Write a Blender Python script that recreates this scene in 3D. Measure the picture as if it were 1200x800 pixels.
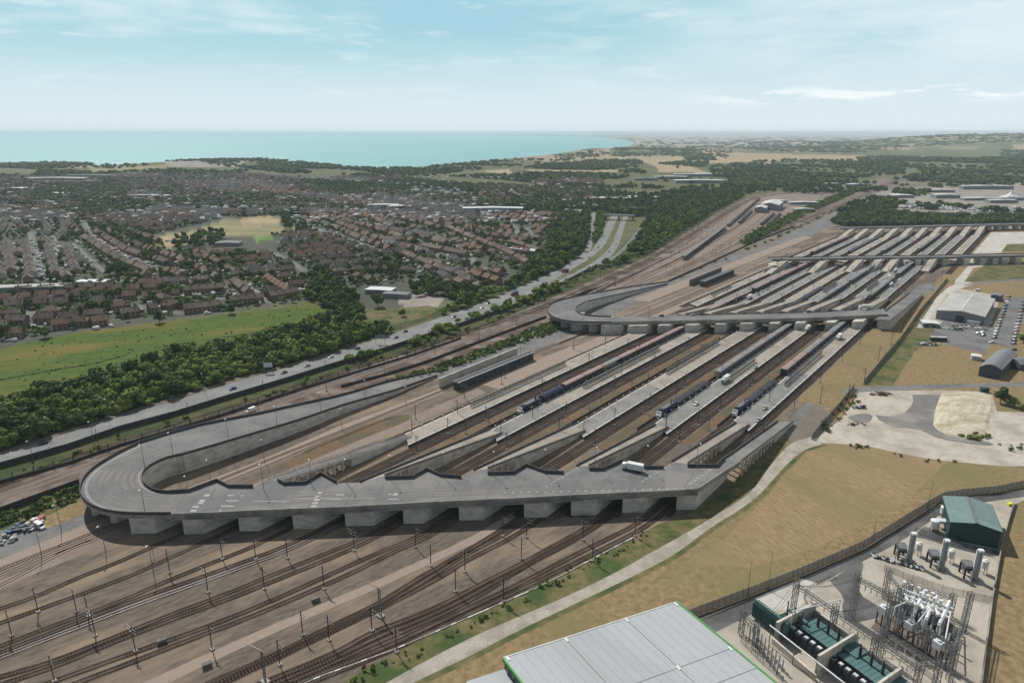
import bpy, math, random
import numpy as np
from mathutils import Vector
random.seed(7); rng = np.random.default_rng(7)
scn = bpy.context.scene
COL = scn.collection
for _o in list(bpy.data.objects): bpy.data.objects.remove(_o)
R = math.radians

# ------------------------------------------------------------------ camera
CH, CF, CP = 150.0, 800.0, math.atan((400 - 155) / 800)
cp, sp = math.cos(CP), math.sin(CP)
cd = bpy.data.cameras.new('camera'); cam = bpy.data.objects.new('camera', cd); COL.objects.link(cam)
cam.location = (0, 0, CH); cam.rotation_euler = (math.pi / 2 - CP, 0, 0)
cd.sensor_fit = 'HORIZONTAL'; cd.sensor_width = 36.0; cd.lens = 36.0 * CF / 1200.0
cd.clip_start = 1.0; cd.clip_end = 200000
scn.camera = cam

# ------------------------------------------------------------------ sun, sky, exposure
SUN_EL, SUN_AZ = R(49), R(-32)          # azimuth from +Y towards +X
sd = bpy.data.lights.new('sun', 'SUN'); sun = bpy.data.objects.new('sun', sd); COL.objects.link(sun)
sd.energy = 5.0; sd.angle = R(0.53); sd.color = (1.0, 0.96, 0.9)
_d = Vector((math.sin(SUN_AZ) * math.cos(SUN_EL), math.cos(SUN_AZ) * math.cos(SUN_EL), math.sin(SUN_EL)))
sun.rotation_euler = _d.to_track_quat('Z', 'Y').to_euler(); sun.location = (0, 0, 500)
wd = bpy.data.worlds.new('World'); scn.world = wd; wd.use_nodes = True
nt = wd.node_tree; nt.nodes.clear(); N = nt.nodes.new; LK = nt.links.new
sky = N('ShaderNodeTexSky'); sky.sky_type = 'NISHITA'; sky.sun_disc = False
sky.sun_elevation = SUN_EL; sky.sun_rotation = SUN_AZ; sky.altitude = 150; sky.air_density = 1.0; sky.dust_density = 0.6; sky.ozone_density = 1.6
bg = N('ShaderNodeBackground'); bg.inputs[1].default_value = 0.05
out = N('ShaderNodeOutputWorld')
tc = N('ShaderNodeTexCoord')
def cloud_layer(scale, sx, lo, hi, seed, detail=7):
    mp = N('ShaderNodeMapping'); mp.inputs['Scale'].default_value = (sx, sx, scale); mp.inputs['Location'].default_value = (seed, seed * .7, seed * .3)
    nz = N('ShaderNodeTexNoise'); nz.inputs['Scale'].default_value = 1.0; nz.inputs['Detail'].default_value = detail; nz.inputs['Roughness'].default_value = 0.6
    mr = N('ShaderNodeMapRange'); mr.inputs[1].default_value = lo; mr.inputs[2].default_value = hi; mr.interpolation_type = 'SMOOTHSTEP'
    LK(tc.outputs['Generated'], mp.inputs[0]); LK(mp.outputs[0], nz.inputs[0]); LK(nz.outputs['Fac'], mr.inputs[0])
    return mr
c1 = cloud_layer(14, 2.6, 0.46, 0.74, 3.1); c2 = cloud_layer(44, 7.0, 0.54, 0.70, 8.4, 9)
mx = N('ShaderNodeMath'); mx.operation = 'MAXIMUM'
m2 = N('ShaderNodeMath'); m2.operation = 'MULTIPLY'; m2.inputs[1].default_value = 0.62
LK(c1.outputs[0], m2.inputs[0])
m3 = N('ShaderNodeMath'); m3.operation = 'MULTIPLY'; m3.inputs[1].default_value = 0.45
LK(c2.outputs[0], m3.inputs[0]); LK(m2.outputs[0], mx.inputs[0]); LK(m3.outputs[0], mx.inputs[1])
# puffy bank low over the right-hand horizon: a band of elevation and azimuth
sepv = N('ShaderNodeSeparateXYZ'); LK(tc.outputs['Generated'], sepv.inputs[0])
def mrange(src, a, b, c=0., d=1.):
    m = N('ShaderNodeMapRange'); m.interpolation_type = 'SMOOTHSTEP'
    m.inputs[1].default_value = a; m.inputs[2].default_value = b; m.inputs[3].default_value = c; m.inputs[4].default_value = d
    LK(src, m.inputs[0]); return m.outputs[0]
def mul(a, b):
    m = N('ShaderNodeMath'); m.operation = 'MULTIPLY'; LK(a, m.inputs[0]); LK(b, m.inputs[1]); return m.outputs[0]
veil = mul(mrange(sepv.outputs[2], 0.0, 0.035, 1, 0.9), mrange(sepv.outputs[2], 0.02, 0.14, 1.0, 0.0))
veil = mul(mul(veil, mrange(sepv.outputs[0], -0.6, 0.6, 0.86, 0.95)), mrange(sepv.outputs[1], -.2, .5, .2, 1))
b3 = cloud_layer(70, 11.0, 0.47, 0.60, 1.3, 9)
bank = mul(mul(b3.outputs[0], mrange(sepv.outputs[0], 0.18, 0.34)), mul(mrange(sepv.outputs[2], 0.030, 0.042), mrange(sepv.outputs[2], 0.047, 0.062, 1, 0)))
mx2 = N('ShaderNodeMath'); mx2.operation = 'MAXIMUM'; LK(mx.outputs[0], mx2.inputs[0]); LK(veil, mx2.inputs[1])
mx3 = N('ShaderNodeMath'); mx3.operation = 'MAXIMUM'; LK(mx2.outputs[0], mx3.inputs[0]); LK(bank, mx3.inputs[1])
mix = N('ShaderNodeMix'); mix.data_type = 'RGBA'; mix.inputs[7].default_value = (17.6, 20.0, 21.0, 1)
tint = N('ShaderNodeMix'); tint.data_type = 'RGBA'; tint.blend_type = 'MULTIPLY'; tint.inputs[0].default_value = 1; tint.inputs[7].default_value = (0.95, 1.02, 1.03, 1)
pale = N('ShaderNodeMix'); pale.data_type = 'RGBA'; LK(mul(mrange(sepv.outputs[2], .18, .30, .75, 0.0), mrange(sepv.outputs[1], -.2, .5, .2, 1)), pale.inputs[0]); pale.inputs[7].default_value = (10.8, 17.2, 19.9, 1); LK(sky.outputs[0], pale.inputs[6]); LK(pale.outputs[2], tint.inputs[6]); LK(tint.outputs[2], mix.inputs[6]); LK(mx3.outputs[0], mix.inputs[0])
cmx = N('ShaderNodeMix'); cmx.data_type = 'RGBA'; cmx.inputs[7].default_value = (23.0, 24.0, 24.2, 1); LK(mix.outputs[2], cmx.inputs[6])
c4 = cloud_layer(8, 1.7, .36, .62, 5.5, 8); soft = mul(mul(c4.outputs[0], mrange(sepv.outputs[0], .05, .45)), mrange(sepv.outputs[2], .05, .10)); mx4 = N('ShaderNodeMath'); mx4.operation = 'MAXIMUM'; LK(mx.outputs[0], mx4.inputs[0]); LK(soft, mx4.inputs[1])
ca_ = N('ShaderNodeMath'); ca_.operation = 'MULTIPLY'; ca_.inputs[1].default_value = .55; LK(bank, ca_.inputs[0]); cb_ = N('ShaderNodeMath'); cb_.operation = 'MAXIMUM'; LK(ca_.outputs[0], cb_.inputs[0])
cc_ = N('ShaderNodeMath'); cc_.operation = 'MULTIPLY'; cc_.inputs[1].default_value = .5; LK(mul(mx4.outputs[0], mrange(sepv.outputs[2], .02, .06)), cc_.inputs[0]); LK(cc_.outputs[0], cb_.inputs[1]); LK(cb_.outputs[0], cmx.inputs[0])
LK(cmx.outputs[2], bg.inputs[0]); LK(bg.outputs[0], out.inputs[0])
vs = scn.view_settings; vs.view_transform = 'Standard'; vs.look = 'None'; vs.exposure = -0.18; vs.gamma = 1.0; vs.use_curve_mapping = False
scn.cycles.max_bounces = 5; scn.cycles.diffuse_bounces = 2; scn.cycles.glossy_bounces = 2; scn.cycles.transparent_max_bounces = 8
scn.cycles.volume_bounces = 1; scn.cycles.use_denoising = True

# ------------------------------------------------------------------ picture <-> place
def at(px, py, z=0.0):
    a = (px - 600) / CF; b = (400 - py) / CF
    dz = -sp + b * cp; t = (z - CH) / dz
    return (a * t, (cp + b * sp) * t, z)
def pj(x, y, z=0.0):
    z = z - CH; d = y * cp - z * sp
    if d < 1: return (-9999, -9999)
    return 600 + CF * x / d, 400 - CF * (y * sp + z * cp) / d
def crop(ox, oy, s, pts, z=0.0): return [at(ox + x / s, oy + y / s, z) for x, y in pts]
def px(pts, z=0.0): return [at(x, y, z) for x, y in pts]
TA = R(38.5); sT, cT = math.sin(TA), math.cos(TA)
def uv(u, v): return (u * sT + v * cT, u * cT - v * sT)
def touv(x, y): return (x * sT + y * cT, x * cT - y * sT)
UROT = math.pi / 2 - TA                  # rotation that turns local +X to the track direction

# ------------------------------------------------------------------ materials
MAT = {}
def hexlin(c):
    return tuple(((v / 255) / 12.92 if v / 255 <= .04045 else ((v / 255 + .055) / 1.055) ** 2.4) for v in c) + (1,)
def mat(name, a, b=None, scale=1.0, rough=0.85, metal=0.0, bump=0.0, c=None, cscale=0.05, detail=6, lo=.35, hi=.65, spec=0.06, stretch=None, clo=.45, chi=.62, alpha=None, bscale=None, rot=0.0):
    """procedural surface: colour a speckled with b at one scale and patched with c at another"""
    m = bpy.data.materials.new(name); m.use_nodes = True; t = m.node_tree; bs = t.nodes['Principled BSDF']
    bs.inputs['Roughness'].default_value = rough; bs.inputs['Metallic'].default_value = metal; bs.inputs['Specular IOR Level'].default_value = spec
    A = tuple(a) + (1,)
    if b is None: b = tuple(x * .8 for x in a)
    geo = t.nodes.new('ShaderNodeNewGeometry'); mp = t.nodes.new('ShaderNodeMapping'); vr_ = t.nodes.new('ShaderNodeVectorRotate'); vr_.rotation_type = 'Z_AXIS'; vr_.inputs['Angle'].default_value = -rot; t.links.new(geo.outputs['Position'], vr_.inputs['Vector']); t.links.new(vr_.outputs[0], mp.inputs[0])
    if stretch: mp.inputs['Scale'].default_value = stretch
    nz = t.nodes.new('ShaderNodeTexNoise'); nz.inputs['Scale'].default_value = scale; nz.inputs['Detail'].default_value = detail; nz.inputs['Roughness'].default_value = .65
    t.links.new(mp.outputs[0], nz.inputs[0])
    mr = t.nodes.new('ShaderNodeMapRange'); mr.inputs[1].default_value = lo; mr.inputs[2].default_value = hi; t.links.new(nz.outputs[0], mr.inputs[0])
    mi = t.nodes.new('ShaderNodeMix'); mi.data_type = 'RGBA'; mi.inputs[6].default_value = A; mi.inputs[7].default_value = tuple(b) + (1,)
    t.links.new(mr.outputs[0], mi.inputs[0]); res = mi.outputs[2]
    if c is not None:
        n2 = t.nodes.new('ShaderNodeTexNoise'); n2.inputs['Scale'].default_value = cscale; n2.inputs['Detail'].default_value = 5; n2.inputs['Roughness'].default_value = .6
        t.links.new(mp.outputs[0], n2.inputs[0])
        r2 = t.nodes.new('ShaderNodeMapRange'); r2.inputs[1].default_value = clo; r2.inputs[2].default_value = chi; t.links.new(n2.outputs[0], r2.inputs[0])
        mj = t.nodes.new('ShaderNodeMix'); mj.data_type = 'RGBA'; t.links.new(r2.outputs[0], mj.inputs[0]); t.links.new(res, mj.inputs[6]); mj.inputs[7].default_value = tuple(c) + (1,)
        res = mj.outputs[2]
    t.links.new(res, bs.inputs['Base Color'])
    if bump:
        bp = t.nodes.new('ShaderNodeBump'); bp.inputs['Strength'].default_value = bump; bp.inputs['Distance'].default_value = 0.3
        if bscale:
            n3 = t.nodes.new('ShaderNodeTexNoise'); n3.inputs['Scale'].default_value = bscale; n3.inputs['Detail'].default_value = 4
            t.links.new(mp.outputs[0], n3.inputs[0]); t.links.new(n3.outputs[0], bp.inputs['Height'])
        else: t.links.new(nz.outputs[0], bp.inputs['Height'])
        t.links.new(bp.outputs[0], bs.inputs['Normal'])
    if alpha is not None: bs.inputs['Alpha'].default_value = alpha
    MAT[name] = m; return m
def flat(name, a, rough=.6, metal=0.0, var=.12, scale=.8, spec=.2):
    return mat(name, a, tuple(x * (1 - var * 2) for x in a), scale, rough, metal, spec=spec)

# ------------------------------------------------------------------ mesh builder
class MB:
    def __init__(s): s.v = []; s.f = []; s.m = []
    def quad(s, pts, m=0):
        n = len(s.v); s.v += [tuple(p) for p in pts]; s.f.append(tuple(range(n, n + len(pts)))); s.m.append(m); return s
    def box(s, c, d, rz=0.0, m=0, taper=1.0, pitch=None):
        cx, cy, cz = c; hx, hy, hz = d[0] / 2, d[1] / 2, d[2] / 2; cr, sr = math.cos(rz), math.sin(rz); n = len(s.v)
        for dz, k in ((-hz, 1), (hz, taper)):
            for dx, dy in ((-hx, -hy), (hx, -hy), (hx, hy), (-hx, hy)):
                dx *= k; dy *= k; s.v.append((cx + dx * cr - dy * sr, cy + dx * sr + dy * cr, cz + dz))
        for q in ((0, 3, 2, 1), (4, 5, 6, 7), (0, 1, 5, 4), (1, 2, 6, 5), (2, 3, 7, 6), (3, 0, 4, 7)):
            s.f.append(tuple(n + i for i in q)); s.m.append(m)
        return s
    def beam(s, p, q, w, h, m=0, up=(0, 0, 1)):
        """rectangular bar from p to q"""
        p = Vector(p); q = Vector(q); d = (q - p)
        if d.length < 1e-6: return s
        d.normalize(); u = Vector(up)
        if abs(d.dot(u)) > .98: u = Vector((1, 0, 0))
        r = d.cross(u).normalized(); u = r.cross(d).normalized(); n = len(s.v)
        for c in (p, q):
            for a, b in ((-1, -1), (1, -1), (1, 1), (-1, 1)): s.v.append(tuple(c + r * (a * w / 2) + u * (b * h / 2)))
        for qd in ((0, 1, 2, 3), (4, 7, 6, 5), (0, 4, 5, 1), (1, 5, 6, 2), (2, 6, 7, 3), (3, 7, 4, 0)):
            s.f.append(tuple(n + i for i in qd)); s.m.append(m)
        return s
    def tube(s, p, q, r, r2=None, n=8, m=0, caps=True):
        p = Vector(p); q = Vector(q); r2 = r if r2 is None else r2; d = (q - p).normalized()
        u = Vector((0, 0, 1)) if abs(d.z) < .95 else Vector((1, 0, 0)); a = d.cross(u).normalized(); b = a.cross(d); k = len(s.v)
        for c, rr in ((p, r), (q, r2)):
            for i in range(n):
                t = 2 * math.pi * i / n; s.v.append(tuple(c + a * (rr * math.cos(t)) + b * (rr * math.sin(t))))
        for i in range(n):
            j = (i + 1) % n; s.f.append((k + i, k + n + i, k + n + j, k + j)); s.m.append(m)
        if caps: s.f.append(tuple(k + i for i in range(n))); s.m.append(m); s.f.append(tuple(k + n + i for i in reversed(range(n)))); s.m.append(m)
        return s
    def lathe(s, c, prof, n=12, m=0):
        k = len(s.v)
        for r, z in prof:
            for i in range(n):
                t = 2 * math.pi * i / n; s.v.append((c[0] + r * math.cos(t), c[1] + r * math.sin(t), c[2] + z))
        for j in range(len(prof) - 1):
            for i in range(n):
                i2 = (i + 1) % n; s.f.append((k + j * n + i, k + j * n + i2, k + (j + 1) * n + i2, k + (j + 1) * n + i)); s.m.append(m)
        return s
    def prism(s, pts, z0, z1, m=0, mtop=None, bottom=True):
        """vertical extrusion of a plan polygon; z1 may be a list (sloping top)"""
        n = len(s.v); k = len(pts); area = sum(pts[i][0] * pts[(i + 1) % k][1] - pts[(i + 1) % k][0] * pts[i][1] for i in range(k))
        if area < 0: pts = list(reversed(pts)); z1 = list(reversed(z1)) if isinstance(z1, (list, tuple)) else z1; z0 = list(reversed(z0)) if isinstance(z0, (list, tuple)) else z0
        zt = z1 if isinstance(z1, (list, tuple)) else [z1] * k; zb = z0 if isinstance(z0, (list, tuple)) else [z0] * k
        for i, p in enumerate(pts): s.v.append((p[0], p[1], zb[i]))
        for i, p in enumerate(pts): s.v.append((p[0], p[1], zt[i]))
        for i in range(k):
            j = (i + 1) % k; s.f.append((n + i, n + j, n + k + j, n + k + i)); s.m.append(m)
        s.f.append(tuple(n + k + i for i in range(k))); s.m.append(m if mtop is None else mtop)
        if bottom: s.f.append(tuple(n + i for i in reversed(range(k)))); s.m.append(m)
        return s
    def ribbon(s, a, b, m=0):
        """strip between two polylines of 3-D points"""
        n = len(s.v); k = len(a); s.v += [tuple(p) for p in a] + [tuple(p) for p in b]
        for i in range(k - 1): s.f.append((n + i, n + k + i, n + k + i + 1, n + i + 1)); s.m.append(m)
        return s
    def wall(s, path, w, h, m=0, zs=None, closed=False):
        """thin wall following a 2-D/3-D path (z of the path = foot)"""
        for i in range(len(path) - 1):
            a, b = path[i], path[i + 1]
            za = a[2] if len(a) > 2 else 0; zb = b[2] if len(b) > 2 else 0
            dx, dy = b[0] - a[0], b[1] - a[1]; L = math.hypot(dx, dy)
            if L < 1e-6: continue
            ex, ey = dx / L * w / 2, dy / L * w / 2; nx, ny = -dy / L * w / 2, dx / L * w / 2; n = len(s.v)
            for (X, Y, Z, e) in ((a[0], a[1], za, -1), (b[0], b[1], zb, 1)):
                for sg in (1, -1):
                    for hh in (0, h): s.v.append((X + nx * sg + ex * e * .98, Y + ny * sg + ey * e * .98, Z + hh + i % 2 * .003))
            for q in ((0, 1, 5, 4), (2, 6, 7, 3), (1, 3, 7, 5), (0, 4, 6, 2), (0, 2, 3, 1), (4, 5, 7, 6)): s.f.append(tuple(n + j for j in q)); s.m.append(m)
        return s
    def mesh(s, name, mats, origin=(0, 0, 0), smooth=False):
        me = bpy.data.meshes.new(name); ox, oy, oz = origin
        me.from_pydata([(x - ox, y - oy, z - oz) for x, y, z in s.v], [], s.f)
        ms = mats if isinstance(mats, (list, tuple)) else [mats]
        for q in ms: me.materials.append(MAT[q] if isinstance(q, str) else q)
        if len(ms) > 1: me.polygons.foreach_set('material_index', s.m)
        if smooth: me.polygons.foreach_set('use_smooth', [True] * len(me.polygons))
        me.update(); return me
    def build(s, name, mats, parent=None, origin=(0, 0, 0), smooth=False):
        o = bpy.data.objects.new(name, s.mesh(name, mats, origin, smooth)); COL.objects.link(o)
        if parent is not None: o.parent = parent
        else: o.location = origin
        return o

def tag(o, label=None, cat=None, group=None, kind=None):
    if label: o['label'] = label
    if cat: o['category'] = cat
    if group: o['group'] = group
    if kind: o['kind'] = kind
    return o
def empty(name, loc=(0, 0, 0), rz=0.0, label=None, cat=None, group=None):
    o = bpy.data.objects.new(name, None); COL.objects.link(o); o.location = loc; o.rotation_euler = (0, 0, rz); o.empty_display_size = .5
    return tag(o, label, cat, group)
def copy_tree(o, parent=None, kids=None):
    c = o.copy(); COL.objects.link(c); c.parent = parent
    for ch in KIDS(o): copy_tree(ch, c)
    return c
_kidcache = {}
def KIDS(o):
    k = o.name
    if k not in _kidcache: _kidcache[k] = list(o.children)
    return _kidcache[k]
def place(proto, used, loc, rz=0.0, scale=None):
    """the first call moves the prototype itself, later calls copy it"""
    if not used: used.append(1); KIDS(proto); [KIDS(c) for c in proto.children]; o = proto
    else: o = copy_tree(proto)
    o.location = loc; o.rotation_euler = (0, 0, rz)
    if scale: o.scale = scale if isinstance(scale, tuple) else (scale,) * 3
    return o
ONES = ['', 'first', 'second', 'third', 'fourth', 'fifth', 'sixth', 'seventh', 'eighth', 'ninth', 'tenth', 'eleventh', 'twelfth', 'thirteenth', 'fourteenth', 'fifteenth', 'sixteenth', 'seventeenth', 'eighteenth', 'nineteenth']
TENS = {2: 'twent', 3: 'thirt', 4: 'fort', 5: 'fift', 6: 'sixt', 7: 'sevent', 8: 'eight', 9: 'ninet'}
def ordw(n):
    if n < 20: return ONES[n]
    t, r = divmod(n, 10)
    return TENS[t] + 'ieth' if r == 0 else TENS[t] + 'y-' + ONES[r]
def ord_labels(objs, tmpl, key=None):
    """tmpl has {o}: the ordinal counted from the left of the picture (or by key)"""
    if not objs: return
    key = key or (lambda o: pj(*o.location)[0])
    for i, o in enumerate(sorted(objs, key=key)):
        o['label'] = tmpl.format(o=ordw(i + 1))
GZ = [0.0]
def sheet(name, pts, material, z, kind='structure', parent=None):
    """flat ground sheet from plan points, each a hair above the last"""
    GZ[0] += .0003; z += GZ[0]
    b = MB(); b.quad([(p[0], p[1], z) for p in pts]); me = b.mesh(name, material)
    o = bpy.data.objects.new(name, me); COL.objects.link(o)
    # keep the normal up
    if me.polygons[0].normal.z < 0:
        me.flip_normals()
    o['kind'] = kind; return o
def strip_sheet(name, L, Rr, material, z):
    GZ[0] += .0003; z += GZ[0]; b = MB(); b.ribbon([(p[0], p[1], z) for p in L], [(p[0], p[1], z) for p in Rr]); me = b.mesh(name, material)
    if me.polygons[0].normal.z < 0: me.flip_normals()
    o = bpy.data.objects.new(name, me); COL.objects.link(o); o['kind'] = 'structure'; return o
def offset(path, d):
    """shift a plan polyline sideways (positive = right)"""
    r = []
    for i, p in enumerate(path):
        a = path[max(0, i - 1)]; b = path[min(len(path) - 1, i + 1)]; dx, dy = b[0] - a[0], b[1] - a[1]; L = math.hypot(dx, dy) or 1
        r.append((p[0] + dy / L * d, p[1] - dx / L * d, p[2] if len(p) > 2 else 0))
    return r
def resample(path, step):
    r = [tuple(path[0])]; acc = 0.0
    for a, b in zip(path[:-1], path[1:]):
        L = math.dist(a[:2], b[:2]); n = max(1, int(round(L / step)))
        for i in range(1, n + 1): r.append(tuple(a[k] + (b[k] - a[k]) * i / n for k in range(len(a))))
    return r
def smooth(path, it=2):
    """Chaikin corner cutting with fixed ends"""
    for _ in range(it):
        q = [path[0]]
        for a, b in zip(path[:-1], path[1:]):
            q.append(tuple(.75 * a[k] + .25 * b[k] for k in range(len(a)))); q.append(tuple(.25 * a[k] + .75 * b[k] for k in range(len(a))))
        q.append(path[-1]); path = q
    return path
def along(path, step, start=0.0):
    """points and headings every step metres"""
    r = []; d = start; acc = 0.0
    for a, b in zip(path[:-1], path[1:]):
        L = math.dist(a[:2], b[:2])
        while d <= acc + L and L > 0:
            t = (d - acc) / L; r.append((a[0] + (b[0] - a[0]) * t, a[1] + (b[1] - a[1]) * t, (a[2] + (b[2] - a[2]) * t) if len(a) > 2 else 0, math.atan2(b[1] - a[1], b[0] - a[0]))); d += step
        acc += L
    return r
def inpoly(X, Y, poly):
    X = np.asarray(X); Y = np.asarray(Y); ins = np.zeros(X.shape, bool); n = len(poly)
    for i in range(n):
        x1, y1 = poly[i][:2]; x2, y2 = poly[(i + 1) % n][:2]
        if y1 == y2: continue
        c = ((y1 > Y) != (y2 > Y)) & (X < (x2 - x1) * (Y - y1) / (y2 - y1) + x1); ins ^= c
    return ins
# ------------------------------------------------------------------ materials of the place
mat('dirt', (.172, .143, .117), (.088, .072, .058), .7, c=(.245, .188, .132), cscale=.05, bump=.4, detail=12, clo=.47, chi=.62, stretch=(.28, 1, 1), rot=R(41))
mat('ballast', (.15, .128, .112), (.10, .085, .075), 2.5, c=(.19, .155, .125), cscale=.08, bump=.3, detail=9)
mat('corridor_ballast', (.125, .09, .072), (.078, .058, .048), 2.0, c=(.23, .19, .16), cscale=.05, bump=.25, stretch=None)
mat('pink_ballast', (.27, .222, .19), (.205, .165, .14), 1.2, c=(.20, .15, .12), cscale=.04, bump=.2)
mat('beige_path', (.32, .255, .205), (.26, .20, .16), .8, c=(.27, .22, .185), cscale=.12, bump=.1)
mat('brown_weeds', (.20, .13, .075), (.115, .08, .05), .6, c=(.10, .095, .062), cscale=.07, bump=.5, detail=9)
mat('dry_grass', (.30, .218, .122), (.165, .122, .064), .4, c=(.185, .162, .080), cscale=.016, bump=.5, detail=12, stretch=None, clo=.48, chi=.66)
mat('stubble', (.325, .230, .136), (.205, .148, .086), .8, c=(.205, .170, .085), cscale=.03, bump=.5, stretch=(.25, 1, 1), rot=R(120), detail=10)
mat('green_grass', (.085, .098, .034), (.20, .155, .085), .3, c=(.055, .085, .028), cscale=.07, bump=.6, detail=10)
mat('meadow', (.092, .138, .026), (.040, .072, .016), .14, c=(.165, .130, .036), cscale=.017, bump=1.0, detail=14, clo=.5, chi=.68, stretch=(.5, 1.3, 1), rot=R(20), lo=.3, hi=.7)
mat('chalk', (.50, .46, .39), (.40, .36, .295), .35, c=(.33, .295, .24), cscale=.05, bump=.3, detail=10)
mat('chalk_bright', (.60, .54, .43), (.40, .345, .26), .45, c=(.36, .32, .21), cscale=.07, bump=.5, stretch=(1, 2.2, 1))
mat('gravel_track', (.42, .38, .325), (.33, .295, .25), .9, c=(.27, .25, .20), cscale=.12, bump=.25, detail=10)
mat('asphalt', (.10, .099, .10), (.075, .075, .077), .4, c=(.145, .143, .14), cscale=.06, bump=.05, detail=9)
mat('old_asphalt', (.20, .198, .192), (.165, .163, .16), .35, c=(.13, .128, .125), cscale=.06, bump=.05, detail=9)
mat('patch_asphalt', (.15, .148, .143), (.20, .19, .18), .25, c=(.26, .245, .22), cscale=.05, detail=10, clo=.5)
mat('motorway', (.215, .215, .212), (.18, .18, .178), .4, c=(.25, .248, .243), cscale=.05, stretch=None)
mat('deck_asphalt', (.172, .172, .172), (.138, .138, .139), .3, c=(.215, .207, .197), cscale=.05, bump=.04, detail=9)
mat('concrete', (.38, .355, .315), (.29, .272, .242), .6, c=(.21, .20, .188), cscale=.11, bump=.1, detail=10, rough=.9)
mat('concrete_slab', (.45, .41, .345), (.385, .35, .295), .5, c=(.32, .29, .24), cscale=.07, detail=9)
mat('pale_concrete', (.52, .50, .46), (.45, .43, .39), .5, c=(.38, .36, .33), cscale=.08)
mat('pier_concrete', (.62, .58, .51), (.54, .50, .44), .9, c=(.40, .375, .33), cscale=.2, bump=.12, stretch=(1, 1, 2.2), rough=.92)
mat('platform_beige', (.36, .325, .275), (.30, .27, .232), .5, c=(.25, .222, .192), cscale=.06, detail=9)
mat('platform_grey', (.215, .213, .205), (.18, .178, .172), .5, c=(.255, .245, .225), cscale=.06, detail=9)
mat('paint', (.46, .46, .45), (.24, .24, .235), 1.6, rough=.8, lo=.38, hi=.68)
flat('edge_white', (.66, .64, .60)); flat('dark_wall', (.085, .085, .088), rough=.8); flat('mid_wall', (.16, .155, .15), rough=.85)
mat('rail', (.075, .045, .03), (.11, .07, .05), .3, rough=.7)
flat('rail_bright', (.42, .40, .40), rough=.3, metal=.3)
mat('sleeper', (.11, .088, .075), (.075, .06, .052), 1.5)
flat('steel_dark', (.07, .068, .07), rough=.6); flat('steel_galv', (.20, .205, .21), rough=.5, metal=.3); flat('steel_brown', (.085, .06, .05), rough=.7)
flat('white_paint', (.78, .78, .77), rough=.4); flat('white_dull', (.62, .62, .60), rough=.6)
mat('bark', (.10, .075, .055), (.06, .045, .035), 3)
def leafmat(name, a, b, c):
    m = mat(name, a, b, .35, rough=.75, spec=.08, c=c, cscale=.09, detail=3)
    bs = m.node_tree.nodes['Principled BSDF']
    bs.inputs['Subsurface Weight'].default_value = 0
    return m
leafmat('leaf_mid', (.105, .168, .034), (.058, .105, .024), (.145, .190, .040))
leafmat('leaf_dark', (.060, .102, .030), (.036, .066, .022), (.088, .125, .034))
leafmat('leaf_light', (.160, .225, .045), (.10, .155, .034), (.20, .235, .055))
leafmat('leaf_dry', (.105, .105, .045), (.07, .075, .03), (.14, .12, .06))
leafmat('leaf_far', (.052, .080, .036), (.030, .050, .026), (.085, .105, .040))

# ------------------------------------------------------------------ terrain: one sheet out past the horizon
COAST = [(-400, 197), (-100, 196), (0, 195), (60, 194), (110, 195), (170, 193), (210, 191), (250, 189), (300, 189), (345, 194), (400, 198), (440, 199), (480, 197), (520, 192), (560, 188.5), (600, 185.5), (650, 180.5), (690, 177), (712, 174), (735, 171.5), (745, 167.5), (741, 165), (733, 163), (715, 161.2), (690, 160), (640, 159.2), (560, 158.8), (480, 158.4), (400, 158.2), (375, 158.3)]
cw = [at(*p)[:2] for p in COAST]
SEA = [(-90000, 3000 if False else cw[0][1])] + [(x, y) for x, y in cw] + [(cw[-1][0] * 1.02, cw[-1][1] * 1.04), (cw[-1][0] * 4.5, 90000), (-90000, 90000)]
SEA[0] = (-90000, cw[0][1] * .9)
def tz(x, y):
    """ground height: level round the terminal, downs and ridges far off"""
    x = np.asarray(x, float); y = np.asarray(y, float); z = np.zeros(np.broadcast(x, y).shape)
    def hill(px_, d, h, wl, wd, rot=0):
        a = math.atan2((px_ - 600) / CF, 1); X, Y = math.sin(a) * d, math.cos(a) * d
        ca, sa = math.cos(a), math.sin(a); dx = (x - X) * ca - (y - Y) * sa; dy = (x - X) * sa + (y - Y) * ca
        return h * np.exp(-(dx / wl) ** 2 - (dy / wd) ** 2)
    z = z + hill(1090, 9600, 84, 1100, 1300) + hill(1250, 9800, 78, 1400, 1100) + hill(1400, 8600, 84, 1200, 1500) + hill(905, 10000, 30, 520, 900) + hill(1000, 7000, 26, 750, 620)
    z = z + hill(690, 5900, 22, 1100, 560) + hill(270, 3800, 16, 430, 220) + hill(1150, 4100, 20, 620, 470) + hill(860, 15000, 14, 3000, 1900) + hill(820, 30000, 70, 6000, 3700)
    return z * (np.hypot(x, y) > 2000)
GREEN_D = (.11, .115, .055); TOWN = (.085, .088, .070); TAN = (.34, .265, .165); PARK = (.235, .215, .115); MARSH = (.33, .30, .24); LOTC = (.27, .245, .215); OLIVE = (.13, .13, .07); GRASSY = (.12, .16, .06)
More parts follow.
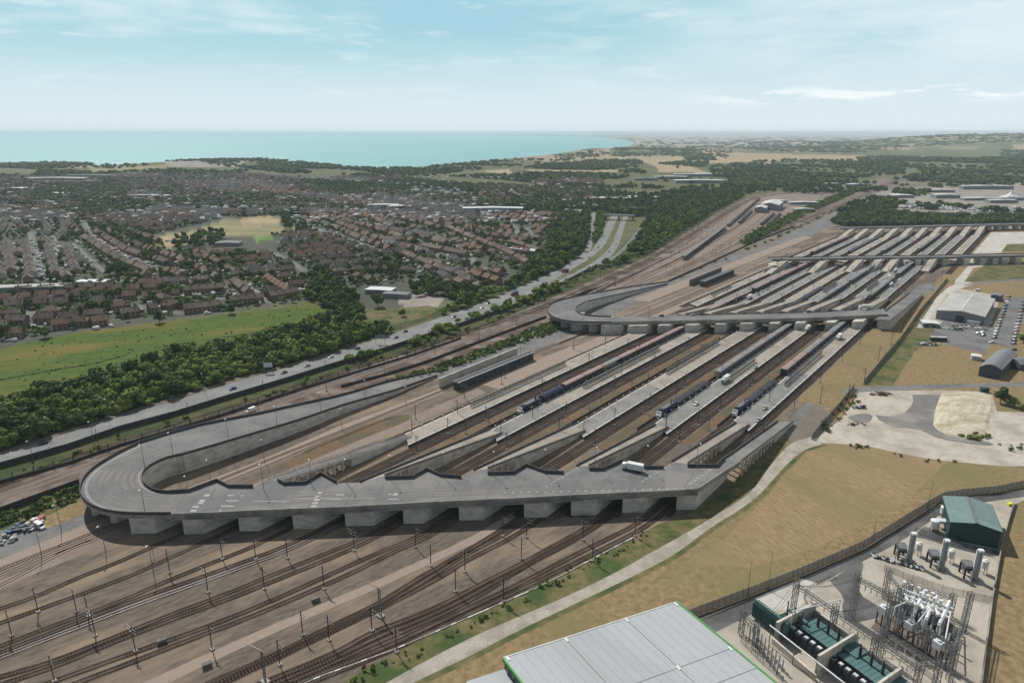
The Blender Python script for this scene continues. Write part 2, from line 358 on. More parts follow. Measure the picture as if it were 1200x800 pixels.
COVER = [
    (TOWN, [(-700, 330), (-700, 212), (0, 207), (150, 207), (280, 203), (440, 208), (560, 216), (680, 226), (720, 240), (680, 252), (690, 300), (600, 335), (540, 352), (430, 362), (360, 352), (180, 378), (0, 410), (-700, 480)]),
    (MARSH, [(745, 158.0), (1300, 158.0), (1300, 163), (1000, 168), (950, 171), (900, 173), (840, 171), (790, 172), (745, 170)]),
    (TAN, [(840, 179), (993, 182), (1086, 184), (1083, 187), (1020, 185.5), (1002, 188.5), (972, 187.6), (915, 189), (840, 191), (760, 190), (760, 187)]),
    (TAN, [(715, 186), (805, 186), (860, 187), (860, 191), (800, 192), (830, 202), (772, 202), (770, 196), (755, 190)]),
    (TAN, [(617, 199), (730, 199), (730, 202), (620, 201.5)]), (TAN, [(802, 177), (860, 179), (860, 184), (838, 185)]), (TAN, [(688, 179), (715, 177), (714, 184), (690, 182)]),
    (OLIVE, [(512, 202), (568, 200), (575, 206), (520, 207)]), (TAN, [(568, 200), (596, 198), (600, 203), (575, 205)]), (TAN, [(860, 192), (905, 190), (900, 197), (850, 203)]),
    (PARK, [(355, 216), (420, 212), (447, 217), (420, 221), (385, 226), (367, 225)]),
    (PARK, [(180, 277), (227, 270), (263, 257), (317, 252), (328, 255), (328, 263), (353, 263), (350, 270), (320, 275), (290, 278), (253, 277), (233, 283), (197, 292), (182, 287)]),
    (TAN, [(182, 279), (227, 272), (245, 266), (240, 276), (215, 284), (197, 289), (183, 285)]), (TAN, [(279, 256), (315, 253), (327, 256), (326, 262), (285, 264)]),
    ((.12, .22, .05), [(297, 278), (320, 277), (323, 282), (300, 283)]),
    (OLIVE, [(0, 230), (25, 230), (32, 237), (75, 241), (75, 245), (52, 250), (30, 247), (0, 244)]), (TAN, [(30, 239), (60, 241), (74, 244), (52, 249), (34, 246)]),
    (PARK, [(105, 197), (197, 194.5), (190, 199), (155, 201), (107, 202)]), (OLIVE, [(0, 195), (60, 197), (58, 201), (0, 203)]), (LOTC, [(190, 192), (290, 191), (280, 196), (200, 196)]),
    (OLIVE, [(1090, 174), (1169, 175), (1183, 177), (1158, 184), (1147, 185), (1136, 180), (1092, 178.5), (1054, 180)]), (TAN, [(1040, 182.6), (1091, 183.3), (1085, 186.7), (1040, 184.7)]), (TAN, [(1186, 175), (1300, 175), (1300, 180), (1190, 179)]), (PARK, [(1100, 174.5), (1150, 175), (1140, 178), (1100, 177)]),
    (OLIVE, [(1000, 192), (1200, 188), (1200, 216), (1080, 214), (1000, 205)]),
    (LOTC, [(1010, 226), (1090, 219), (1200, 214), (1300, 214), (1300, 262), (1150, 258), (1085, 251), (1010, 246)]),
    (OLIVE, [(400, 386), (415, 378), (430, 370), (500, 360), (520, 366), (480, 382), (430, 390)]), (LOTC, [(462, 352), (500, 342), (520, 350), (512, 360), (478, 362)]),
]
def build_terrain():
    azl = np.concatenate([np.linspace(-180, -60, 25)[:-1], np.linspace(-60, -42, 40)[:-1], np.linspace(-42, 42, 760), np.linspace(42, 60, 40)[1:], np.linspace(60, 180, 25)[1:-1]])
    pyr = np.concatenate([[1500, 1100], np.linspace(900, 420, 14), np.linspace(410, 255, 40), np.linspace(254, 170, 150), np.linspace(169.6, 157.2, 52)])
    d = (CH / np.tan(CP + np.arctan((pyr - 400) / CF))); d = np.where((d < 0) | (pyr > 1000), [3 + 40 * (i + .1) for i in range(len(pyr))], d)
    d = np.sort(np.concatenate([[2.0, 30.0], d[d > 60], [60000., 85000.]]))
    A, D = np.meshgrid(np.radians(azl), d); X, Y = np.sin(A) * D / np.maximum(np.cos(A), .35), np.cos(A) * D / np.maximum(np.cos(A), .35)
    Z = tz(X, Y); seam = inpoly(X, Y, SEA); Z = np.where(seam, -22.0, Z)
    na = len(azl); nd = len(d); V = np.stack([X, Y, Z], -1).reshape(-1, 3)
    V = np.vstack([V, [[0, 0, 0]]]); c0 = len(V) - 1
    i, j = np.meshgrid(np.arange(nd - 1), np.arange(na), indexing='ij'); j2 = (j + 1) % na
    F = np.stack([i * na + j, (i + 1) * na + j, (i + 1) * na + j2, i * na + j2], -1).reshape(-1, 4)
    tri = [(c0, j, (j + 1) % na) for j in range(na)]
    me = bpy.data.meshes.new('ground'); me.from_pydata(V.tolist(), [], F.tolist() + tri)
    if me.polygons[5000].normal.z < 0: me.flip_normals()
    col = np.zeros((len(V), 4)); col[:, 3] = 1; col[:, :3] = GREEN_D; dist = np.hypot(V[:, 0], V[:, 1])
    near = (dist < 1000); nearp = [at(*p)[:2] for p in [(-300, 560), (0, 470), (400, 410), (640, 330), (760, 290), (880, 230), (1100, 200), (1500, 200), (1500, 800), (1500, 1000), (-300, 1000)]]
    m = inpoly(V[:, 0], V[:, 1], nearp) | (V[:, 1] < 120); col[m, :3] = (.175, .15, .125)
    # outlying countryside: a patchwork of fields
    fx = np.floor((V[:, 0] * .8 + V[:, 1] * .3) / 420); fy = np.floor((V[:, 1] * .9 - V[:, 0] * .35) / 650); hsh = np.abs(np.sin(fx * 12.9898 + fy * 78.233) * 43758.5453) % 1
    ff = (dist > 3600) & ~m; col[ff & (hsh > .62), :3] = (.30, .245, .155); col[ff & (hsh > .45) & (hsh <= .62), :3] = (.15, .155, .08)
    for c, poly in COVER:
        mm = inpoly(V[:, 0], V[:, 1], [at(*p)[:2] for p in poly]); col[mm, :3] = c
    ca = me.color_attributes.new('cover', 'FLOAT_COLOR', 'POINT'); ca.data.foreach_set('color', col.astype(np.float32).ravel())
    mt = bpy.data.materials.new('land_cover'); mt.use_nodes = True; t = mt.node_tree; bs = t.nodes['Principled BSDF']; bs.inputs['Roughness'].default_value = .95; bs.inputs['Specular IOR Level'].default_value = .1
    vc = t.nodes.new('ShaderNodeVertexColor'); vc.layer_name = 'cover'; geo = t.nodes.new('ShaderNodeNewGeometry')
    nz = t.nodes.new('ShaderNodeTexNoise'); nz.inputs['Scale'].default_value = .02; nz.inputs['Detail'].default_value = 12; nz.inputs['Roughness'].default_value = .75; t.links.new(geo.outputs[0], nz.inputs[0])
    mr = t.nodes.new('ShaderNodeMapRange'); mr.inputs[1].default_value = .3; mr.inputs[2].default_value = .7; mr.inputs[3].default_value = .6; mr.inputs[4].default_value = 1.35; t.links.new(nz.outputs[0], mr.inputs[0])
    mi = t.nodes.new('ShaderNodeMix'); mi.data_type = 'RGBA'; mi.blend_type = 'MULTIPLY'; mi.inputs[0].default_value = 1; t.links.new(vc.outputs[0], mi.inputs[6]); t.links.new(mr.outputs[0], mi.inputs[7]); t.links.new(mi.outputs[2], bs.inputs['Base Color'])
    me.materials.append(mt); o = bpy.data.objects.new('ground', me); COL.objects.link(o); o['kind'] = 'structure'
build_terrain()
# sea
m = mat('sea_water', (.19, .42, .41), (.165, .385, .38), .0012, rough=.45, spec=.2, stretch=(1, 3, 1), c=(.20, .41, .39), cscale=.0002, bump=0.0)
b = MB(); k = 24
ring = [(math.sin(2 * math.pi * i / k) * 86000, math.cos(2 * math.pi * i / k) * 86000, -14.0) for i in range(k)]
b.quad(list(reversed(ring))); so = b.build('sea', 'sea_water'); so['kind'] = 'structure'

# ------------------------------------------------------------------ haze over the whole scene
hm = bpy.data.materials.new('haze'); hm.use_nodes = True; t = hm.node_tree; t.nodes.clear()
pv = t.nodes.new('ShaderNodeVolumePrincipled'); pv.inputs['Color'].default_value = (.77, .90, 1.0, 1); pv.inputs['Density'].default_value = 5.2e-5; pv.inputs['Anisotropy'].default_value = 0.0
ho = t.nodes.new('ShaderNodeOutputMaterial'); t.links.new(pv.outputs[0], ho.inputs['Volume'])
MAT['haze'] = hm
b = MB(); b.box((0, 0, (175 - 24.0) / 2), (176000, 176000, 175 + 24.0)); hz = b.build('haze', 'haze'); hz['kind'] = 'stuff'

# ------------------------------------------------------------------ surfaces laid on the ground (each a little above the one below)
Z1, Z2, Z3, Z4, Z5, Z6 = .004, .008, .012, .016, .020, .024
sheet('rail_yard', px([(-60, 700), (0, 640), (100, 612), (400, 600), (860, 560), (905, 530), (850, 600), (772, 640), (738, 634), (657, 667), (585, 710), (500, 748), (400, 800), (350, 860), (-120, 860)]), 'dirt', Z1)
sheet('terminal_ground', px([(150, 590), (400, 470), (640, 385), (700, 350), (900, 290), (985, 255), (1210, 250), (1130, 330), (1060, 400), (960, 470), (925, 510), (880, 560), (500, 600)]), 'dirt', Z1)
sheet('dry_grass', px([(330, 900), (440, 802), (543, 770), (608, 737), (691, 698), (770, 660), (838, 614), (892, 578), (940, 526), (975, 516), (1130, 540), (1400, 560), (1400, 900)]), 'dry_grass', Z1)
sheet('stubble_field', px([(800, 660), (850, 630), (900, 580), (945, 530), (985, 519), (1050, 524), (1110, 540), (1060, 590), (960, 640), (880, 665)]), 'stubble', Z2)
sheet('grass', px([(1000, 520), (960, 470), (1010, 400), (1120, 310), (1160, 270), (1500, 250), (1500, 600), (1200, 545)]), 'dry_grass', Z1)
sheet('grass', crop(960, 380, 5, [(700, -120), (660, -30), (690, 40), (640, 100), (560, 160), (430, 358), (250, 362), (380, 180), (500, 40), (560, -40), (650, -140)]), 'green_grass', Z2)
sheet('grass', crop(960, 230, 5, [(850, 500), (960, 405), (1400, 380), (1400, 470), (1000, 500)]), 'green_grass', Z2)
sheet('grass', crop(960, 230, 5, [(1070, 320), (1100, 285), (1400, 270), (1400, 330)]), 'green_grass', Z2)
sheet('meadow', px([(-60, 425), (0, 409), (26, 402), (68, 394), (100, 387), (132, 385), (180, 378), (240, 373), (262, 368), (328, 362), (360, 354), (370, 354), (392, 368), (412, 384), (384, 390), (350, 396), (272, 414), (228, 425), (180, 440), (87, 462), (27, 478), (-60, 500)]), 'meadow', Z1)
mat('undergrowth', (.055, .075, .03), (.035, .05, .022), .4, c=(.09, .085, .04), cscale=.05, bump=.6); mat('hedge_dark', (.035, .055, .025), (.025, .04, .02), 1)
sheet('grass', px([(400, 352), (430, 366), (500, 358), (530, 364), (500, 384), (440, 398), (412, 390)]), 'green_grass', Z1)
# grass verge and gravel track beside the rail yard
path_l = px([(330, 866), (430, 812), (509, 768), (574, 736), (657, 702), (725, 669), (770, 643), (812, 620), (844, 600), (880, 578), (900, 548), (926, 518), (950, 512)])
path_r = px([(370, 880), (465, 808), (543, 772), (608, 738), (691, 699), (748, 672), (790, 650), (838, 614), (866, 598), (892, 578), (914, 552), (940, 527), (964, 520)])
sheet('grass_verge', px([(300, 880), (395, 802), (440, 778), (500, 745), (585, 708), (657, 665), (738, 632), (775, 612), (800, 606), (850, 575), (902, 512), (926, 515), (905, 548), (880, 580), (812, 622), (725, 672), (574, 740), (430, 815)]), 'green_grass', Z2)
sheet('grass_verge', [path_r[i] for i in range(len(path_r))] + list(reversed(offset(path_r, 2.2))), 'green_grass', Z3)
strip_sheet('gravel_track', smooth(path_l, 2), smooth(path_r, 2), 'gravel_track', Z4)
# chalk yard
sheet('chalk_yard', crop(960, 380, 5, [(-60, 690), (0, 655), (120, 560), (190, 480), (230, 400), (330, 385), (450, 388), (700, 385), (1010, 395), (1040, 510), (1200, 515), (1500, 540), (1500, 860), (1200, 830), (1080, 830), (900, 815), (760, 800), (600, 780), (430, 745), (300, 715), (200, 705), (100, 698)]), 'chalk', Z3)
sheet('asphalt_patch', crop(960, 380, 5, [(545, 412), (714, 407), (690, 470), (672, 520), (668, 590), (700, 625), (760, 650), (900, 672), (1000, 690), (1025, 706), (1000, 712), (880, 700), (760, 682), (680, 660), (600, 622), (520, 608), (440, 606), (390, 580), (350, 560), (330, 530), (420, 540), (500, 520), (535, 480), (552, 450)]), 'patch_asphalt', Z4)
sheet('asphalt_patch', smooth(crop(960, 380, 5, [(165, 545), (230, 520), (320, 525), (300, 575), (220, 590), (165, 545)]), 2), 'patch_asphalt', Z4)
b = MB(); bank = smooth(crop(960, 380, 5, [(716, 404), (900, 398), (1010, 400), (1038, 500), (1000, 545), (985, 640), (860, 655), (760, 640), (674, 600), (674, 520), (716, 404)]), 1)
cx = sum(p[0] for p in bank) / len(bank); cy = sum(p[1] for p in bank) / len(bank)
n0 = 6; rings = []
for r in range(n0):
    k = 1 - r / n0 * .9; rings.append([(cx + (p[0] - cx) * k + random.uniform(-.5, .5), cy + (p[1] - cy) * k + random.uniform(-.5, .5), Z5 + (0 if r == 0 else .5 + .18 * r + random.uniform(-.15, .15))) for p in bank])
for r in range(n0 - 1): b.ribbon(rings[r], rings[r + 1])
b.quad(list(rings[-1])[:-1]); o = b.build('spoil_bank', 'chalk_bright'); tag(o, 'low bank of bright chalk spoil with tufts of weeds on the pale yard', 'spoil heap')
# access road, apron, concrete roads to the right
strip_sheet('access_road', smooth([at(918, 505, 0), at(930, 484), at(945, 472), at(960, 460), at(968, 456), at(1000, 454), at(1036, 452.5), at(1120, 449.5), at(1200, 448), at(1500, 444)], 1), smooth([at(926, 512), at(938, 491), at(952, 478), at(964, 467), at(970, 462), at(1000, 460), at(1038, 457.5), at(1124, 454), at(1200, 452.5), at(1500, 449)], 1), 'old_asphalt', Z5)
sheet('concrete_apron', crop(800, 340, 5, [(850, 522), (892, 522), (880, 545), (925, 573), (830, 582), (820, 580)]), 'pale_concrete', Z4)
sheet('concrete_road', crop(960, 230, 5, [(790, 520), (800, 490), (875, 405), (970, 398), (955, 412), (905, 418), (850, 500), (930, 512), (860, 528), (790, 560), (740, 580), (700, 640), (610, 770), (570, 770), (690, 590), (760, 530)]), 'pale_concrete', Z4)
sheet('concrete_yard', crop(960, 230, 5, [(1010, 212), (1500, 205), (1500, 268), (1100, 280), (1065, 330), (900, 335), (975, 250)]), 'pale_concrete', Z4)
sheet('concrete_road', crop(960, 230, 5, [(905, 330), (1065, 325), (970, 400), (875, 408)]), 'concrete_slab', Z4)
strip_sheet('footpath', crop(960, 230, 5, [(850, 515), (1000, 495), (1200, 480), (1500, 470)]), crop(960, 230, 5, [(850, 524), (1000, 505), (1200, 491), (1500, 482)]), 'old_asphalt', Z5)
sheet('yard', crop(1060, 330, 6.664, [(240, 372), (300, 308), (640, 345), (690, 325), (640, 560), (520, 540), (400, 505), (310, 485), (200, 425)]), 'old_asphalt', Z4)
sheet('yard', crop(960, 230, 5, [(585, 760), (690, 640), (700, 590), (830, 540), (1010, 575), (1060, 600), (1000, 770), (900, 800), (700, 780)]), 'concrete_slab', Z3)
sheet('car_park', crop(1060, 330, 6.664, [(800, 120), (1200, 120), (1200, 320), (900, 330), (880, 420), (840, 520), (720, 490), (640, 500), (640, 460), (700, 330), (770, 170)]), 'old_asphalt', Z5)
# lot at the left, under the loop
sheet('dry_bank', crop(0, 480, 5, [(150, 620), (300, 560), (465, 495), (500, 600), (430, 635), (300, 690), (180, 700)]), 'dry_grass', Z3)
sheet('asphalt_lot', crop(0, 480, 5, [(-200, 760), (0, 690), (180, 690), (300, 690), (430, 637), (500, 615), (505, 672), (250, 790), (0, 870), (-200, 960)]), 'old_asphalt', Z4)
strip_sheet('beige_track', px([(-60, 682), (0, 655), (48, 636), (100, 614), (205, 577), (300, 541), (400, 498), (500, 461), (515, 455)]), px([(-60, 692), (0, 664), (50, 645), (104, 624), (220, 580), (310, 545), (408, 503), (505, 466), (520, 460)]), 'beige_path', Z4)
strip_sheet('beige_track', px([(-60, 700), (0, 680), (60, 655), (120, 630), (240, 590), (330, 553), (430, 510), (560, 455)]), px([(-60, 715), (0, 690), (60, 664), (128, 637), (260, 594), (345, 557), (445, 514), (570, 460)]), 'pink_ballast', Z3)
strip_sheet('dirt_track', smooth(px([(100, 830), (250, 762), (353, 717), (430, 685), (520, 644), (561, 624), (600, 600)]), 1), smooth(px([(130, 834), (258, 770), (360, 724), (436, 692), (527, 650), (570, 630), (612, 604)]), 1), 'beige_path', Z4)
# rail corridor and depot
sheet('rail_corridor', px([(-80, 590), (0, 562), (80, 542), (206, 502), (400, 436), (486, 412), (540, 394), (600, 374), (640, 350), (700, 320), (760, 300), (800, 275), (840, 250), (872, 232), (900, 226), (940, 228), (950, 240), (884, 277), (828, 304), (760, 333), (700, 345), (656, 354), (640, 384), (520, 432), (452, 449), (300, 487), (165, 524), (96, 566), (0, 598), (-80, 630)]), 'corridor_ballast', Z2)
sheet('depot_yard', px([(640, 372), (700, 342), (760, 315), (805, 286), (850, 255), (880, 234), (900, 228), (935, 227), (962, 229), (952, 240), (884, 275), (828, 302), (760, 331), (700, 343), (656, 352)]), 'pink_ballast', Z3)
strip_sheet('rail_corridor', px([(884, 277), (950, 249), (1000, 230), (1050, 208), (1062, 204)]), px([(905, 283), (960, 258), (1000, 239), (1056, 212), (1066, 207)]), 'corridor_ballast', Z3)
sheet('scrub_bank', px([(-60, 622), (0, 600), (93, 568), (96, 584), (60, 602), (0, 622), (-60, 648)]), 'green_grass', Z4)
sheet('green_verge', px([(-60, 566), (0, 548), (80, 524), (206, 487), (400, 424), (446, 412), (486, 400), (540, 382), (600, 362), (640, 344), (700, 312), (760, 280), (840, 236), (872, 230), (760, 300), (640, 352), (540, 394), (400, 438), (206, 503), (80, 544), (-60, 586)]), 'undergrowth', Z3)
# terminal approach road: the wide grey strip that climbs to the first loop and runs on under the second
road_l = px([(500, 437), (520, 434), (580, 411), (640, 386), (664, 374), (700, 361), (782, 331), (840, 308), (900, 286), (936, 268), (970, 252), (1000, 236), (1030, 222)])
road_r = px([(515, 444), (545, 442), (606, 418), (668, 395), (690, 382), (722, 367), (760, 350), (820, 324), (880, 304), (926, 288), (956, 274), (985, 259), (1008, 243), (1034, 228)])
strip_sheet('approach_road', road_l, road_r, 'old_asphalt', Z4)
# motorway
mw_t = px([(-80, 556), (0, 533), (60, 514), (128, 492), (200, 471), (267, 450), (340, 430), (400, 411), (448, 395), (528, 368), (570, 353), (608, 337), (640, 323)])
mw_b = px([(-80, 568), (0, 544), (60, 527), (140, 500), (206, 482), (270, 462), (340, 441), (400, 421), (446, 408), (486, 395), (540, 377), (600, 354), (640, 337)])
strip_sheet('motorway', smooth(mw_t, 1), smooth(mw_b, 1), 'motorway', Z4)
strip_sheet('motorway', smooth(px([(640, 323), (662, 312), (684, 298), (690, 280), (692, 249), (692, 240)]), 1), smooth(px([(640, 328), (664, 314), (690, 300), (696, 282), (698, 249), (698, 240)]), 1), 'motorway', Z4)
strip_sheet('motorway', smooth(px([(636, 325), (664, 312), (690, 299), (702, 281), (708, 268), (713, 258), (722, 244), (742, 240), (770, 236), (800, 230)]), 1), smooth(px([(638, 334), (664, 319), (690, 304), (708, 289), (718, 269), (722, 258), (732, 246), (746, 241), (772, 237), (802, 231)]), 1), 'motorway', Z5)
strip_sheet('motorway', smooth(px([(626, 343), (650, 332), (682, 315), (702, 303), (717, 288), (724, 268), (728, 258), (736, 246), (748, 242)]), 1), smooth(px([(630, 346), (652, 338), (686, 320), (712, 305), (724, 290), (730, 272), (734, 258), (741, 248), (752, 243)]), 1), 'motorway', Z5)
strip_sheet('slip_road', smooth(px([(700, 312), (716, 302), (732, 288), (746, 270), (760, 258), (768, 254)]), 1), smooth(px([(704, 312), (722, 302), (738, 288), (751, 270), (764, 258), (772, 254)]), 1), 'old_asphalt', Z4)
mwc = [tuple((a[k] * .52 + c_[k] * .48) for k in range(3)) for a, c_ in zip(mw_t, mw_b)]
def dashes(name, path, z, L=3.0, gap=6.0, w=.18, material='paint'):
    b = MB()
    for (x, y, _, h) in along(resample(path, 3), L + gap):
        b.quad([(x + math.cos(h) * a - math.sin(h) * s, y + math.sin(h) * a + math.cos(h) * s, z) for a, s in ((-L / 2, -w), (L / 2, -w), (L / 2, w), (-L / 2, w))])
    o = b.build(name, material); o['kind'] = 'structure'; return o
def line(name, path, z, w=.12, material='paint'):
    b = MB(); b.ribbon([(p[0], p[1], z) for p in offset(path, -w)], [(p[0], p[1], z) for p in offset(path, w)]); o = b.build(name, material); o['kind'] = 'structure'; return o
dashes('lane_marking', mwc, Z6); line('lane_marking', offset(resample(mw_t, 6), .9), Z6); line('lane_marking', offset(resample(mw_b, 6), -.9), Z6)
# thin hedge and ditch lines in the meadow
for i, pts in enumerate([[(25, 459), (90, 446), (150, 436), (233, 413)], [(0, 445), (60, 434), (110, 426), (143, 417)], [(187, 407), (217, 402)], [(267, 395), (330, 385), (373, 376)], [(185, 424), (233, 414)]]):
    b = MB(); P = resample(px(pts), 2.5)
    for q in P:
        h = random.uniform(.5, 1.1); b.lathe((q[0] + random.uniform(-.4, .4), q[1] + random.uniform(-.4, .4), 0), [(random.uniform(1.2, 1.7), 0), (random.uniform(.8, 1.5), h * .6), (.2, h)], 6)
    o = b.build('ditch_hedge', 'leaf_dark'); tag(o, ['dark scrubby ditch line along the front of the green meadow', 'dark ditch line crossing the left side of the meadow', 'short dark ditch line in the middle of the meadow', 'thin dark ditch line in the far right of the meadow', 'short dark hedge joining the ditch near the bushes'][i], 'hedge')
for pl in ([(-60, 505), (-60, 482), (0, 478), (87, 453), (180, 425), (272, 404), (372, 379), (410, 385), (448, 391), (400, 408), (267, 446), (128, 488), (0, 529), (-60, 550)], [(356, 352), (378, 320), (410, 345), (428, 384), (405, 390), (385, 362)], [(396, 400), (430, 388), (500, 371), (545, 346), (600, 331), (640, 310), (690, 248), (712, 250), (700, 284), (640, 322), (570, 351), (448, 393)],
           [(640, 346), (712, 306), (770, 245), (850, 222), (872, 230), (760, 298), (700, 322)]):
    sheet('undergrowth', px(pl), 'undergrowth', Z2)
for q, lab in (((190, 753), 'small grey cabinet among the left-hand tracks'), ((370, 704), 'small dark cabinet beside the pale track'), ((243, 781), 'small grey cabinet near the bottom left tracks')):
    b = MB(); b.box((0, 0, .7), (2.6, 1.2, 1.3)); b.box((0, 0, 1.4), (2.8, 1.4, .12)); o = b.build('equipment_cabinet', 'mid_wall'); o.location = at(*q); o.rotation_euler.z = R(35); tag(o, lab, 'cabinet')
# ------------------------------------------------------------------ bridges over the platforms
ZA = 8.8; S = 1.25
def equal(path, n):
    """n points evenly spaced along a polyline"""
    L = [0.0]
    for a, b in zip(path[:-1], path[1:]): L.append(L[-1] + math.dist(a, b))
    out = []
    for i in range(n):
        t = L[-1] * i / (n - 1); j = 0
        while j < len(L) - 2 and L[j + 1] < t: j += 1
        k = (t - L[j]) / max(L[j + 1] - L[j], 1e-9); out.append(tuple(path[j][q] + (path[j + 1][q] - path[j][q]) * k for q in range(3)))
    return out
def slab(b, poly, z, th):
    b.prism([(p[0], p[1]) for p in poly], z - th, z)
def parapet(b, path, h=1.0, w=.35, drop=0.0):
    path = [(p[0], p[1], p[2] - drop) for p in path]; b.wall(path, w, h + drop)
def solid_ribbon(b, A, B, zmin=0.0, th=None):
    """road on a solid bank or slab between edges A and B (3-D); th = slab thickness, None = down to the ground"""
    n = len(A); k = len(b.v)
    for P in (A, B):
        for p in P: b.v.append(tuple(p))
    for P in (A, B):
        for p in P: b.v.append((p[0], p[1], zmin if th is None else max(zmin, p[2] - th)))
    for i in range(n - 1):
        b.f.append((k + i, k + n + i, k + n + i + 1, k + i + 1)); b.m.append(0)
        b.f.append((k + i, k + i + 1, k + 2 * n + i + 1, k + 2 * n + i)); b.m.append(1)
        b.f.append((k + n + i, k + 3 * n + i, k + 3 * n + i + 1, k + n + i + 1)); b.m.append(1)
        b.f.append((k + 2 * n + i, k + 2 * n + i + 1, k + 3 * n + i + 1, k + 3 * n + i)); b.m.append(1)
    for e in (0, n - 1): b.f.append((k + e, k + n + e, k + 3 * n + e, k + 2 * n + e)); b.m.append(1)
def ramp(parent, mL, mR, eL, eR, z1, z2, side='wall', surf='platform_beige', rail=False, open_to=.45):
    """sloping ramp: mouth corners at z1, foot corners at z2 (picture points)"""
    A = [Vector(at(*mL, z1)), Vector(at(*eL, z2))]; B = [Vector(at(*mR, z1)), Vector(at(*eR, z2))]
    return ramp_w(parent, A, B, side, surf, rail, open_to)
def ramp_w(parent, A, B, side='wall', surf='platform_beige', rail=False, open_to=.45):
    n = 9; PA = [tuple(A[0].lerp(A[1], i / (n - 1))) for i in range(n)]; PB = [tuple(B[0].lerp(B[1], i / (n - 1))) for i in range(n)]
    j = max(1, int(round((n - 1) * open_to)))
    b = MB(); solid_ribbon(b, PA[:j + 1], PB[:j + 1], 0, 1.0); solid_ribbon(b, PA[j:], PB[j:], 0, None)
    r = b.build('ramp', [surf, 'pier_concrete'], parent)
    b = MB()
    if rail:
        for P in (PA, PB):
            for q in resample(P, 3.0): b.box((q[0], q[1], q[2] + .55), (.12, .12, 1.1))
            for hh in (.5, 1.1):
                for a, c in zip(P[:-1], P[1:]): b.beam((a[0], a[1], a[2] + hh), (c[0], c[1], c[2] + hh), .14, .14)
        b.build('railing', 'steel_galv', r)
    else:
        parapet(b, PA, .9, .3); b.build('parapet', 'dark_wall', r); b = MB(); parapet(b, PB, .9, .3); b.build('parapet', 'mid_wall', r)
        b = MB()
        for P in (PA, PB):
            for a, c in zip(P[:-1], P[1:]): b.beam((a[0], a[1], a[2] + 1.25), (c[0], c[1], c[2] + 1.25), .08, .08)
            for q in resample(P, 3.5): b.box((q[0], q[1], q[2] + 1.08), (.08, .08, .38))
        b.build('railing', 'steel_galv', r)
    # columns under the open part
    for i in range(1, j * 2):
        t = i / (2 * (n - 1)); a = A[0].lerp(A[1], t); c = B[0].lerp(B[1], t); z = min(a.z, c.z) - 1.0
        if z < 1.2: continue
        for w in (.08, .92):
            q = a.lerp(c, w); b = MB(); b.box((q.x, q.y, z / 2), (.9, .9, z), UROT); b.build('column', 'pier_concrete', r)
    return r
def pier(parent, xl, xr, yb, depth, ztop, col='pier_concrete', dirv=None):
    L = at(xl, yb, 0); Rr = at(xr, yb - (xr - xl) * .02, 0); d = dirv or (sT, cT)
    pts = [L[:2], Rr[:2], (Rr[0] + d[0] * depth, Rr[1] + d[1] * depth), (L[0] + d[0] * depth, L[1] + d[1] * depth)]
    b = MB(); b.prism(pts, 0, ztop); return b.build('pier', col, parent)

# --- nearest bridge, with the long looping ramp on its left
brA = empty('road_bridge', at(500, 600, 0), 0, 'nearest concrete road bridge with its big hairpin ramp, in front of the platforms', 'bridge')
brA.location = (0, 0, 0)
ozs = [(520, 433, .3), (452, 448, 2.6), (400, 464, 4.8), (348, 475, 6.2), (300, 486, 7.4), (240, 497, 8.5), (200, 508, ZA), (165, 519, ZA), (145, 528, ZA), (125, 539, ZA), (108, 550, ZA), (97, 562, ZA), (93, 575, ZA), (98, 586, ZA), (108, 594, ZA), (125, 600, ZA), (150, 603, ZA), (200, 603, ZA)]
izs = [(512, 441, .3), (460, 459, 2.6), (400, 476, 4.8), (348, 494, 6.2), (300, 508, 7.4), (250, 523, 8.3), (215, 533, ZA), (196, 537, ZA), (180, 544, ZA), (170, 551, ZA), (166, 558, ZA), (168, 566, ZA), (173, 571, ZA), (180, 575, ZA), (190, 577, ZA), (200, 577.5, ZA)]
OUT = [at(*p) for p in ozs]; INN = [at(*p) for p in izs]
So, Si = OUT[:8], INN[:7]                                              # straight climbing part
b = MB(); nn = 14; PA, PB = equal(So, nn), equal(Si, nn); solid_ribbon(b, PA, PB)
b.build('approach_ramp', ['deck_asphalt', 'pier_concrete'], brA)
b = MB(); LA, LB = equal(smooth(OUT[7:], 2), 44), equal(smooth(INN[6:], 2), 44); solid_ribbon(b, LA, LB, 0, 1.7); b.build('loop_deck', ['deck_asphalt', 'concrete'], brA)
for P_ in (PA, PB, LA, LB): b = MB(); parapet(b, P_, 1.3, .4); b.build('parapet', 'dark_wall', brA)
b = MB(); b.ribbon([(p[0], p[1], ZA + .02) for p in offset(LA[2:], 2.1)], [(p[0], p[1], ZA + .02) for p in offset(LA[2:], 1.7)]) if False else None
def inset(A, B, t0, t1, z=.012):
    return ([tuple(Vector(a).lerp(Vector(c), t0) + Vector((0, 0, z))) for a, c in zip(A, B)], [tuple(Vector(a).lerp(Vector(c), t1) + Vector((0, 0, z))) for a, c in zip(A, B)])
b = MB(); b.ribbon(*inset(LA, LB, .07, .085)); b.ribbon(*inset(LA, LB, .10, .108)); b.ribbon(*inset(LA[14:38], LB[14:38], .93, .945)); b.build('road_marking', 'paint', brA)
mat('tyre_band', (.15, .137, .127), (.18, .176, .17), .25, cscale=.1, detail=9); mat('worn_band', (.18, .172, .165), (.155, .152, .15), .2, detail=9); flat('joint_dark', (.07, .07, .07))
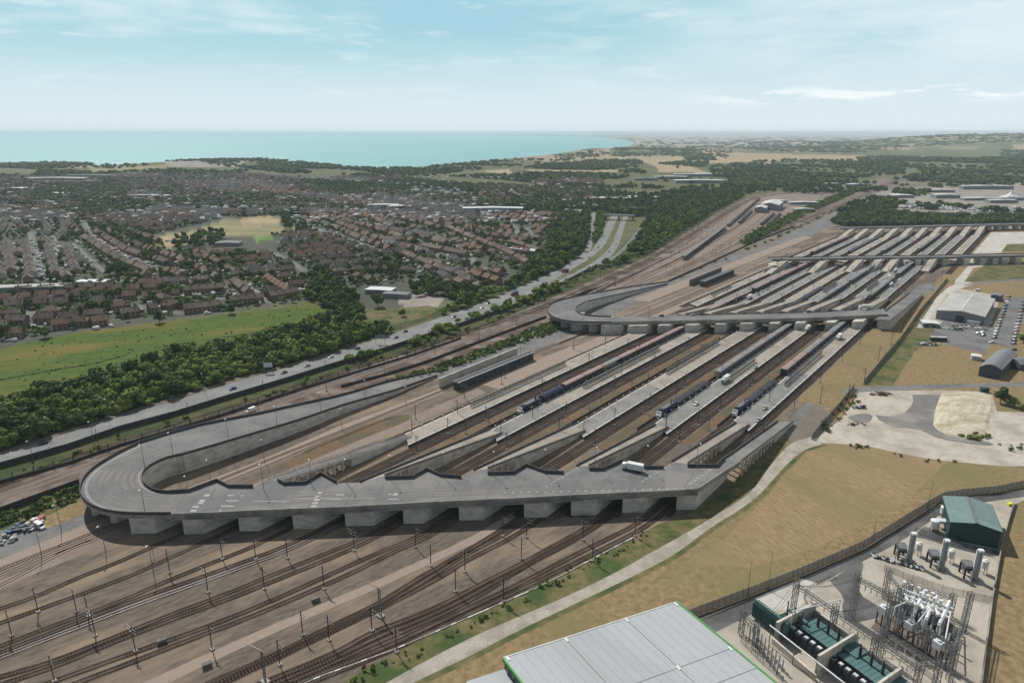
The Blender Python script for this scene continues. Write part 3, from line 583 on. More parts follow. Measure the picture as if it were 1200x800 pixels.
for i_, (t0, t1, m_) in enumerate([(.22, .27, 'tyre_band'), (.33, .37, 'tyre_band'), (.44, .53, 'worn_band'), (.60, .64, 'tyre_band'), (.72, .78, 'tyre_band'), (.84, .88, 'worn_band')]):
    b = MB(); b.ribbon(*inset(LA, LB, t0, t1, .004 + i_ * .0008)); b.build('tyre_track', m_, brA)
b = MB(); iw = smooth(INN[6:], 2); b.wall([(p[0], p[1], 0) for p in iw[:len(iw) // 2 + 6]], .5, ZA - .1); b.build('retaining_wall', 'pier_concrete', brA)
# straight deck: front edge, right corner, stepped back edge with the ramp mouths
FR = px([(200, 603), (250, 601.5), (300, 599), (350, 597), (400, 595), (500, 589.5), (600, 585), (700, 579.5), (760, 577), (817, 574)], ZA)
RT = px([(838, 560), (868, 541)], ZA)
BK = px([(848, 538), (840, 547), (806, 547), (806, 543), (787, 541), (777, 549), (756, 549), (728, 541), (706, 551), (691, 551), (690, 546), (676, 546), (660, 555), (638, 554), (616, 546), (602, 555), (572, 556), (572, 549), (555, 551), (540, 560), (516, 558), (500, 551), (484, 560), (452, 561), (451, 557), (422, 565), (394, 566), (376, 556), (358, 567), (333, 568), (326, 564), (314, 561), (296, 571), (268, 571), (254, 564), (222, 576), (200, 577.5)], ZA)
b = MB(); b.prism([p[:2] for p in FR + RT + BK], ZA - 1.7, ZA, m=1, mtop=0)
dkA = b.build('deck', ['deck_asphalt', 'concrete'], brA)
b = MB(); parapet(b, FR, .75, .4); parapet(b, [FR[-1]] + RT, .75, .4); b.build('front_parapet', 'concrete', brA)
b = MB(); b.wall([(p[0], p[1], ZA - 2.15) for p in offset(FR, .25)], .5, .5); b.wall([(p[0], p[1], ZA - .95) for p in offset(FR, .22)], .4, .25)
b.build('fascia_beam', 'concrete', brA)
b = MB(); b.wall([(p[0], p[1], ZA - 2.9) for p in offset(FR, -1.2)], .8, 1.3); b.wall([(at(x, 575 - (x - 200) * .036, ZA)[0], at(x, 575 - (x - 200) * .036, ZA)[1], ZA - 3.1) for x in range(215, 800, 30)], .8, 1.5); b.build('shade_beam', 'concrete', brA)  # downstand beams along the deck, added to keep light out underneath
b = MB()
for s0, s1 in ((0, 3), (5, 10), (12, 17), (19, 24), (26, 30), (32, 36)): b = MB(); parapet(b, BK[s0:s1 + (0 if s0 == 0 else 1)], 1.5, .45); b.build('parapet', 'dark_wall', brA)
# lighter coping strips and rough hatched verges behind the back parapet
for a in ((154, 183, 632), (216, 239, 629), (281, 304, 625.5), (344, 370, 623), (405, 438, 619.5), (473, 497, 616.5), (538, 566, 613), (614, 640, 610), (669, 698, 607), (729, 755, 604), (792, 815, 600.5)):
    pier(brA, a[0], a[1], a[2] - (3.2 if a[0] > 200 else 7), 30 if a[0] < 780 else 34, ZA - 1.7)  # pier bodies lengthened backwards to block side light under the deck
for a in ((108, 113, 604), (130, 138, 613), (122, 126, 588)): pier(brA, *a, 12, ZA - 1.7)
for X in (140, 180, 220): pass
ramp(brA, (314, 561), (326, 564), (474, 508.5), (482, 511.5), ZA, 1.5, surf='old_asphalt', rail=True, open_to=.55)
ramp(brA, (422, 565), (451, 557), (574, 503), (588, 508), ZA, 1.5, open_to=.24)
ramp(brA, (555, 551), (572, 549), (670, 498), (686, 505), ZA, 1.5, open_to=.24)
ramp(brA, (676, 546), (690, 546), (768, 498), (783, 501), ZA, 1.5, open_to=.24)
ramp(brA, (787, 541), (806, 543), (862, 496), (878, 498), ZA, 1.5, open_to=.5)
ramp(brA, (848, 538), (868, 541), (911, 494), (930, 494), ZA, 1.5, surf='deck_asphalt', open_to=.62)
# painted bars and arrows on the deck
b = MB(); zz = ZA + .01
for (ox, oy, s, rows) in ((300, 460, 5, [(355, 390, 580, 590), (342, 382, 602, 612), (335, 378, 620, 632), (325, 368, 640, 650), (318, 360, 658, 668)]), (80, 460, 5, [(790, 832, 594, 606), (765, 805, 624, 638), (755, 795, 640, 650), (725, 770, 662, 672), (712, 755, 684, 696)]),
                          (80, 460, 5, [(920, 1000, 629, 635), (890, 980, 660, 666), (930, 970, 598, 604), (1005, 1030, 599, 604), (880, 900, 684, 692)]), (300, 460, 5, [(465, 520, 595, 600), (430, 500, 622, 625), (800, 835, 588, 600), (770, 800, 592, 597), (770, 835, 620, 624), (-20, 200, 634, 636.5), (240, 700, 618, 620)])):
    for x0, x1, y0, y1 in rows: b.quad(crop(ox, oy, s, [(x0, y1), (x1 - 8, y1), (x1, y0), (x0 + 8, y0)], zz))
for i in range(24):
    x = 590 + i * 9.5; y = 576.5 - i * .22; b.quad(px([(x, y + 1), (x + 2.2, y + 1), (x + 3, y), (x + .8, y)], zz))
for i in range(10):
    x = 808 + i * 4.6; y = 566 - i * 3.1; b.quad(px([(x, y + 1), (x + 3, y - .3), (x + 2, y - 1), (x - 1, y + .2)], zz))
for i in range(9):
    x = 640 + i * 4.5; y = 569 - i * 2.6; b.quad(px([(x, y + 1), (x + 2.6, y + .2), (x + 2, y - .4), (x - .6, y + .4)], zz)); x += 112; y -= 6; b.quad(px([(x, y + 1), (x + 2.6, y + .2), (x + 2, y - .4), (x - .6, y + .4)], zz))
b.build('road_marking', 'paint', brA)
b = MB(); zz = ZA + .003
for x in range(205, 815, 33): b.quad(px([(x, 602 - (x - 200) * .045 + .3), (x + .6, 602 - (x - 200) * .045 + .3), (x + 14.6, 574 - (x - 200) * .035), (x + 14, 574 - (x - 200) * .035)], zz))
b.build('expansion_joint', 'joint_dark', brA)
for j, (y0, y1, m_) in enumerate(((.22, .30, 'tyre_band'), (.36, .41, 'worn_band'), (.50, .58, 'tyre_band'), (.66, .70, 'tyre_band'))):
    b = MB(); A_, B_ = [], []
    for x in range(200, 800, 20):
        yf = 601.5 - (x - 200) * .045; yb = 577 - (x - 200) * .04; A_.append(at(x, yf + (yb - yf) * y0, ZA + .005 + j * .0006)); B_.append(at(x, yf + (yb - yf) * y1, ZA + .005 + j * .0006))
    b.ribbon(A_, B_); b.build('tyre_track', m_, brA)

# --- second bridge with its own loop
brB = empty('road_bridge', (0, 0, 0), 0, 'second road bridge, with a smaller hairpin ramp, crossing the middle of the terminal', 'bridge')
ob = [(784, 330, .3), (740, 336, 3.2), (700, 343, 6), (674, 348, 8.2), (660, 351, ZA), (650, 354, ZA), (643, 358, ZA), (641, 363, ZA), (643, 368, ZA), (649, 372.5, ZA), (660, 376, ZA), (680, 378, ZA), (716, 378, ZA)]
ib = [(782, 333, .3), (740, 342, 3.2), (706, 349.5, 6), (690, 353, 8), (682, 356, ZA), (676, 359.5, ZA), (674, 363, ZA), (676, 366.5, ZA), (682, 369, ZA), (696, 371, ZA), (716, 371.2, ZA)]
OB = [at(*p) for p in ob]; IB = [at(*p) for p in ib]
b = MB(); PA, PB = equal(OB[:5], 10), equal(IB[:4], 10); solid_ribbon(b, PA, PB); b.build('approach_ramp', ['deck_asphalt', 'pier_concrete'], brB)
b = MB(); LA, LB = equal(smooth(OB[4:], 2), 36), equal(smooth(IB[3:], 2), 36); solid_ribbon(b, LA, LB, 0, 1.7); b.build('loop_deck', ['deck_asphalt', 'concrete'], brB)
for P_ in (PA, PB, LA, LB): b = MB(); parapet(b, P_, 1, .45); b.build('parapet', 'dark_wall', brB)
b = MB(); b.wall([(p[0], p[1], 0) for p in LB[:20]], .5, ZA - .1); b.build('retaining_wall', 'pier_concrete', brB)
FB = px([(716, 378), (760, 377), (850, 375.5), (950, 373), (1040, 369)], ZA); BB = px([(1034, 362), (950, 366.5), (850, 369), (760, 370.6), (716, 371.2)], ZA)
b = MB(); b.prism([p[:2] for p in FB + BB], ZA - 1.7, ZA, m=1, mtop=0); b.build('deck', ['deck_asphalt', 'concrete'], brB)
b = MB(); parapet(b, FB + BB[:1], .8, .4); b.build('front_parapet', 'concrete', brB)
b = MB(); b.wall([(p[0], p[1], ZA - 2.1) for p in offset(FB, .3)], .5, .5); b.build('fascia_beam', 'concrete', brB)
for a in ((644, 649, 379), (657, 665, 384), (669, 682, 387.5), (690, 700, 389), (704, 727, 392), (735, 757, 392), (770, 784, 391.5), (802, 817, 391), (837, 848, 390), (866, 880, 389.5), (900, 911, 389), (930, 941, 388.5), (966, 977, 388), (997, 1010, 387), (1028, 1044, 386)):
    pier(brB, *a, 26, ZA - 1.7)
VR = {k: S * (-186.3 + 25.25 * (k - 1)) for k in range(0, 7)}          # right-hand edge of each platform
def W3(u, v, z): x, y = uv(u, v); return Vector((x, y, z))
# short ramps from the second bridge down to the platforms beyond
B_END = [(-191.5, 458), (-178.5, 468), (-166, 479), (-153.5, 494), (-141, 508), (-128.5, 523), (-116, 539), (-102.5, 551), (-89, 564)]
for v, ue in B_END[1:]:
    x0 = None
    # where this lane meets the deck's back edge
    for q in range(200):
        u = 330 * S + q; X, Y = uv(u, v * S)
        if pj(X, Y, ZA)[1] < 371.2 - (pj(X, Y, ZA)[0] - 716) * .029: break
    ramp_w(brB, [W3(u - 1, (v - 6.5) * S, ZA), W3(ue * S, (v - 6.5) * S, 1.5)], [W3(u - 1, v * S, ZA), W3(ue * S, v * S, 1.5)], surf='platform_beige', open_to=.3)
ramp_w(brB, [W3(588, -100.5, ZA), W3(742, -100.5, 1.5)], [W3(592, -89.2, ZA), W3(742, -89.2, 1.5)], surf='deck_asphalt', open_to=.01)

# --- third and fourth bridges, straight across and on to the right
def straight_bridge(label, front, width, zt, piers, ramps_v, tops_dy, foot, surf='deck_asphalt', pd=10):
    br = empty('road_bridge', (0, 0, 0), 0, label, 'bridge')
    F_ = px(front, zt); Bk = offset(F_, -width)
    b = MB(); b.prism([p[:2] for p in F_ + list(reversed(Bk))], zt - 1.7, zt, m=1, mtop=0); b.build('deck', [surf, 'concrete'], br)
    for P_ in (F_, Bk): b = MB(); parapet(b, P_, .9, .4); b.build('parapet', 'dark_wall', br)
    for (x, y) in piers:
        q = at(x, y, 0); b = MB(); b.box((q[0], q[1] + width * .5, (zt - 1.7) / 2), (6.5, width * .82, zt - 1.7)); b.build('pier', 'pier_concrete', br)
    for v in ramps_v:
        # front edge crossing of this lane
        for q in range(4000):
            u = 540 * S + q * .25; X, Y = uv(u, v * S)
            if Y > np.interp(X, [p[0] for p in F_], [p[1] for p in F_]): break
        uf = u - foot * S
        ramp_w(br, [W3(u + .5, (v - 7) * S, zt), W3(uf, (v - 7) * S, 1.5)], [W3(u + .5, v * S, zt), W3(uf, v * S, 1.5)], surf='concrete_slab', open_to=.12)
    return br
frC = [(905, 304.5), (940, 304.5), (1000, 303), (1080, 302.5), (1200, 300), (1480, 294)]
brC = straight_bridge('third road bridge, a long thin deck on square piers running off to the right', frC, 15, ZA, [(908, 318), (912, 316), (1030, 314), (1064, 313), (1076, 312), (1086, 312), (1108, 311), (1133, 311), (1152, 310), (1167, 310), (1178, 310), (1194, 309.5), (1215, 309), (1240, 308)], [-189, -161, -136, -122, -110.5, -83], 0, 46)
frD = [(985, 268), (1060, 266.5), (1140, 264.5), (1200, 263), (1480, 258)]
brD = straight_bridge('fourth road bridge farthest off below the dark woodland', frD, 18, ZA, [(1152, 270), (1160, 270), (1172, 270), (1180, 269.5), (1192, 269), (1203, 269), (1214, 269), (1226, 268)], [-201 + 7 + 13.6 * i for i in range(10)], 0, 62)

# ------------------------------------------------------------------ platforms
def platform(name, v0, v1, u0, u1, mtop, label, group, fence=None, taper=8.0, lights=True, zt=1.5):
    o = empty('platform', (*uv(u0, v0), 0), 0, label, 'platform', group); ox, oy = o.location[0], o.location[1]
    def P(u, v, z=0): x, y = uv(u, v); return (x - ox, y - oy, z)
    b = MB(); b.prism([P(u0, v0), P(u0 - taper, v1), P(u1, v1), P(u1, v0)], 0, zt, m=1, mtop=0); b.build('slab', [mtop, 'dark_wall'], o)
    b = MB()
    for v, sg in ((v0 + .35, 1), (v1 - .35, -1)):
        b.quad([P(u0 + (0 if sg > 0 else -taper), v - .3, zt + .006), P(u0 + (0 if sg > 0 else -taper), v + .3, zt + .006), P(u1, v + .3, zt + .006), P(u1, v - .3, zt + .006)][::-1])
    b.build('edge_line', 'edge_white', o)
    if lights:
        b = MB()
        for v in (v0 + .1, v1 - .1):
            for i in range(int((u1 - u0) / 8)):
                q = P(u0 + 4 + i * 8, v); b.box((q[0], q[1], zt + .55), (.12, .12, 1.1)); b.box((q[0], q[1], zt + 1.2), (.62, .62, .3), UROT, 1)
        k = b.build('edge_markers', ['steel_dark', 'white_dull'], o); k['kind'] = 'stuff'
    if fence:
        f0, f1, fv = fence
        b = MB(); n = int((f1 - f0) / 3.4)
        for i in range(n + 1): q = P(f0 + (f1 - f0) * i / n, fv); b.box((q[0], q[1], zt + 1.7), (.16, .16, 3.4))
        fo = b.build('screen_posts', 'steel_dark', o)
        b = MB(); a, c = P(f0, fv, zt + 1.6), P(f1, fv, zt + 1.6); b.beam(a, c, .06, 2.6); b.build('screen_panel', 'screen', fo)
        b = MB(); b.beam(P(f0, fv, zt + 3.35), P(f1, fv, zt + 3.35), .16, .12); b.build('screen_rail', 'white_dull', fo)
    # dashed lane line
    b = MB(); vm = v0 + (v1 - v0) * .62
    for i in range(int((u1 - u0) / 14)):
        u = u0 + 6 + i * 14; b.quad([P(u, vm - .12, zt + .007), P(u, vm + .12, zt + .007), P(u + 5, vm + .12, zt + .007), P(u + 5, vm - .12, zt + .007)][::-1])
    b.build('lane_line', 'paint', o)
    return o
ms = mat('screen', (.24, .25, .235), (.17, .175, .16), .6, rough=.6, alpha=.55)
PW = 9.0 * S
starts = {1: 218, 2: 249, 3: 280, 4: 310, 5: 340}; ends = {1: 470, 2: 503, 3: 536, 4: 568, 5: 600}
fence1 = {1: [(265, 360, .30)], 2: [(330, 430, .45)], 3: [(385, 470, .12)], 4: [(388, 445, .5)], 5: [(410, 490, .42)]}
names = ['beige', 'half grey', 'grey', 'grey and beige', 'grey']
for k in range(1, 6):
    f = fence1[k][0]; v0 = VR[k] - PW
    # near half asphalt, far half concrete, as two surfaces meeting end to end
    platform('platform', v0, VR[k], starts[k], ends[k], 'platform_beige' if k == 1 else 'platform_grey', '%s loading platform between the nearest two bridges, %s from left' % (names[k - 1], ordw(k)), 'platforms between the first two bridges', fence=(f[0], f[1], v0 + PW * f[2]))
    if k > 1:
        bu = {2: 300, 3: 360, 4: 395, 5: 440}[k]
        sheet('platform_concrete', [uv(bu, v0 + .7), uv(bu, VR[k] - .7), uv(ends[k] - 2, VR[k] - .7), uv(ends[k] - 2, v0 + .7)], 'platform_beige', 1.505)
# second field: narrower, closer platforms
C_FOOT = {}
def cu(v, fr, z=ZA):
    F_ = px(fr, z)
    for q in range(4000):
        u = 540 * S + q * .25; X, Y = uv(u, v * S)
        if Y > np.interp(X, [p[0] for p in F_], [p[1] for p in F_]): return u
vs2 = [-191.5 + 12.6 * i for i in range(9)]
for i, v in enumerate(vs2):
    u0 = np.interp(v, [q[0] for q in B_END], [q[1] for q in B_END]) * S; u1 = cu(v, frC) + 4
    platform('platform', (v - 7.0) * S, v * S, u0 - 2, u1, ['platform_beige', 'platform_grey', 'platform_grey', 'platform_grey', 'platform_beige', 'platform_grey', 'platform_grey', 'platform_grey', 'platform_grey'][i], 'narrow platform between the second and third bridges, %s from left' % ordw(i + 1), 'platforms between the second and third bridges', taper=4, fence=(u0 + 40, u0 + 90, (v - 5) * S) if i in (0, 5, 7) else None)
for i in range(10):
    v = -194 + 13.6 * i; u0 = cu(v, frC) + 26; u1 = cu(v, frD) - 58 * S
    if u1 - u0 < 20: continue
    platform('platform', (v - 7.5) * S, v * S, u0, u1 + 2, ['platform_beige', 'platform_grey', 'platform_grey'][i % 3], 'short far platform between the third and fourth bridges, %s from left' % ordw(i + 1), 'platforms between the third and fourth bridges', taper=2, lights=False)
# left-hand approach area of field two and the grey apron at its right
sheet('apron', [uv(*q) for q in ((735, -101), (742, -88), (800, -84), (815, -94), (800, -101))], 'old_asphalt', Z4)
strip_sheet('beige_track', [uv(u, -258) + (0,) for u in (390, 560, 860)], [uv(u, -249) + (0,) for u in (390, 560, 860)], 'beige_path', Z3)
strip_sheet('beige_track', [uv(u, -280) + (0,) for u in (400, 560, 960)], [uv(u, -268) + (0,) for u in (400, 560, 960)], 'pink_ballast', Z3)
strip_sheet('weedy_median', [uv(u, -300) + (0,) for u in (560, 700, 1080)], [uv(u, -284) + (0,) for u in (560, 700, 1080)], 'beige_path', Z3)
# brown weedy medians between the platforms of the first field
for k in range(0, 5):
    a = VR[k] if k else VR[1] - PW - 26; c = VR[k + 1] - PW; u0 = 205 + 31 * k if k else 330; u1 = {0: 445, 1: 460, 2: 500, 3: 530, 4: 560}[k]
    w0 = a + 9.0 if k else a + 6; w1 = c - 5.2
    if k: strip_sheet('track_bed', [uv(u_, a + .1) + (0,) for u_ in (u0 - 40, u1 + 10)], [uv(u_, c - .1) + (0,) for u_ in (u0 - 40, u1 + 10)], 'ballast', Z2)
    L = [uv(u0 - 30 + (u1 - u0 + 30) * t / 24, w0 + random.uniform(-.5, .5)) + (0,) for t in range(25)]; Rr = [uv(u0 - 30 + (u1 - u0 + 30) * t / 24, w1 + random.uniform(-.5, .5)) + (0,) for t in range(25)]
    strip_sheet('weedy_median', L, Rr, 'brown_weeds' if k else 'beige_path', Z3)
sheet('dark_spoil', smooth(px([(318, 552), (345, 534), (400, 510), (450, 490), (478, 484), (486, 490), (450, 504), (400, 524), (350, 546), (318, 552)]), 2), 'brown_weeds', Z3)
strip_sheet('weedy_median', [uv(u, VR[5] + 5.5) + (0,) for u in range(395, 640, 12)], [uv(u, VR[5] + 22 + (u - 395) * .03) + (0,) for u in range(395, 640, 12)], 'dry_grass', Z3)
# ------------------------------------------------------------------ railway tracks
def track(path, sleepers=True, ballast='ballast', rail_m='rail', z=.03, gauge=1.5, rw=.13, bw=2.9):
    P = resample(smooth([(p[0], p[1], 0) for p in path], 2), 9.0)
    b = MB(); b.ribbon([(p[0], p[1], z) for p in offset(P, -bw / 2)], [(p[0], p[1], z) for p in offset(P, bw / 2)], 0)
    if sleepers:
        for (x, y, _, h) in along(P, .95):
            b.box((x, y, z + .03), (.30, 2.3, .06), h, 1)
    for s in (-1, 1):
        a = offset(P, s * gauge / 2 - rw / 2); c = offset(P, s * gauge / 2 + rw / 2); zt = z + .2
        b.ribbon([(p[0], p[1], zt) for p in a], [(p[0], p[1], zt) for p in c], 2)
        b.ribbon([(p[0], p[1], z) for p in a], [(p[0], p[1], zt) for p in a], 2); b.ribbon([(p[0], p[1], z) for p in c], [(p[0], p[1], zt) for p in c], 2)
    o = b.build('railway_track', [ballast, 'sleeper', rail_m]); o['kind'] = 'structure'; return o
def ext(pts, m=45):
    P = [at(*p) for p in pts]; P.append((P[-1][0] + sT * m, P[-1][1] + cT * m, 0)); 
    a, b_ = P[0], P[1]; L = math.dist(a, b_); P.insert(0, (a[0] - (b_[0] - a[0]) / L * 40, a[1] - (b_[1] - a[1]) / L * 40, 0)); return P
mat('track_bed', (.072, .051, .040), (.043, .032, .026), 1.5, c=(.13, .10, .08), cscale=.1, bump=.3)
mat('shaded_bed', (.042, .032, .027), (.027, .022, .020), 1.5, c=(.075, .056, .046), cscale=.1, bump=.3)  # darker copy of the track bed; platform and ramp shade is in its colour
FG = [
 [(0, 713), (45, 698), (90, 677), (135, 660), (169, 645)], [(0, 730), (45, 714), (90, 698), (157, 673), (180, 662), (225, 642)],
 [(0, 757), (67, 731), (135, 707), (190, 683), (236, 664), (270, 651), (302, 638)], [(0, 764.5), (67, 738.5), (112, 720.5), (169, 699), (250, 671), (349, 635)],
 [(0, 770), (67, 744), (114, 726), (172, 704), (254, 675.5), (360, 636)],
 [(0, 793), (63, 775), (135, 746), (202, 719), (270, 694), (317, 674), (376, 651), (428, 630)], [(7, 800), (68, 780), (135, 751), (204, 725), (270, 701), (322, 680), (385, 655), (437, 632)],
 [(63, 798), (157, 764), (236, 737), (311, 707), (380, 676), (439, 649), (491, 629)], [(90, 800), (180, 766), (225, 748), (270, 732), (322, 711), (407, 674), (464, 645), (502, 630)],
 [(250, 798), (324, 766), (385, 735), (443, 708), (493, 676), (522, 660), (561, 637), (583, 624)], [(261, 800), (335, 766), (394, 737), (452, 710), (520, 674), (545, 657), (612, 624)],
 [(257, 799), (330, 766), (390, 736), (449, 709), (508, 674), (540, 652), (596, 624)],
 [(313, 798), (396, 764), (434, 741), (475, 727), (520, 708), (567, 682), (612, 660), (657, 635), (687, 619)], [(326, 798), (404, 765), (445, 744), (490, 727), (540, 704), (576, 684), (622, 660), (700, 618)],
 [(340, 798), (452, 748), (520, 719), (575, 690), (608, 666.5), (650, 643), (697, 618.5)], [(347, 800), (459, 755), (500, 735), (590, 693.5), (662, 656), (702, 636), (752, 612)],
 [(362, 800), (464, 759), (500, 742), (590, 700), (669, 662), (715, 639), (765, 613)]]
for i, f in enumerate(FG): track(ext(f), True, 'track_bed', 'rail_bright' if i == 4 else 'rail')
track(px([(-60, 692), (0, 668), (50, 647), (104, 626.5), (256, 562), (400, 505), (516, 459), (600, 424), (700, 385)]), True, 'beige_path'); track(px([(-60, 698), (0, 674), (52, 652), (108, 630), (262, 567), (405, 510), (520, 464)]), False, 'beige_path')
track(px([(-40, 705), (13, 680), (82, 642), (115, 632)]), False, 'beige_path')
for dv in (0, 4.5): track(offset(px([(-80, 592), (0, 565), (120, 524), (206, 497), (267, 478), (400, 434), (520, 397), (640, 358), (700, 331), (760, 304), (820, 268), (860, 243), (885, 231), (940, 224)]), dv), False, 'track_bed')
for dv in (13, 17.5): track(offset(px([(-80, 592), (0, 565), (120, 524), (206, 497), (267, 478), (400, 434), (520, 397), (640, 358), (700, 331), (760, 304), (815, 276), (862, 250), (890, 233)]), dv), False, 'pink_ballast', 'rail_bright')
for dv in (8, 22, 27): track(offset(px([(640, 360), (700, 333), (760, 306), (815, 280), (862, 253), (892, 235)]), dv + 5), False, 'pink_ballast')
for a in ([(700, 341), (780, 312), (830, 285), (870, 262), (900, 240)], [(740, 336), (810, 308), (850, 285), (885, 262), (905, 243)], [(760, 331), (830, 300), (870, 276), (900, 255), (925, 240)], [(800, 315), (850, 293), (890, 268), (915, 248)]): track(px(a), False, 'pink_ballast')
for dv in (0, 5): track(offset(px([(620, 398), (700, 367), (780, 339), (884, 284), (950, 257), (1000, 236), (1045, 214), (1066, 204)]), dv - 4) if False else offset(px([(884, 281), (950, 254), (1000, 234), (1045, 214), (1066, 204)]), dv), False, 'corridor_ballast')
def u_at_Y(v, Y):  # u where the lane v reaches plan Y
    return (Y + v * sT) / cT
for k in range(1, 6):
    L = VR[k] - PW - 2.6
    lanes = [VR[k] + 2.7, VR[k] + 6.6, L]
    for j, v in enumerate(lanes):
        u0 = u_at_Y(v, 246); u1 = {1: 480, 2: 515, 3: 545, 4: 580, 5: 615}[k]
        if j == 1 and k == 5: continue
        track([uv(u0, v) + (0,), uv(u1, v) + (0,)], True, 'shaded_bed', bw=3.7)
# tracks between the platforms of the second and third fields
for i, v in enumerate(vs2 + [vs2[-1] + 12.6]):
    vv = (v - 7 - 2.8) * S; track([uv(560, vv) + (0,), uv(cu(v, frC) + 30, vv) + (0,)], False, 'shaded_bed', bw=6)
for i in range(11):
    vv = (-194 + 13.6 * i - 7.5 - 3.0) * S; track([uv(cu(-190, frC) + 10 + i * 6, vv) + (0,), uv(1330, vv) + (0,)], False, 'shaded_bed', bw=6.5)
# cable trough beside the right-hand tracks
b = MB(); P = resample(px([(330, 812), (376, 792), (464, 760), (500, 744.5), (588, 706.5), (628, 689), (666, 670), (745, 628)]), 2.0)
for (x, y, _, h) in along(P, 2.0): b.box((x + random.uniform(-.08, .08), y, .12), (1.9, .45, .24), h + random.uniform(-.05, .05), 0 if random.random() < .7 else 1)
tag(b.build('cable_trough', ['concrete', 'white_dull']), 'pale concrete cable trough running beside the right-hand tracks', 'cable trough')

# ------------------------------------------------------------------ masts, lamps
def make_mast(h=9.2, arms=1):
    o = empty('catenary_mast', (0, 0, 0), 0, 'mast', 'mast')
    b = MB(); b.box((0, 0, h / 2), (.24, .24, h), 0); b.build('post', 'steel_dark', o)
    b = MB(); b.box((0, 0, .25), (1.1, 1.1, .5)); b.build('footing', 'concrete', o)
    for s in ((1,) if arms == 1 else (1, -1)):
        b = MB(); b.beam((0, 0, h - 1.2), (0, -3.0 * s, h - .7), .09, .09); b.beam((0, 0, h - 2.6), (0, -3.0 * s, h - 2.1), .09, .09); b.beam((0, -1.9 * s, h - .8), (0, -1.6 * s, h - 2.4), .1, .1); b.tube((0, -.35 * s, h - 1.15), (0, -1.0 * s, h - 1.05), .16, n=6); b.tube((0, -.35 * s, h - 2.55), (0, -1.0 * s, h - 2.45), .16, n=6)
        b.build('bracket_arm', 'steel_galv', o)
    return o
m1 = make_mast(); m2_ = make_mast(9.6, 2); m1['label'] = m2_['label'] = ''
UM1, UM2 = [], []
def masts(bases, tmpl, group, two=False, h=1.0, rz=None):
    r = []
    for i, p in enumerate(bases):
        q = at(*p) if len(p) == 2 else p
        o = place(m2_ if (two or i % 3 == 2) else m1, UM2 if (two or i % 3 == 2) else UM1, q, (UROT if rz is None else rz) + random.uniform(-.05, .05), (1, 1, h * random.uniform(.95, 1.05))); o['group'] = group; r.append(o)
    ord_labels(r, tmpl); return r
masts([(45, 717), (90, 717), (112, 745), (104, 722), (64, 798), (159, 763), (199, 671), (261, 655), (244, 694), (249, 761), (337, 654), (415, 645), (487, 641), (310, 690), (380, 690), (505, 663), (355, 744), (386, 750), (328, 779), (436, 739), (465, 764), (589, 628), (617, 630), (683, 633), (744, 628), (611, 655), (545, 670), (534, 693), (694, 657), (590, 705), (14, 745), (300, 655)],
      'dark mast among the tracks below the nearest bridge, {o} from left', 'catenary masts in front of the nearest bridge', h=1.0)
masts([(487, 491), (483, 510), (536, 487), (525, 508), (546, 508), (573, 498), (587, 508), (592, 443), (544, 466), (588, 450), (630, 484), (624, 492), (672, 409), (709, 407), (749, 416), (780, 405), (704, 470), (720, 498), (761, 478), (759, 454), (793, 436), (822, 418), (812, 476), (818, 498), (792, 466), (848, 402), (860, 393), (853, 470), (878, 456), (901, 474), (873, 420), (845, 442), (780, 502), (684, 507), (668, 446), (690, 430), (728, 440), (740, 462), (900, 440), (925, 455), (652, 462), (780, 506), (830, 505), (690, 492), (655, 508), (930, 420), (960, 405), (896, 404)] + [uv(starts[k] - 10 + j * 52, VR[k] + 7.9) + (0,) for k in range(1, 6) for j in range(5)],
      'mast beside platforms between the nearest two bridges, {o} from left', 'catenary masts between the first two bridges')
masts([(961, 472), (993, 470), (1012, 450), (1029, 422), (1044, 404), (1057, 390), (1066, 374), (1093, 340), (1103, 328), (1113, 316), (1138, 300), (1147, 289)], 'mast in the dry grass right of the platforms, {o} from left', 'masts right of the platforms', h=1.15)
for k in range(1, 5):
    v_ = VR[k + 1] - PW - 4.9; o = empty('trackside_fence', (0, 0, 0), 0, 'low dark trackside fence on the median left of platform %s from left, near field' % ordw(k + 1), 'fence')
    P_ = [uv(u_, v_) + (0,) for u_ in (starts[k] + 20, ends[k] - 15)]; b = MB(); b.wall(P_, .12, 1.0); [b.box((q[0], q[1], .7), (.25, .25, 1.4)) for q in along(P_, 6)]; b.build('railing', 'steel_dark', o)
f2 = []
for i, v in enumerate(vs2):
    for j in range(5):
        u = 590 + i * 14 + j * 44; f2.append(uv(u, (v + (1.0 if j % 2 else 4.6)) * S) + (0,))
masts(f2, 'small mast between the second and third bridges, {o} from left', 'catenary masts between the second and third bridges')
f3 = [uv(cu(-190 + i * 13, frC) + 45 + j * 60, (-194 + 13.6 * i - 9) * S) + (0,) for i in range(9) for j in range(3)]
masts(f3, 'tiny mast between the third and fourth bridges, {o} from left', 'catenary masts between the third and fourth bridges')
cpath = offset(px([(-40, 578), (0, 565), (120, 524), (206, 497), (267, 478), (400, 434), (520, 397), (640, 358), (700, 331), (760, 304), (820, 268), (860, 243)]), -4)
masts([q[:3] for q in along(cpath, 46, 10)], 'mast on the motorway side of the railway, {o} from left', 'catenary masts along the far side of the corridor', rz=R(200))
masts([q[:3] for q in along(offset(cpath, 27)[2:], 46, 25)], 'mast on the terminal side of the railway, {o} from left', 'catenary masts along the near side of the corridor')
masts([(790 + i * 11, 322 - i * 5.6) for i in range(9)] + [(838 + i * 16, 300 - i * 8.2) for i in range(8)] + [(812, 300), (830, 290), (850, 276), (870, 262), (780, 318), (742, 330), (720, 335), (1010, 236), (1030, 226), (965, 255)], 'small mast around the depot sidings, {o} from left', 'masts around the depot sidings')
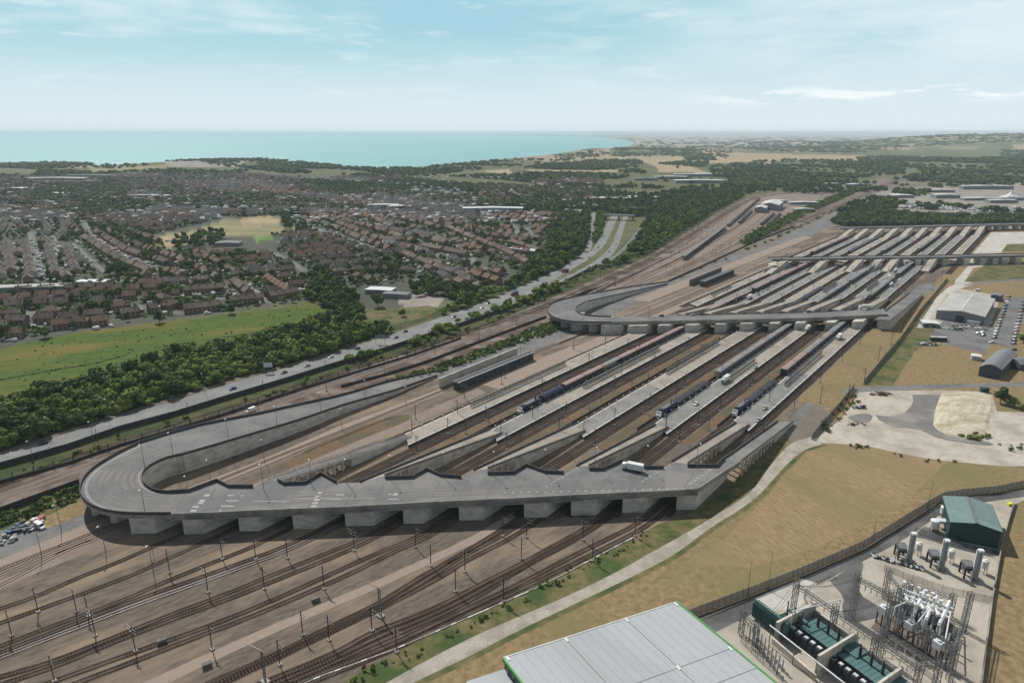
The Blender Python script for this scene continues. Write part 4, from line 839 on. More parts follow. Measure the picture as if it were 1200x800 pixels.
# two heavy portal posts in the track fan
for q, lab in (((446, 722), 'thick grey double portal post in the middle of the track fan'), ((311, 799), 'thick grey double portal post at the bottom edge of the tracks')):
    o = empty('portal_post', at(*q), UROT, lab, 'mast', 'thick portal posts')
    b = MB(); b.box((0, -.45, 5.5), (.26, .26, 11)); b.box((0, .45, 5.5), (.26, .26, 11)); [b.box((0, 0, 1 + i * 1.3), (.16, .7, .12)) for i in range(8)]; b.build('post', 'steel_galv', o)
    b = MB(); b.box((0, 0, .3), (1.8, 2.4, .6)); b.build('footing', 'concrete', o)
    b = MB(); b.beam((0, 0, 10.9), (-1.5, 6, 11.5), .16, .2); b.build('bracket_arm', 'steel_galv', o)
def make_lamp(h):
    o = empty('street_lamp', (0, 0, 0), 0, '', 'street lamp')
    b = MB(); b.tube((0, 0, 0), (0, 0, h), .14, .08, 6); b.build('pole', 'steel_galv', o)
    b = MB(); b.beam((0, 0, h), (0, -1.3, h + .25), .1, .1); b.build('arm', 'steel_galv', o)
    b = MB(); b.box((0, -1.6, h + .25), (.5, 1.0, .22)); b.build('lamp_head', 'white_dull', o)
    return o
lp = make_lamp(12.0); ULP = []
def lamps(pts, tmpl, group):
    r = []
    for q, z in pts:
        p = at(*q, z); o = place(lp, ULP, p, random.uniform(-.2, .2) + R(10)); o['group'] = group; r.append(o)
    ord_labels(r, tmpl)
lamps([((309, 573), ZA), ((365, 567.5), ZA), ((407, 567), ZA), ((458, 562.5), ZA), ((519, 559), ZA), ((578, 557.5), ZA), ((638, 555), ZA), ((697, 552), ZA), ((756, 550), ZA), ((816, 548), ZA), ((700, 552), ZA)][:10], 'lamp post along the back of the nearest bridge, {o} from left', 'lamp posts along the back of the nearest bridge')
lamps([((170, 549), ZA), ((203, 534), ZA), ((268, 517), 8), ((325, 501), 6.8), ((376, 484), 5.6), ((428, 468), 3.8), ((171, 605), ZA)], 'lamp post on the nearest hairpin ramp, {o} from left', 'lamp posts on the hairpin ramp')
lamps([((310, 541), 0), ((401, 503), 0), ((247, 566), 0), ((49, 651), 0), ((72, 622), 0), ((124, 648), 0), ((180, 672), 0), ((222, 586), 0), ((476, 475), 0), ((610, 418), 0), ((40, 543), 0), ((110, 519), 0), ((552, 435), 0)], 'lamp post on the ground near the hairpin, {o} from left', 'ground lamp posts near the hairpin')
lamps([((690, 360), ZA), ((720, 371), ZA), ((672, 356), ZA), ((710, 352), 4), ((750, 341), 0), ((760, 371), ZA), ((805, 370), ZA), ((860, 368.5), ZA), ((910, 367), ZA), ((960, 365), ZA), ((1010, 363), ZA)], 'lamp post around the second bridge, {o} from left', 'lamp posts on the second bridge')
lamps([((60, 513), 0), ((128, 491), 0), ((240, 459), 0), ((315, 437), 0), ((470, 389), 0), ((560, 357), 0), ((640, 322), 0)][:7], 'lamp post on the motorway edge, {o} from left', 'lamp posts along the motorway')
# ------------------------------------------------------------------ trains
flat('train_roof_pink', (.36, .265, .24), rough=.7); flat('train_roof_grey', (.27, .265, .26), rough=.7); flat('train_dark', (.05, .052, .06), rough=.5); flat('train_navy', (.022, .026, .06), rough=.35); flat('glass_dark', (.02, .025, .03), rough=.15, spec=.6)
def make_wagon(name, roof, side, L=21.5, h=5.4, openside=False):
    o = empty(name, (0, 0, 0)); b = MB()
    if openside:
        b.box((0, 0, 1.15), (L, 3.6, .5)); b.build('deck', side, o)
        b = MB()
        for i in range(12):
            for s in (-1, 1): b.box((-L / 2 + .4 + i * (L - .8) / 11, s * 1.75, 1.4 + (h - 1.8) / 2), (.28, .12, h - 1.8))
        for s in (-1, 1): b.box((0, s * 1.75, 2.6), (L, .1, .35)); b.box((0, s * 1.75, h - .6), (L, .1, .5))
        b.build('lattice_side', side, o)
    else:
        b.box((0, 0, .75 + (h - 1.1) / 2), (L, 3.8, h - 1.1)); b.build('body', side, o)
        b = MB()
        for i in range(9):
            for s in (-1, 1): b.box((-L / 2 + 1.6 + i * (L - 3.2) / 8, s * 1.91, 3.1), (.9, .04, .8))
        b.build('window_row', 'glass_dark', o)
    b = MB(); w = 3.9; z = h - .35; b.prism([(-L / 2, -w / 2), (L / 2, -w / 2), (L / 2, w / 2), (-L / 2, w / 2)], z, z + .1)
    b.quad([(-L / 2, -w / 2, z + .1), (L / 2, -w / 2, z + .1), (L / 2, -w * .25, z + .42), (-L / 2, -w * .25, z + .42)]); b.quad([(-L / 2, -w * .25, z + .42), (L / 2, -w * .25, z + .42), (L / 2, w * .25, z + .42), (-L / 2, w * .25, z + .42)]); b.quad([(-L / 2, w * .25, z + .42), (L / 2, w * .25, z + .42), (L / 2, w / 2, z + .1), (-L / 2, w / 2, z + .1)])
    for i in range(10): b.box((-L / 2 + 1.2 + i * (L - 2.4) / 9, 0, z + .45), (.12, w * .5, .05))
    b.build('roof', roof, o)
    for s in (-1, 1):
        b = MB()
        for q in (-1, 1):
            for r in (-1, 1): b.tube((s * L * .36 + q * .9, r * .7, .5), (s * L * .36 + q * .9, r * .86, .5), .45, n=8)
        b.box((s * L * .36, 0, .6), (2.8, 1.6, .35)); b.build('bogie', 'train_dark', o)
    return o
def make_loco():
    o = empty('locomotive', (0, 0, 0)); L = 20; b = MB()
    b.prism([(-L / 2 + 2, -1.5), (L / 2, -1.5), (L / 2, 1.5), (-L / 2 + 2, 1.5)], .9, 4.1); b.build('body', 'train_navy', o)
    b = MB(); n = len(b.v); b.v += [(-L / 2, -1.2, .9), (-L / 2, 1.2, .9), (-L / 2 + 2.05, 1.5, .9), (-L / 2 + 2.05, -1.5, .9), (-L / 2 + .25, -1.2, 2.3), (-L / 2 + .25, 1.2, 2.3), (-L / 2 + 2.05, 1.5, 4.1), (-L / 2 + 2.05, -1.5, 4.1)]
    for f in ((0, 3, 2, 1), (0, 1, 5, 4), (4, 5, 6, 7), (1, 2, 6, 5), (3, 0, 4, 7)): b.f.append(f); b.m.append(0)
    b.build('cab', 'white_dull', o)
    b = MB(); b.quad([(-L / 2 + .62, -1.1, 2.64), (-L / 2 + .62, 1.1, 2.64), (-L / 2 + 1.5, 1.25, 3.58), (-L / 2 + 1.5, -1.25, 3.58)]); b.build('windscreen', 'glass_dark', o)
    b = MB(); b.box((2, 0, 4.3), (12, 2.2, .4)); b.box((-4, 0, 4.45), (2.2, 1.6, .5)); b.beam((5, 0, 4.4), (6.5, 0, 5.6), .1, 1.5); b.beam((6.5, 0, 5.6), (5.4, 0, 6.2), .1, 1.5); b.build('roof_gear', 'steel_galv', o)
    for s in (-1, 1):
        b = MB(); b.box((s * 6.2, 0, .55), (3.6, 2.2, .7)); [b.tube((s * 6.2 + q, r * .7, .5), (s * 6.2 + q, r * .9, .5), .52, n=8) for q in (-1.1, 1.1) for r in (-1, 1)]; b.build('bogie', 'train_dark', o)
    return o
PR = dict(pink=(make_wagon('shuttle_wagon', 'train_roof_pink', 'train_dark'), []), grey=(make_wagon('shuttle_wagon', 'train_roof_grey', 'train_dark', openside=True), []), navy=(make_wagon('shuttle_wagon', 'train_navy', 'train_navy', h=4.6), []), dark=(make_wagon('flat_wagon', 'train_dark', 'train_dark', h=3.4), []), loco=(make_loco(), []))
def train(v, u0, seq, where, du=22.3, heading=None, base=None):
    """seq of kinds from the near end; labels count from the near end"""
    cnt = {}; objs = []
    for i, k in enumerate(seq):
        pr, used = PR[k]; u = u0 + du * i + 11
        if heading is None: x, y = uv(u, v); rz = UROT
        else: x = base[0] + math.cos(heading) * (u - u0); y = base[1] + math.sin(heading) * (u - u0); rz = heading
        o = place(pr, used, (x, y, .22), rz); cnt[k] = cnt.get(k, 0) + 1; tot = seq.count(k)
        look = dict(pink='pink-roofed wagon', grey='grey-roofed wagon', navy='navy wagon', dark='low dark wagon', loco='navy locomotive with white cab')[k]
        o['label'] = look + (', %s from the near end,' % ordw(cnt[k]) if tot > 1 else '') + ' of the train ' + where
        o['category'] = 'locomotive' if k == 'loco' else 'train wagon'; o['group'] = 'train ' + where; objs.append(o)
    return objs
def u_of(p): return touv(*at(*p)[:2])[0]
gl = lambda k: VR[k] - PW - 2.6
ua = u_of((548, 469)); n = int((u_of((735, 386)) + 60 - ua) / 22.3)
train(gl(2), ua, ['loco', 'navy', 'pink', 'pink', 'grey'] + ['pink'] * (n - 5), 'left of the second platform')
ub = u_of((768, 492)); train(gl(4), ub, ['loco', 'dark', 'dark'], 'starting near the fourth ramp')
ub = u_of((832, 443)); train(gl(4), ub, ['grey'] * int((u_of((925, 380)) + 60 - ub) / 22.3), 'left of the fourth platform')
uc = u_of((858, 490)); train(gl(5), uc, ['loco', 'dark', 'dark'], 'starting near the fifth ramp')
uc = u_of((913, 441)); train(gl(5), uc, ['pink', 'pink'] + ['grey'] * int((u_of((989, 378)) + 60 - uc) / 22.3 - 2), 'left of the fifth platform')
def snap2(v): c = [(q - 7 - 2.8) * S for q in vs2 + [vs2[-1] + 12.6]]; return min(c, key=lambda w: abs(w - v))
def snap3(v): c = [(-194 + 13.6 * i - 7.5 - 3.0) * S for i in range(11)]; return min(c, key=lambda w: abs(w - v))
for (a, c, k, w, sn) in (((820, 372), (872, 348), 'pink', 'left in the second field', snap2), ((882, 344), (946, 312), 'pink', 'centre-left in the second field', snap2), ((950, 360), (995, 334), 'grey', 'central in the second field', snap2), ((990, 334), (1036, 308), 'grey', 'below the third bridge', snap2), ((1016, 352), (1052, 330), 'grey', 'right in the second field', snap2), ((1050, 326), (1076, 308), 'grey', 'beside the white lorries', snap2),
                         ((955, 300), (1000, 280), 'pink', 'left in the third field', snap3), ((1030, 298), (1070, 278), 'grey', 'central in the third field', snap3), ((1075, 296), (1105, 276), 'grey', 'right in the third field', snap3), ((1000, 298), (1036, 277), 'dark', 'of flats, third field', snap3), ((925, 366), (968, 340), 'dark', 'of flats, second field', snap2)):
    ua, va = touv(*at(*a)[:2]); uc, _ = touv(*at(*c)[:2]); train(sn(va), ua, [k] * max(2, int((uc - ua) / 22.3)), w)
def dtrain(a, c, k, w):
    A, Cc = at(*a), at(*c); h = math.atan2(Cc[1] - A[1], Cc[0] - A[0]); n = max(1, int(math.dist(A, Cc) / 22.3)); train(0, 0, [k] * n, w, heading=h, base=A)
dtrain((801, 305), (850, 268), 'grey', 'nearest in the depot'); dtrain((853, 266), (890, 233), 'dark', 'farthest in the depot'); dtrain((866, 262), (882, 247), 'dark', 'beside the depot sheds'); dtrain((892, 264), (908, 250), 'dark', 'before the depot sheds'); dtrain((900, 264), (916, 250), 'dark', 'right of the depot sidings')
# long wall and canopy shelters beside the approach road
def long_box(name, a, c, w, h, m, label, cat, cap=None):
    A, Cc = at(*a), at(*c); L = math.dist(A, Cc); rz = math.atan2(Cc[1] - A[1], Cc[0] - A[0]); o = empty(name, A, rz, label, cat)
    b = MB(); b.box((L / 2, 0, h / 2), (L, w, h)); b.build('wall' if cap is None else 'side_panel', m, o)
    if cap:
        b = MB(); b.box((L / 2, 0, h + .12), (L + .6, w + .8, .22)); b.build('roof', 'dark_wall', o)
        b = MB(); b.box((L / 2, -w / 2 - .38, h + .28), (L + .6, .5, .12)); b.box((L / 2, w / 2 + .3, h + .28), (L + .6, .3, .12)); b.build('roof_edge', cap, o)
        b = MB(); n = int(L / 5)
        for i in range(n + 1): b.box((L * i / n, -w / 2 - .3, h / 2), (.25, .25, h))
        b.build('posts', 'steel_dark', o)
    return o
long_box('screen_wall', (515, 454), (606, 416.5), .9, 6.0, 'pier_concrete', 'long tall concrete screen wall beside the grey approach road', 'wall')
long_box('shelter', (534, 457), (622, 420.5), 3.6, 5.0, 'dark_wall', 'long narrow dark shelter with white roof edges beside the concrete screen wall', 'shelter', 'white_dull')
long_box('screen_wall', (808, 335), (845, 319.5), .9, 6.5, 'mid_wall', 'dark screen wall beyond the second hairpin ramp', 'wall')
long_box('shelter', (822, 336), (858, 321), 3.6, 5.5, 'dark_wall', 'long dark shelter with white roof edge beyond the second hairpin ramp', 'shelter', 'white_dull')
for v in (-262, -274): track([uv(400, v) + (0,), uv(1000, v) + (0,)], False, 'beige_path')
# ------------------------------------------------------------------ cars, vans, lorries
for n_, c_ in dict(car_white=(.75, .75, .75), car_black=(.02, .02, .022), car_silver=(.42, .43, .45), car_blue=(.03, .07, .18), car_red=(.30, .03, .025), car_grey=(.13, .135, .14), car_green=(.04, .10, .08)).items(): flat(n_, c_, rough=.3, var=.02, spec=.5)
flat('tyre', (.02, .02, .02), rough=.9); flat('lamp_glass', (.7, .68, .6), rough=.2); flat('tail_lamp', (.35, .02, .02), rough=.3)
def loft(b, secs, m=0):
    """sections of equal point count joined in order, ends closed"""
    n = len(b.v); k = len(secs[0])
    for s in secs: b.v += [tuple(p) for p in s]
    for i in range(len(secs) - 1):
        for j in range(k): j2 = (j + 1) % k; b.f.append((n + i * k + j, n + i * k + j2, n + (i + 1) * k + j2, n + (i + 1) * k + j)); b.m.append(m)
    b.f.append(tuple(n + j for j in reversed(range(k)))); b.m.append(m); e = n + (len(secs) - 1) * k; b.f.append(tuple(e + j for j in range(k))); b.m.append(m)
def make_car(col, L=4.5, W=1.85, H=1.5):
    o = empty('car', (0, 0, 0)); b = MB(); hw = W / 2
    def sec(x, zt, zb=.32, w=1.0): return [(x, -hw * w, zb), (x, hw * w, zb), (x, hw * w, zt * .8), (x, hw * w * .9, zt), (x, -hw * w * .9, zt), (x, -hw * w, zt * .8)]
    loft(b, [sec(-L / 2, .72, .4, .86), sec(-L / 2 + .25, .86), sec(-L * .22, .93), sec(L * .30, .95), sec(L / 2 - .12, .90), sec(L / 2, .75, .4, .9)]); b.build('body', col, o)
    b = MB(); w0, w1 = hw * .93, hw * .74
    lo = [(-L * .20, -w0, .9), (-L * .20, w0, .9), (L * .40, w0, .93), (L * .40, -w0, .93)]; hi = [(-L * .06, -w1, H - .05), (-L * .06, w1, H - .05), (L * .28, w1, H - .04), (L * .28, -w1, H - .04)]
    loft(b, [lo, hi]); b.build('window_band', 'glass_dark', o)
    b = MB(); b.prism([(p[0], p[1] * 1.02) for p in hi], H - .06, H); b.build('roof', col, o)
    for sx in (-.31, .31):
        for sy in (-1, 1):
            b = MB(); b.tube((L * sx, sy * (hw - .2), .33), (L * sx, sy * (hw + .01), .33), .33, n=10); b.build('wheel', 'tyre', o)
    for sy in (-1, 1):
        b = MB(); b.box((-L / 2 + .02, sy * hw * .62, .66), (.08, .34, .14)); b.build('headlight', 'lamp_glass', o)
    return o
CARP = {c: (make_car(c), []) for c in ('car_white', 'car_black', 'car_silver', 'car_blue', 'car_red', 'car_grey', 'car_green')}
CN = dict(car_white='white', car_black='black', car_silver='silver', car_blue='dark blue', car_red='red', car_grey='grey', car_green='dark green')
def car(col, p, rz, label, group=None, s=1.0):
    pr, u = CARP[col]; o = place(pr, u, p, rz, s); o['category'] = 'car'; o['label'] = CN[col] + ' ' + label
    if group: o['group'] = group
    elif 'group' in o.keys(): del o['group']
    return o
def make_van(cab_c='white_paint', L=5.6):
    o = empty('van', (0, 0, 0)); b = MB(); s = lambda x, zt, w=.98, zb=.35: [(x, -w, zb), (x, w, zb), (x, w, zt - .25), (x, w * .88, zt), (x, -w * .88, zt), (x, -w, zt - .25)]
    loft(b, [s(-L / 2, .95, .9), s(-L / 2 + .8, 1.3), s(-L / 2 + 1.5, 2.25), s(L / 2 - .1, 2.4), s(L / 2, 2.2)]); b.build('body', cab_c, o)
    b = MB(); b.quad([(-L / 2 + .83, -.82, 1.36), (-L / 2 + .83, .82, 1.36), (-L / 2 + 1.42, .76, 2.16), (-L / 2 + 1.42, -.76, 2.16)][::-1]); [b.box((-L / 2 + 1.9, sy * .985, 1.65), (.9, .03, .5)) for sy in (-1, 1)]; b.build('windscreen', 'glass_dark', o)
    for sx in (-.3, .3):
        for sy in (-1, 1): b = MB(); b.tube((L * sx, sy * .78, .36), (L * sx, sy * 1.0, .36), .36, n=10); b.build('wheel', 'tyre', o)
    return o
def make_lorry(box='white_paint', cab='white_paint', L=9.5, tank=False):
    o = empty('lorry', (0, 0, 0)); b = MB()
    if tank: b.tube((-L / 2 + 2.6, 0, 2.3), (L / 2, 0, 2.3), 1.2, n=14)
    else:
        b.box(((2.4) / 2, 0, 2.35), (L - 2.4, 2.5, 2.7))
        for i in range(7): b.box((-L / 2 + 2.9 + i * (L - 3.2) / 6, 0, 3.72), (.06, 2.4, .05))
    b.build('cargo_box' if not tank else 'tank', box, o)
    b = MB(); s = lambda x, zt, w=1.2: [(x, -w, .6), (x, w, .6), (x, w, zt - .2), (x, w * .92, zt), (x, -w * .92, zt), (x, -w, zt - .2)]
    loft(b, [s(-L / 2, 2.5, 1.1), s(-L / 2 + .25, 2.9), s(-L / 2 + 1.9, 3.1)]); b.build('cab', cab, o)
    b = MB(); b.quad([(-L / 2 - .01, -.95, 1.7), (-L / 2 - .01, .95, 1.7), (-L / 2 + .16, 1.0, 2.55), (-L / 2 + .16, -1.0, 2.55)][::-1]); b.build('windscreen', 'glass_dark', o)
    b = MB(); b.box((.5, 0, .8), (L - 1.4, .9, .3)); b.build('chassis', 'train_dark', o)
    for sx in (-.36, .22, .36):
        for sy in (-1, 1): b = MB(); b.tube((L * sx, sy * .95, .5), (L * sx, sy * 1.25, .5), .5, n=10); b.build('wheel', 'tyre', o)
    return o
van = make_van(); UV_ = []; lor = make_lorry(); ULO = []; lod = make_lorry('car_blue', 'car_red'); ULD = []; ltk = make_lorry('white_paint', 'car_white', 9, True); ULT = []
def put(pr, us, p, rz, label, cat, group=None):
    o = place(pr, us, p, rz); o['label'] = label; o['category'] = cat
    if group: o['group'] = group
    elif 'group' in o.keys(): del o['group']
    return o
dirm = lambda a, b_: math.atan2(at(*b_)[1] - at(*a)[1], at(*b_)[0] - at(*a)[0])
mwd = dirm((200, 478), (270, 455))
g = 'vehicles on the motorway'
for i, ((x, y), c_, w, d) in enumerate([((51, 520), 'car_black', 'nearest to the left edge of the photo on the motorway', mwd), ((273, 456), 'car_blue', 'on the motorway behind the near bend of the ramp', mwd), ((333, 437), 'car_grey', 'on the motorway just right of the overhead sign', mwd), ((360, 429), 'car_silver', 'on the motorway between two others above the approach ramp', mwd), ((388, 419), 'car_white', 'on the motorway below the trees by the meadow corner', mwd),
      ((419, 409), 'car_black', 'on the motorway left of the blue direction sign', mwd), ((464, 396), 'car_grey', 'on the motorway just right of the blue direction sign', mwd), ((475, 389), 'car_black', 'on the motorway beyond the blue direction sign', mwd), ((532, 372), 'car_black', 'alone on the motorway below the playing field', mwd), ((565, 361), 'car_white', 'on the motorway close to the lorry', mwd), ((572, 356), 'car_black', 'on the motorway just behind the white one', mwd), ((606, 345), 'car_white', 'on the motorway beside the dark lorry', mwd),
      ((640, 332), 'car_black', 'on the motorway where the central verge begins', mwd), ((690, 302), 'car_silver', 'on the left carriageway in the curve', R(60)), ((690, 314), 'car_blue', 'on the right carriageway low in the curve', R(55)), ((704, 305), 'car_white', 'on the right carriageway in the middle of the curve', R(60)), ((701, 290), 'car_black', 'on the left carriageway high in the curve', R(65)), ((714, 295), 'car_red', 'on the right carriageway high in the curve', R(65)), ((720, 285), 'car_white', 'on the right carriageway near the overbridge', R(75)), ((692, 272), 'car_white', 'on the slip road beside the trees', R(80))]):
    car(c_, at(x, y, .03), d, 'car ' + w, g)
put(lod, ULD, at(603, 346, .03), mwd, 'dark lorry with a blue box on the motorway', 'lorry'); put(lod, ULD, at(662, 319, .03), R(40), 'small blue lorry in the left lane where the motorway starts to curve', 'lorry')
put(lor, ULO, at(741, 551, ZA + .02), R(-25), 'white box lorry parked against the back parapet of the nearest bridge', 'lorry')
put(van, UV_, at(47, 618, .03), R(150), 'white van parked beside the scrap piles at the left edge', 'van')
put(van, UV_, at(294, 482, .03), mwd, 'white van among the tracks behind the hairpin ramp', 'van')
put(lor, ULO, at(850, 447, 1.55), UROT, 'white lorry on the fourth platform beside the train', 'lorry'); put(lor, ULO, at(983, 397, 1.55), UROT, 'white lorry on the fifth platform beside the train', 'lorry'); put(lor, ULO, at(946, 387, 1.55), UROT, 'white lorry half in the shade of the second bridge', 'lorry')
for (x, y), c_, w in [((815.5, 474), 'car_white', 'on the fourth platform beside a dark train'), ((896, 479), 'car_silver', 'farther of two on the fifth platform'), ((888, 493), 'car_silver', 'nearer of two on the fifth platform'), ((885, 431), 'car_silver', 'alone on the fourth platform above the screen fence')]:
    car(c_, at(x, y, 1.55), UROT, 'car ' + w)
for (x, y), c_, w in [((775, 371.5), 'car_blue', 'left of two'), ((812, 370.6), 'car_silver', 'right of two')]: car(c_, at(x, y - 1, ZA + .03), R(3), 'car driving over the second bridge, ' + w)
for i, ((x, y), c_) in enumerate([((888, 345), 'car_silver'), ((893, 342), 'car_white'), ((899, 339.5), 'car_silver'), ((905, 336), 'car_white')]): car(c_, at(x, y, 1.55), UROT, 'car queueing beside the pink train in the second field, %s in line' % ordw(i + 1), 'cars queueing in the second field')
put(lor, ULO, at(878, 350, 1.55), UROT, 'white lorry behind the queue of cars in the second field', 'lorry')
for i, (p, T) in enumerate([((1044, 335), 1), ((1042, 326), 0), ((1049, 318.5), 0), ((1056, 309.5), 0)]): put(ltk if T else lor, ULT if T else ULO, at(*p, 1.55), UROT, ['white tanker lorry at the near end of the line of lorries', 'white lorry just behind the tanker', 'white box lorry third in the line of lorries', 'white box lorry farthest in the line near the third bridge'][i], 'lorry', 'line of white lorries')
put(lor, ULO, at(1013, 362, ZA + .03), R(2), 'white lorry at the right end of the second bridge', 'lorry')
rng_c = ['car_blue', 'car_grey', 'car_white', 'car_silver', 'car_green', 'car_black', 'car_silver', 'car_grey', 'car_red', 'car_blue', 'car_silver', 'car_white', 'car_grey', 'car_blue']
def carrow(a, b_, n, where, group, rz):
    for i in range(n):
        t = i / (n - 1); x = a[0] + (b_[0] - a[0]) * t; y = a[1] + (b_[1] - a[1]) * t; car(rng_c[(i * 5 + n) % 14], at(x, y, .05), rz + random.uniform(-.06, .06), 'car in %s, %s from the near end' % (where, ordw(i + 1)), group)
carrow((1165, 396), (1182, 348), 15, 'the left row of the car park', 'cars in the left row of the car park', R(12)); carrow((1187.5, 403), (1199, 354), 14, 'the right row of the car park', 'cars in the right row of the car park', R(12))
for i, (x, y) in enumerate([(280, 362), (320, 367), (360, 374), (400, 377), (437, 377)]): car(['car_white', 'car_white', 'car_silver', 'car_green', 'car_black'][i], (*crop(1060, 330, 6.664, [(x, y)])[0][:2], .05), R(100), 'car in the short row below the white-roofed shed, %s from the left' % ordw(i + 1), 'short row of cars by the shed')
for i, (x, y) in enumerate([(570, 408), (605, 402), (610, 422)]): car(['car_silver', 'car_white', 'car_green'][i], (*crop(1060, 330, 6.664, [(x, y)])[0][:2], .05), R(15), ['car at the left of a loose trio in the yard', 'car at the back of a loose trio in the yard', 'car at the front of a loose trio in the yard'][i])
car('car_white', (*crop(1060, 330, 6.664, [(678, 478)])[0][:2], .05), R(8), 'car parked alone behind the arched-roof hall'); car('car_black', (*crop(1060, 330, 6.664, [(850, 535)])[0][:2], .05), R(5), 'car parked at the right end of the arched-roof hall')
put(van, UV_, (*crop(1060, 330, 6.664, [(805, 170)])[0][:2], .05), R(100), 'white van at the top of the left row in the car park', 'van'); put(van, UV_, (*crop(1060, 330, 6.664, [(565, 75)])[0][:2], .05), R(10), 'white van behind the big grey warehouse', 'van')
# bus
o = empty('bus', (*crop(1060, 330, 6.664, [(262, 463)])[0][:2], .05), R(-8), 'dark coach with a pale roof standing at the edge of the yard', 'bus'); b = MB(); b.box((0, 0, 1.7), (11.5, 2.5, 2.6)); b.build('body', 'train_dark', o); b = MB(); b.box((0, 0, 3.06), (11.4, 2.4, .12)); b.box((-2, 0, 3.2), (2, 1.4, .16)); b.build('roof', 'white_dull', o); b = MB(); [b.box((0, s * 1.26, 2.2), (10.4, .03, .8)) for s in (-1, 1)]; b.build('window_band', 'glass_dark', o)
for sx in (-3.6, 3.4):
    for sy in (-1, 1): b = MB(); b.tube((sx, sy * 1, .5), (sx, sy * 1.27, .5), .5, n=10); b.build('wheel', 'tyre', o)
# scrap and storage heaps
def heap(name, c, r, n, mats, label, cat, hmax=1.6, ry=None):
    b = MB()
    for i in range(n):
        a = random.uniform(0, 6.28); d = math.sqrt(random.random()); x, y = math.cos(a) * d * r, math.sin(a) * d * (ry or r); s = random.uniform(.5, 1.7)
        b.box((x, y, s * .3), (s * random.uniform(.6, 2), s, s * random.uniform(.4, hmax)), random.uniform(0, 3.1), random.randrange(len(mats)))
    o = b.build(name, mats, origin=(0, 0, 0)); o.location = c; tag(o, label, cat); return o
heap('scrap_heap', at(26, 619, .02), 6, 44, ['train_dark', 'white_dull', 'car_grey', 'steel_brown', 'car_blue'], 'untidy pile of dark scrap beside the white van', 'scrap', ry=4)
heap('scrap_heap', at(47, 610, .02), 4, 16, ['car_red', 'car_red', 'white_dull'], 'heap of red and white plastic barriers behind the white van', 'scrap', ry=2)
heap('scrap_heap', at(2, 633, .02), 5, 22, ['white_dull', 'concrete', 'car_grey'], 'pale heap of blocks at the very left edge', 'scrap', ry=4)
heap('scrap_heap', (*crop(1060, 330, 6.664, [(185, 492)])[0][:2], .02), 8, 60, ['train_dark', 'car_grey', 'white_dull', 'steel_brown'], 'jumble of dark machine parts left of the yard', 'scrap', ry=3)
cr = []
for i in range(22):
    b = MB(); s_ = random.uniform(1.2, 2.4); b.box((0, 0, s_ * .3), (s_ * 1.3, s_, s_ * .6)); b.box((0, 0, s_ * .62), (s_ * 1.4, s_ * 1.1, .12)); o = b.build('crate', random.choice(['white_dull', 'platform_beige', 'beige_path', 'car_grey'])); o.location = (*crop(1060, 330, 6.664, [(370 + i * 13, 338 + (i % 3) * 10 + i * .9)])[0][:2], .02); o.rotation_euler.z = random.uniform(0, 3); o['category'] = 'crate'; o['group'] = 'crates before the warehouse'; cr.append(o)
ord_labels(cr, 'pale crate in front of the big grey warehouse, {o} from left')
heap('scrap_heap', at(1009, 478, .02), 3, 12, ['train_dark', 'car_grey', 'car_blue'], 'small dark heap at the left of the chalk yard', 'scrap', ry=1.5)
heap('scrap_heap', at(1032, 462, .02), 6, 30, ['beige_path', 'steel_brown', 'chalk'], 'line of brown rubble at the top of the chalk yard', 'rubble', ry=2)
heap('scrap_heap', at(1004, 497, .02), 5, 14, ['beige_path', 'chalk', 'dirt'], 'low scatter of stones on the left of the chalk yard', 'rubble', 1.0, ry=2)
# ------------------------------------------------------------------ industrial buildings
mat('metal_roof_pale', (.46, .455, .43), (.40, .395, .375), .25, rough=.55, c=(.36, .35, .33), cscale=.06); mat('metal_roof_grey', (.21, .215, .22), (.18, .185, .19), .4, rough=.5)
mat('cladding_grey', (.25, .26, .27), (.21, .22, .23), .5, rough=.6); mat('cladding_dark', (.10, .115, .135), (.085, .10, .115), .5, rough=.5)
mat('roof_teal', (.165, .235, .225), (.145, .21, .20), .3, rough=.45, c=(.19, .26, .25), cscale=.1); mat('cladding_green', (.035, .075, .060), (.028, .06, .05), .5, rough=.5); mat('trim_green', (.11, .34, .11), (.09, .28, .09), 1)
mat('hall_roof', (.41, .425, .43), (.385, .40, .41), .3, rough=.6, c=(.36, .375, .38), cscale=.05, stretch=(.15, 1, 1), rot=R(-40), detail=10); flat('door_dark', (.07, .075, .08)); flat('roof_white', (.66, .67, .66), rough=.5)
def frame(A, Bp, Dp=None, depth=None):
    """origin A, x axis towards B, y axis = depth direction (away)"""
    A = Vector(A[:2]); Bp = Vector(Bp[:2]); e = (Bp - A); L = e.length; e.normalize(); nrm = Vector((-e.y, e.x))
    return A, L, math.atan2(e.y, e.x)
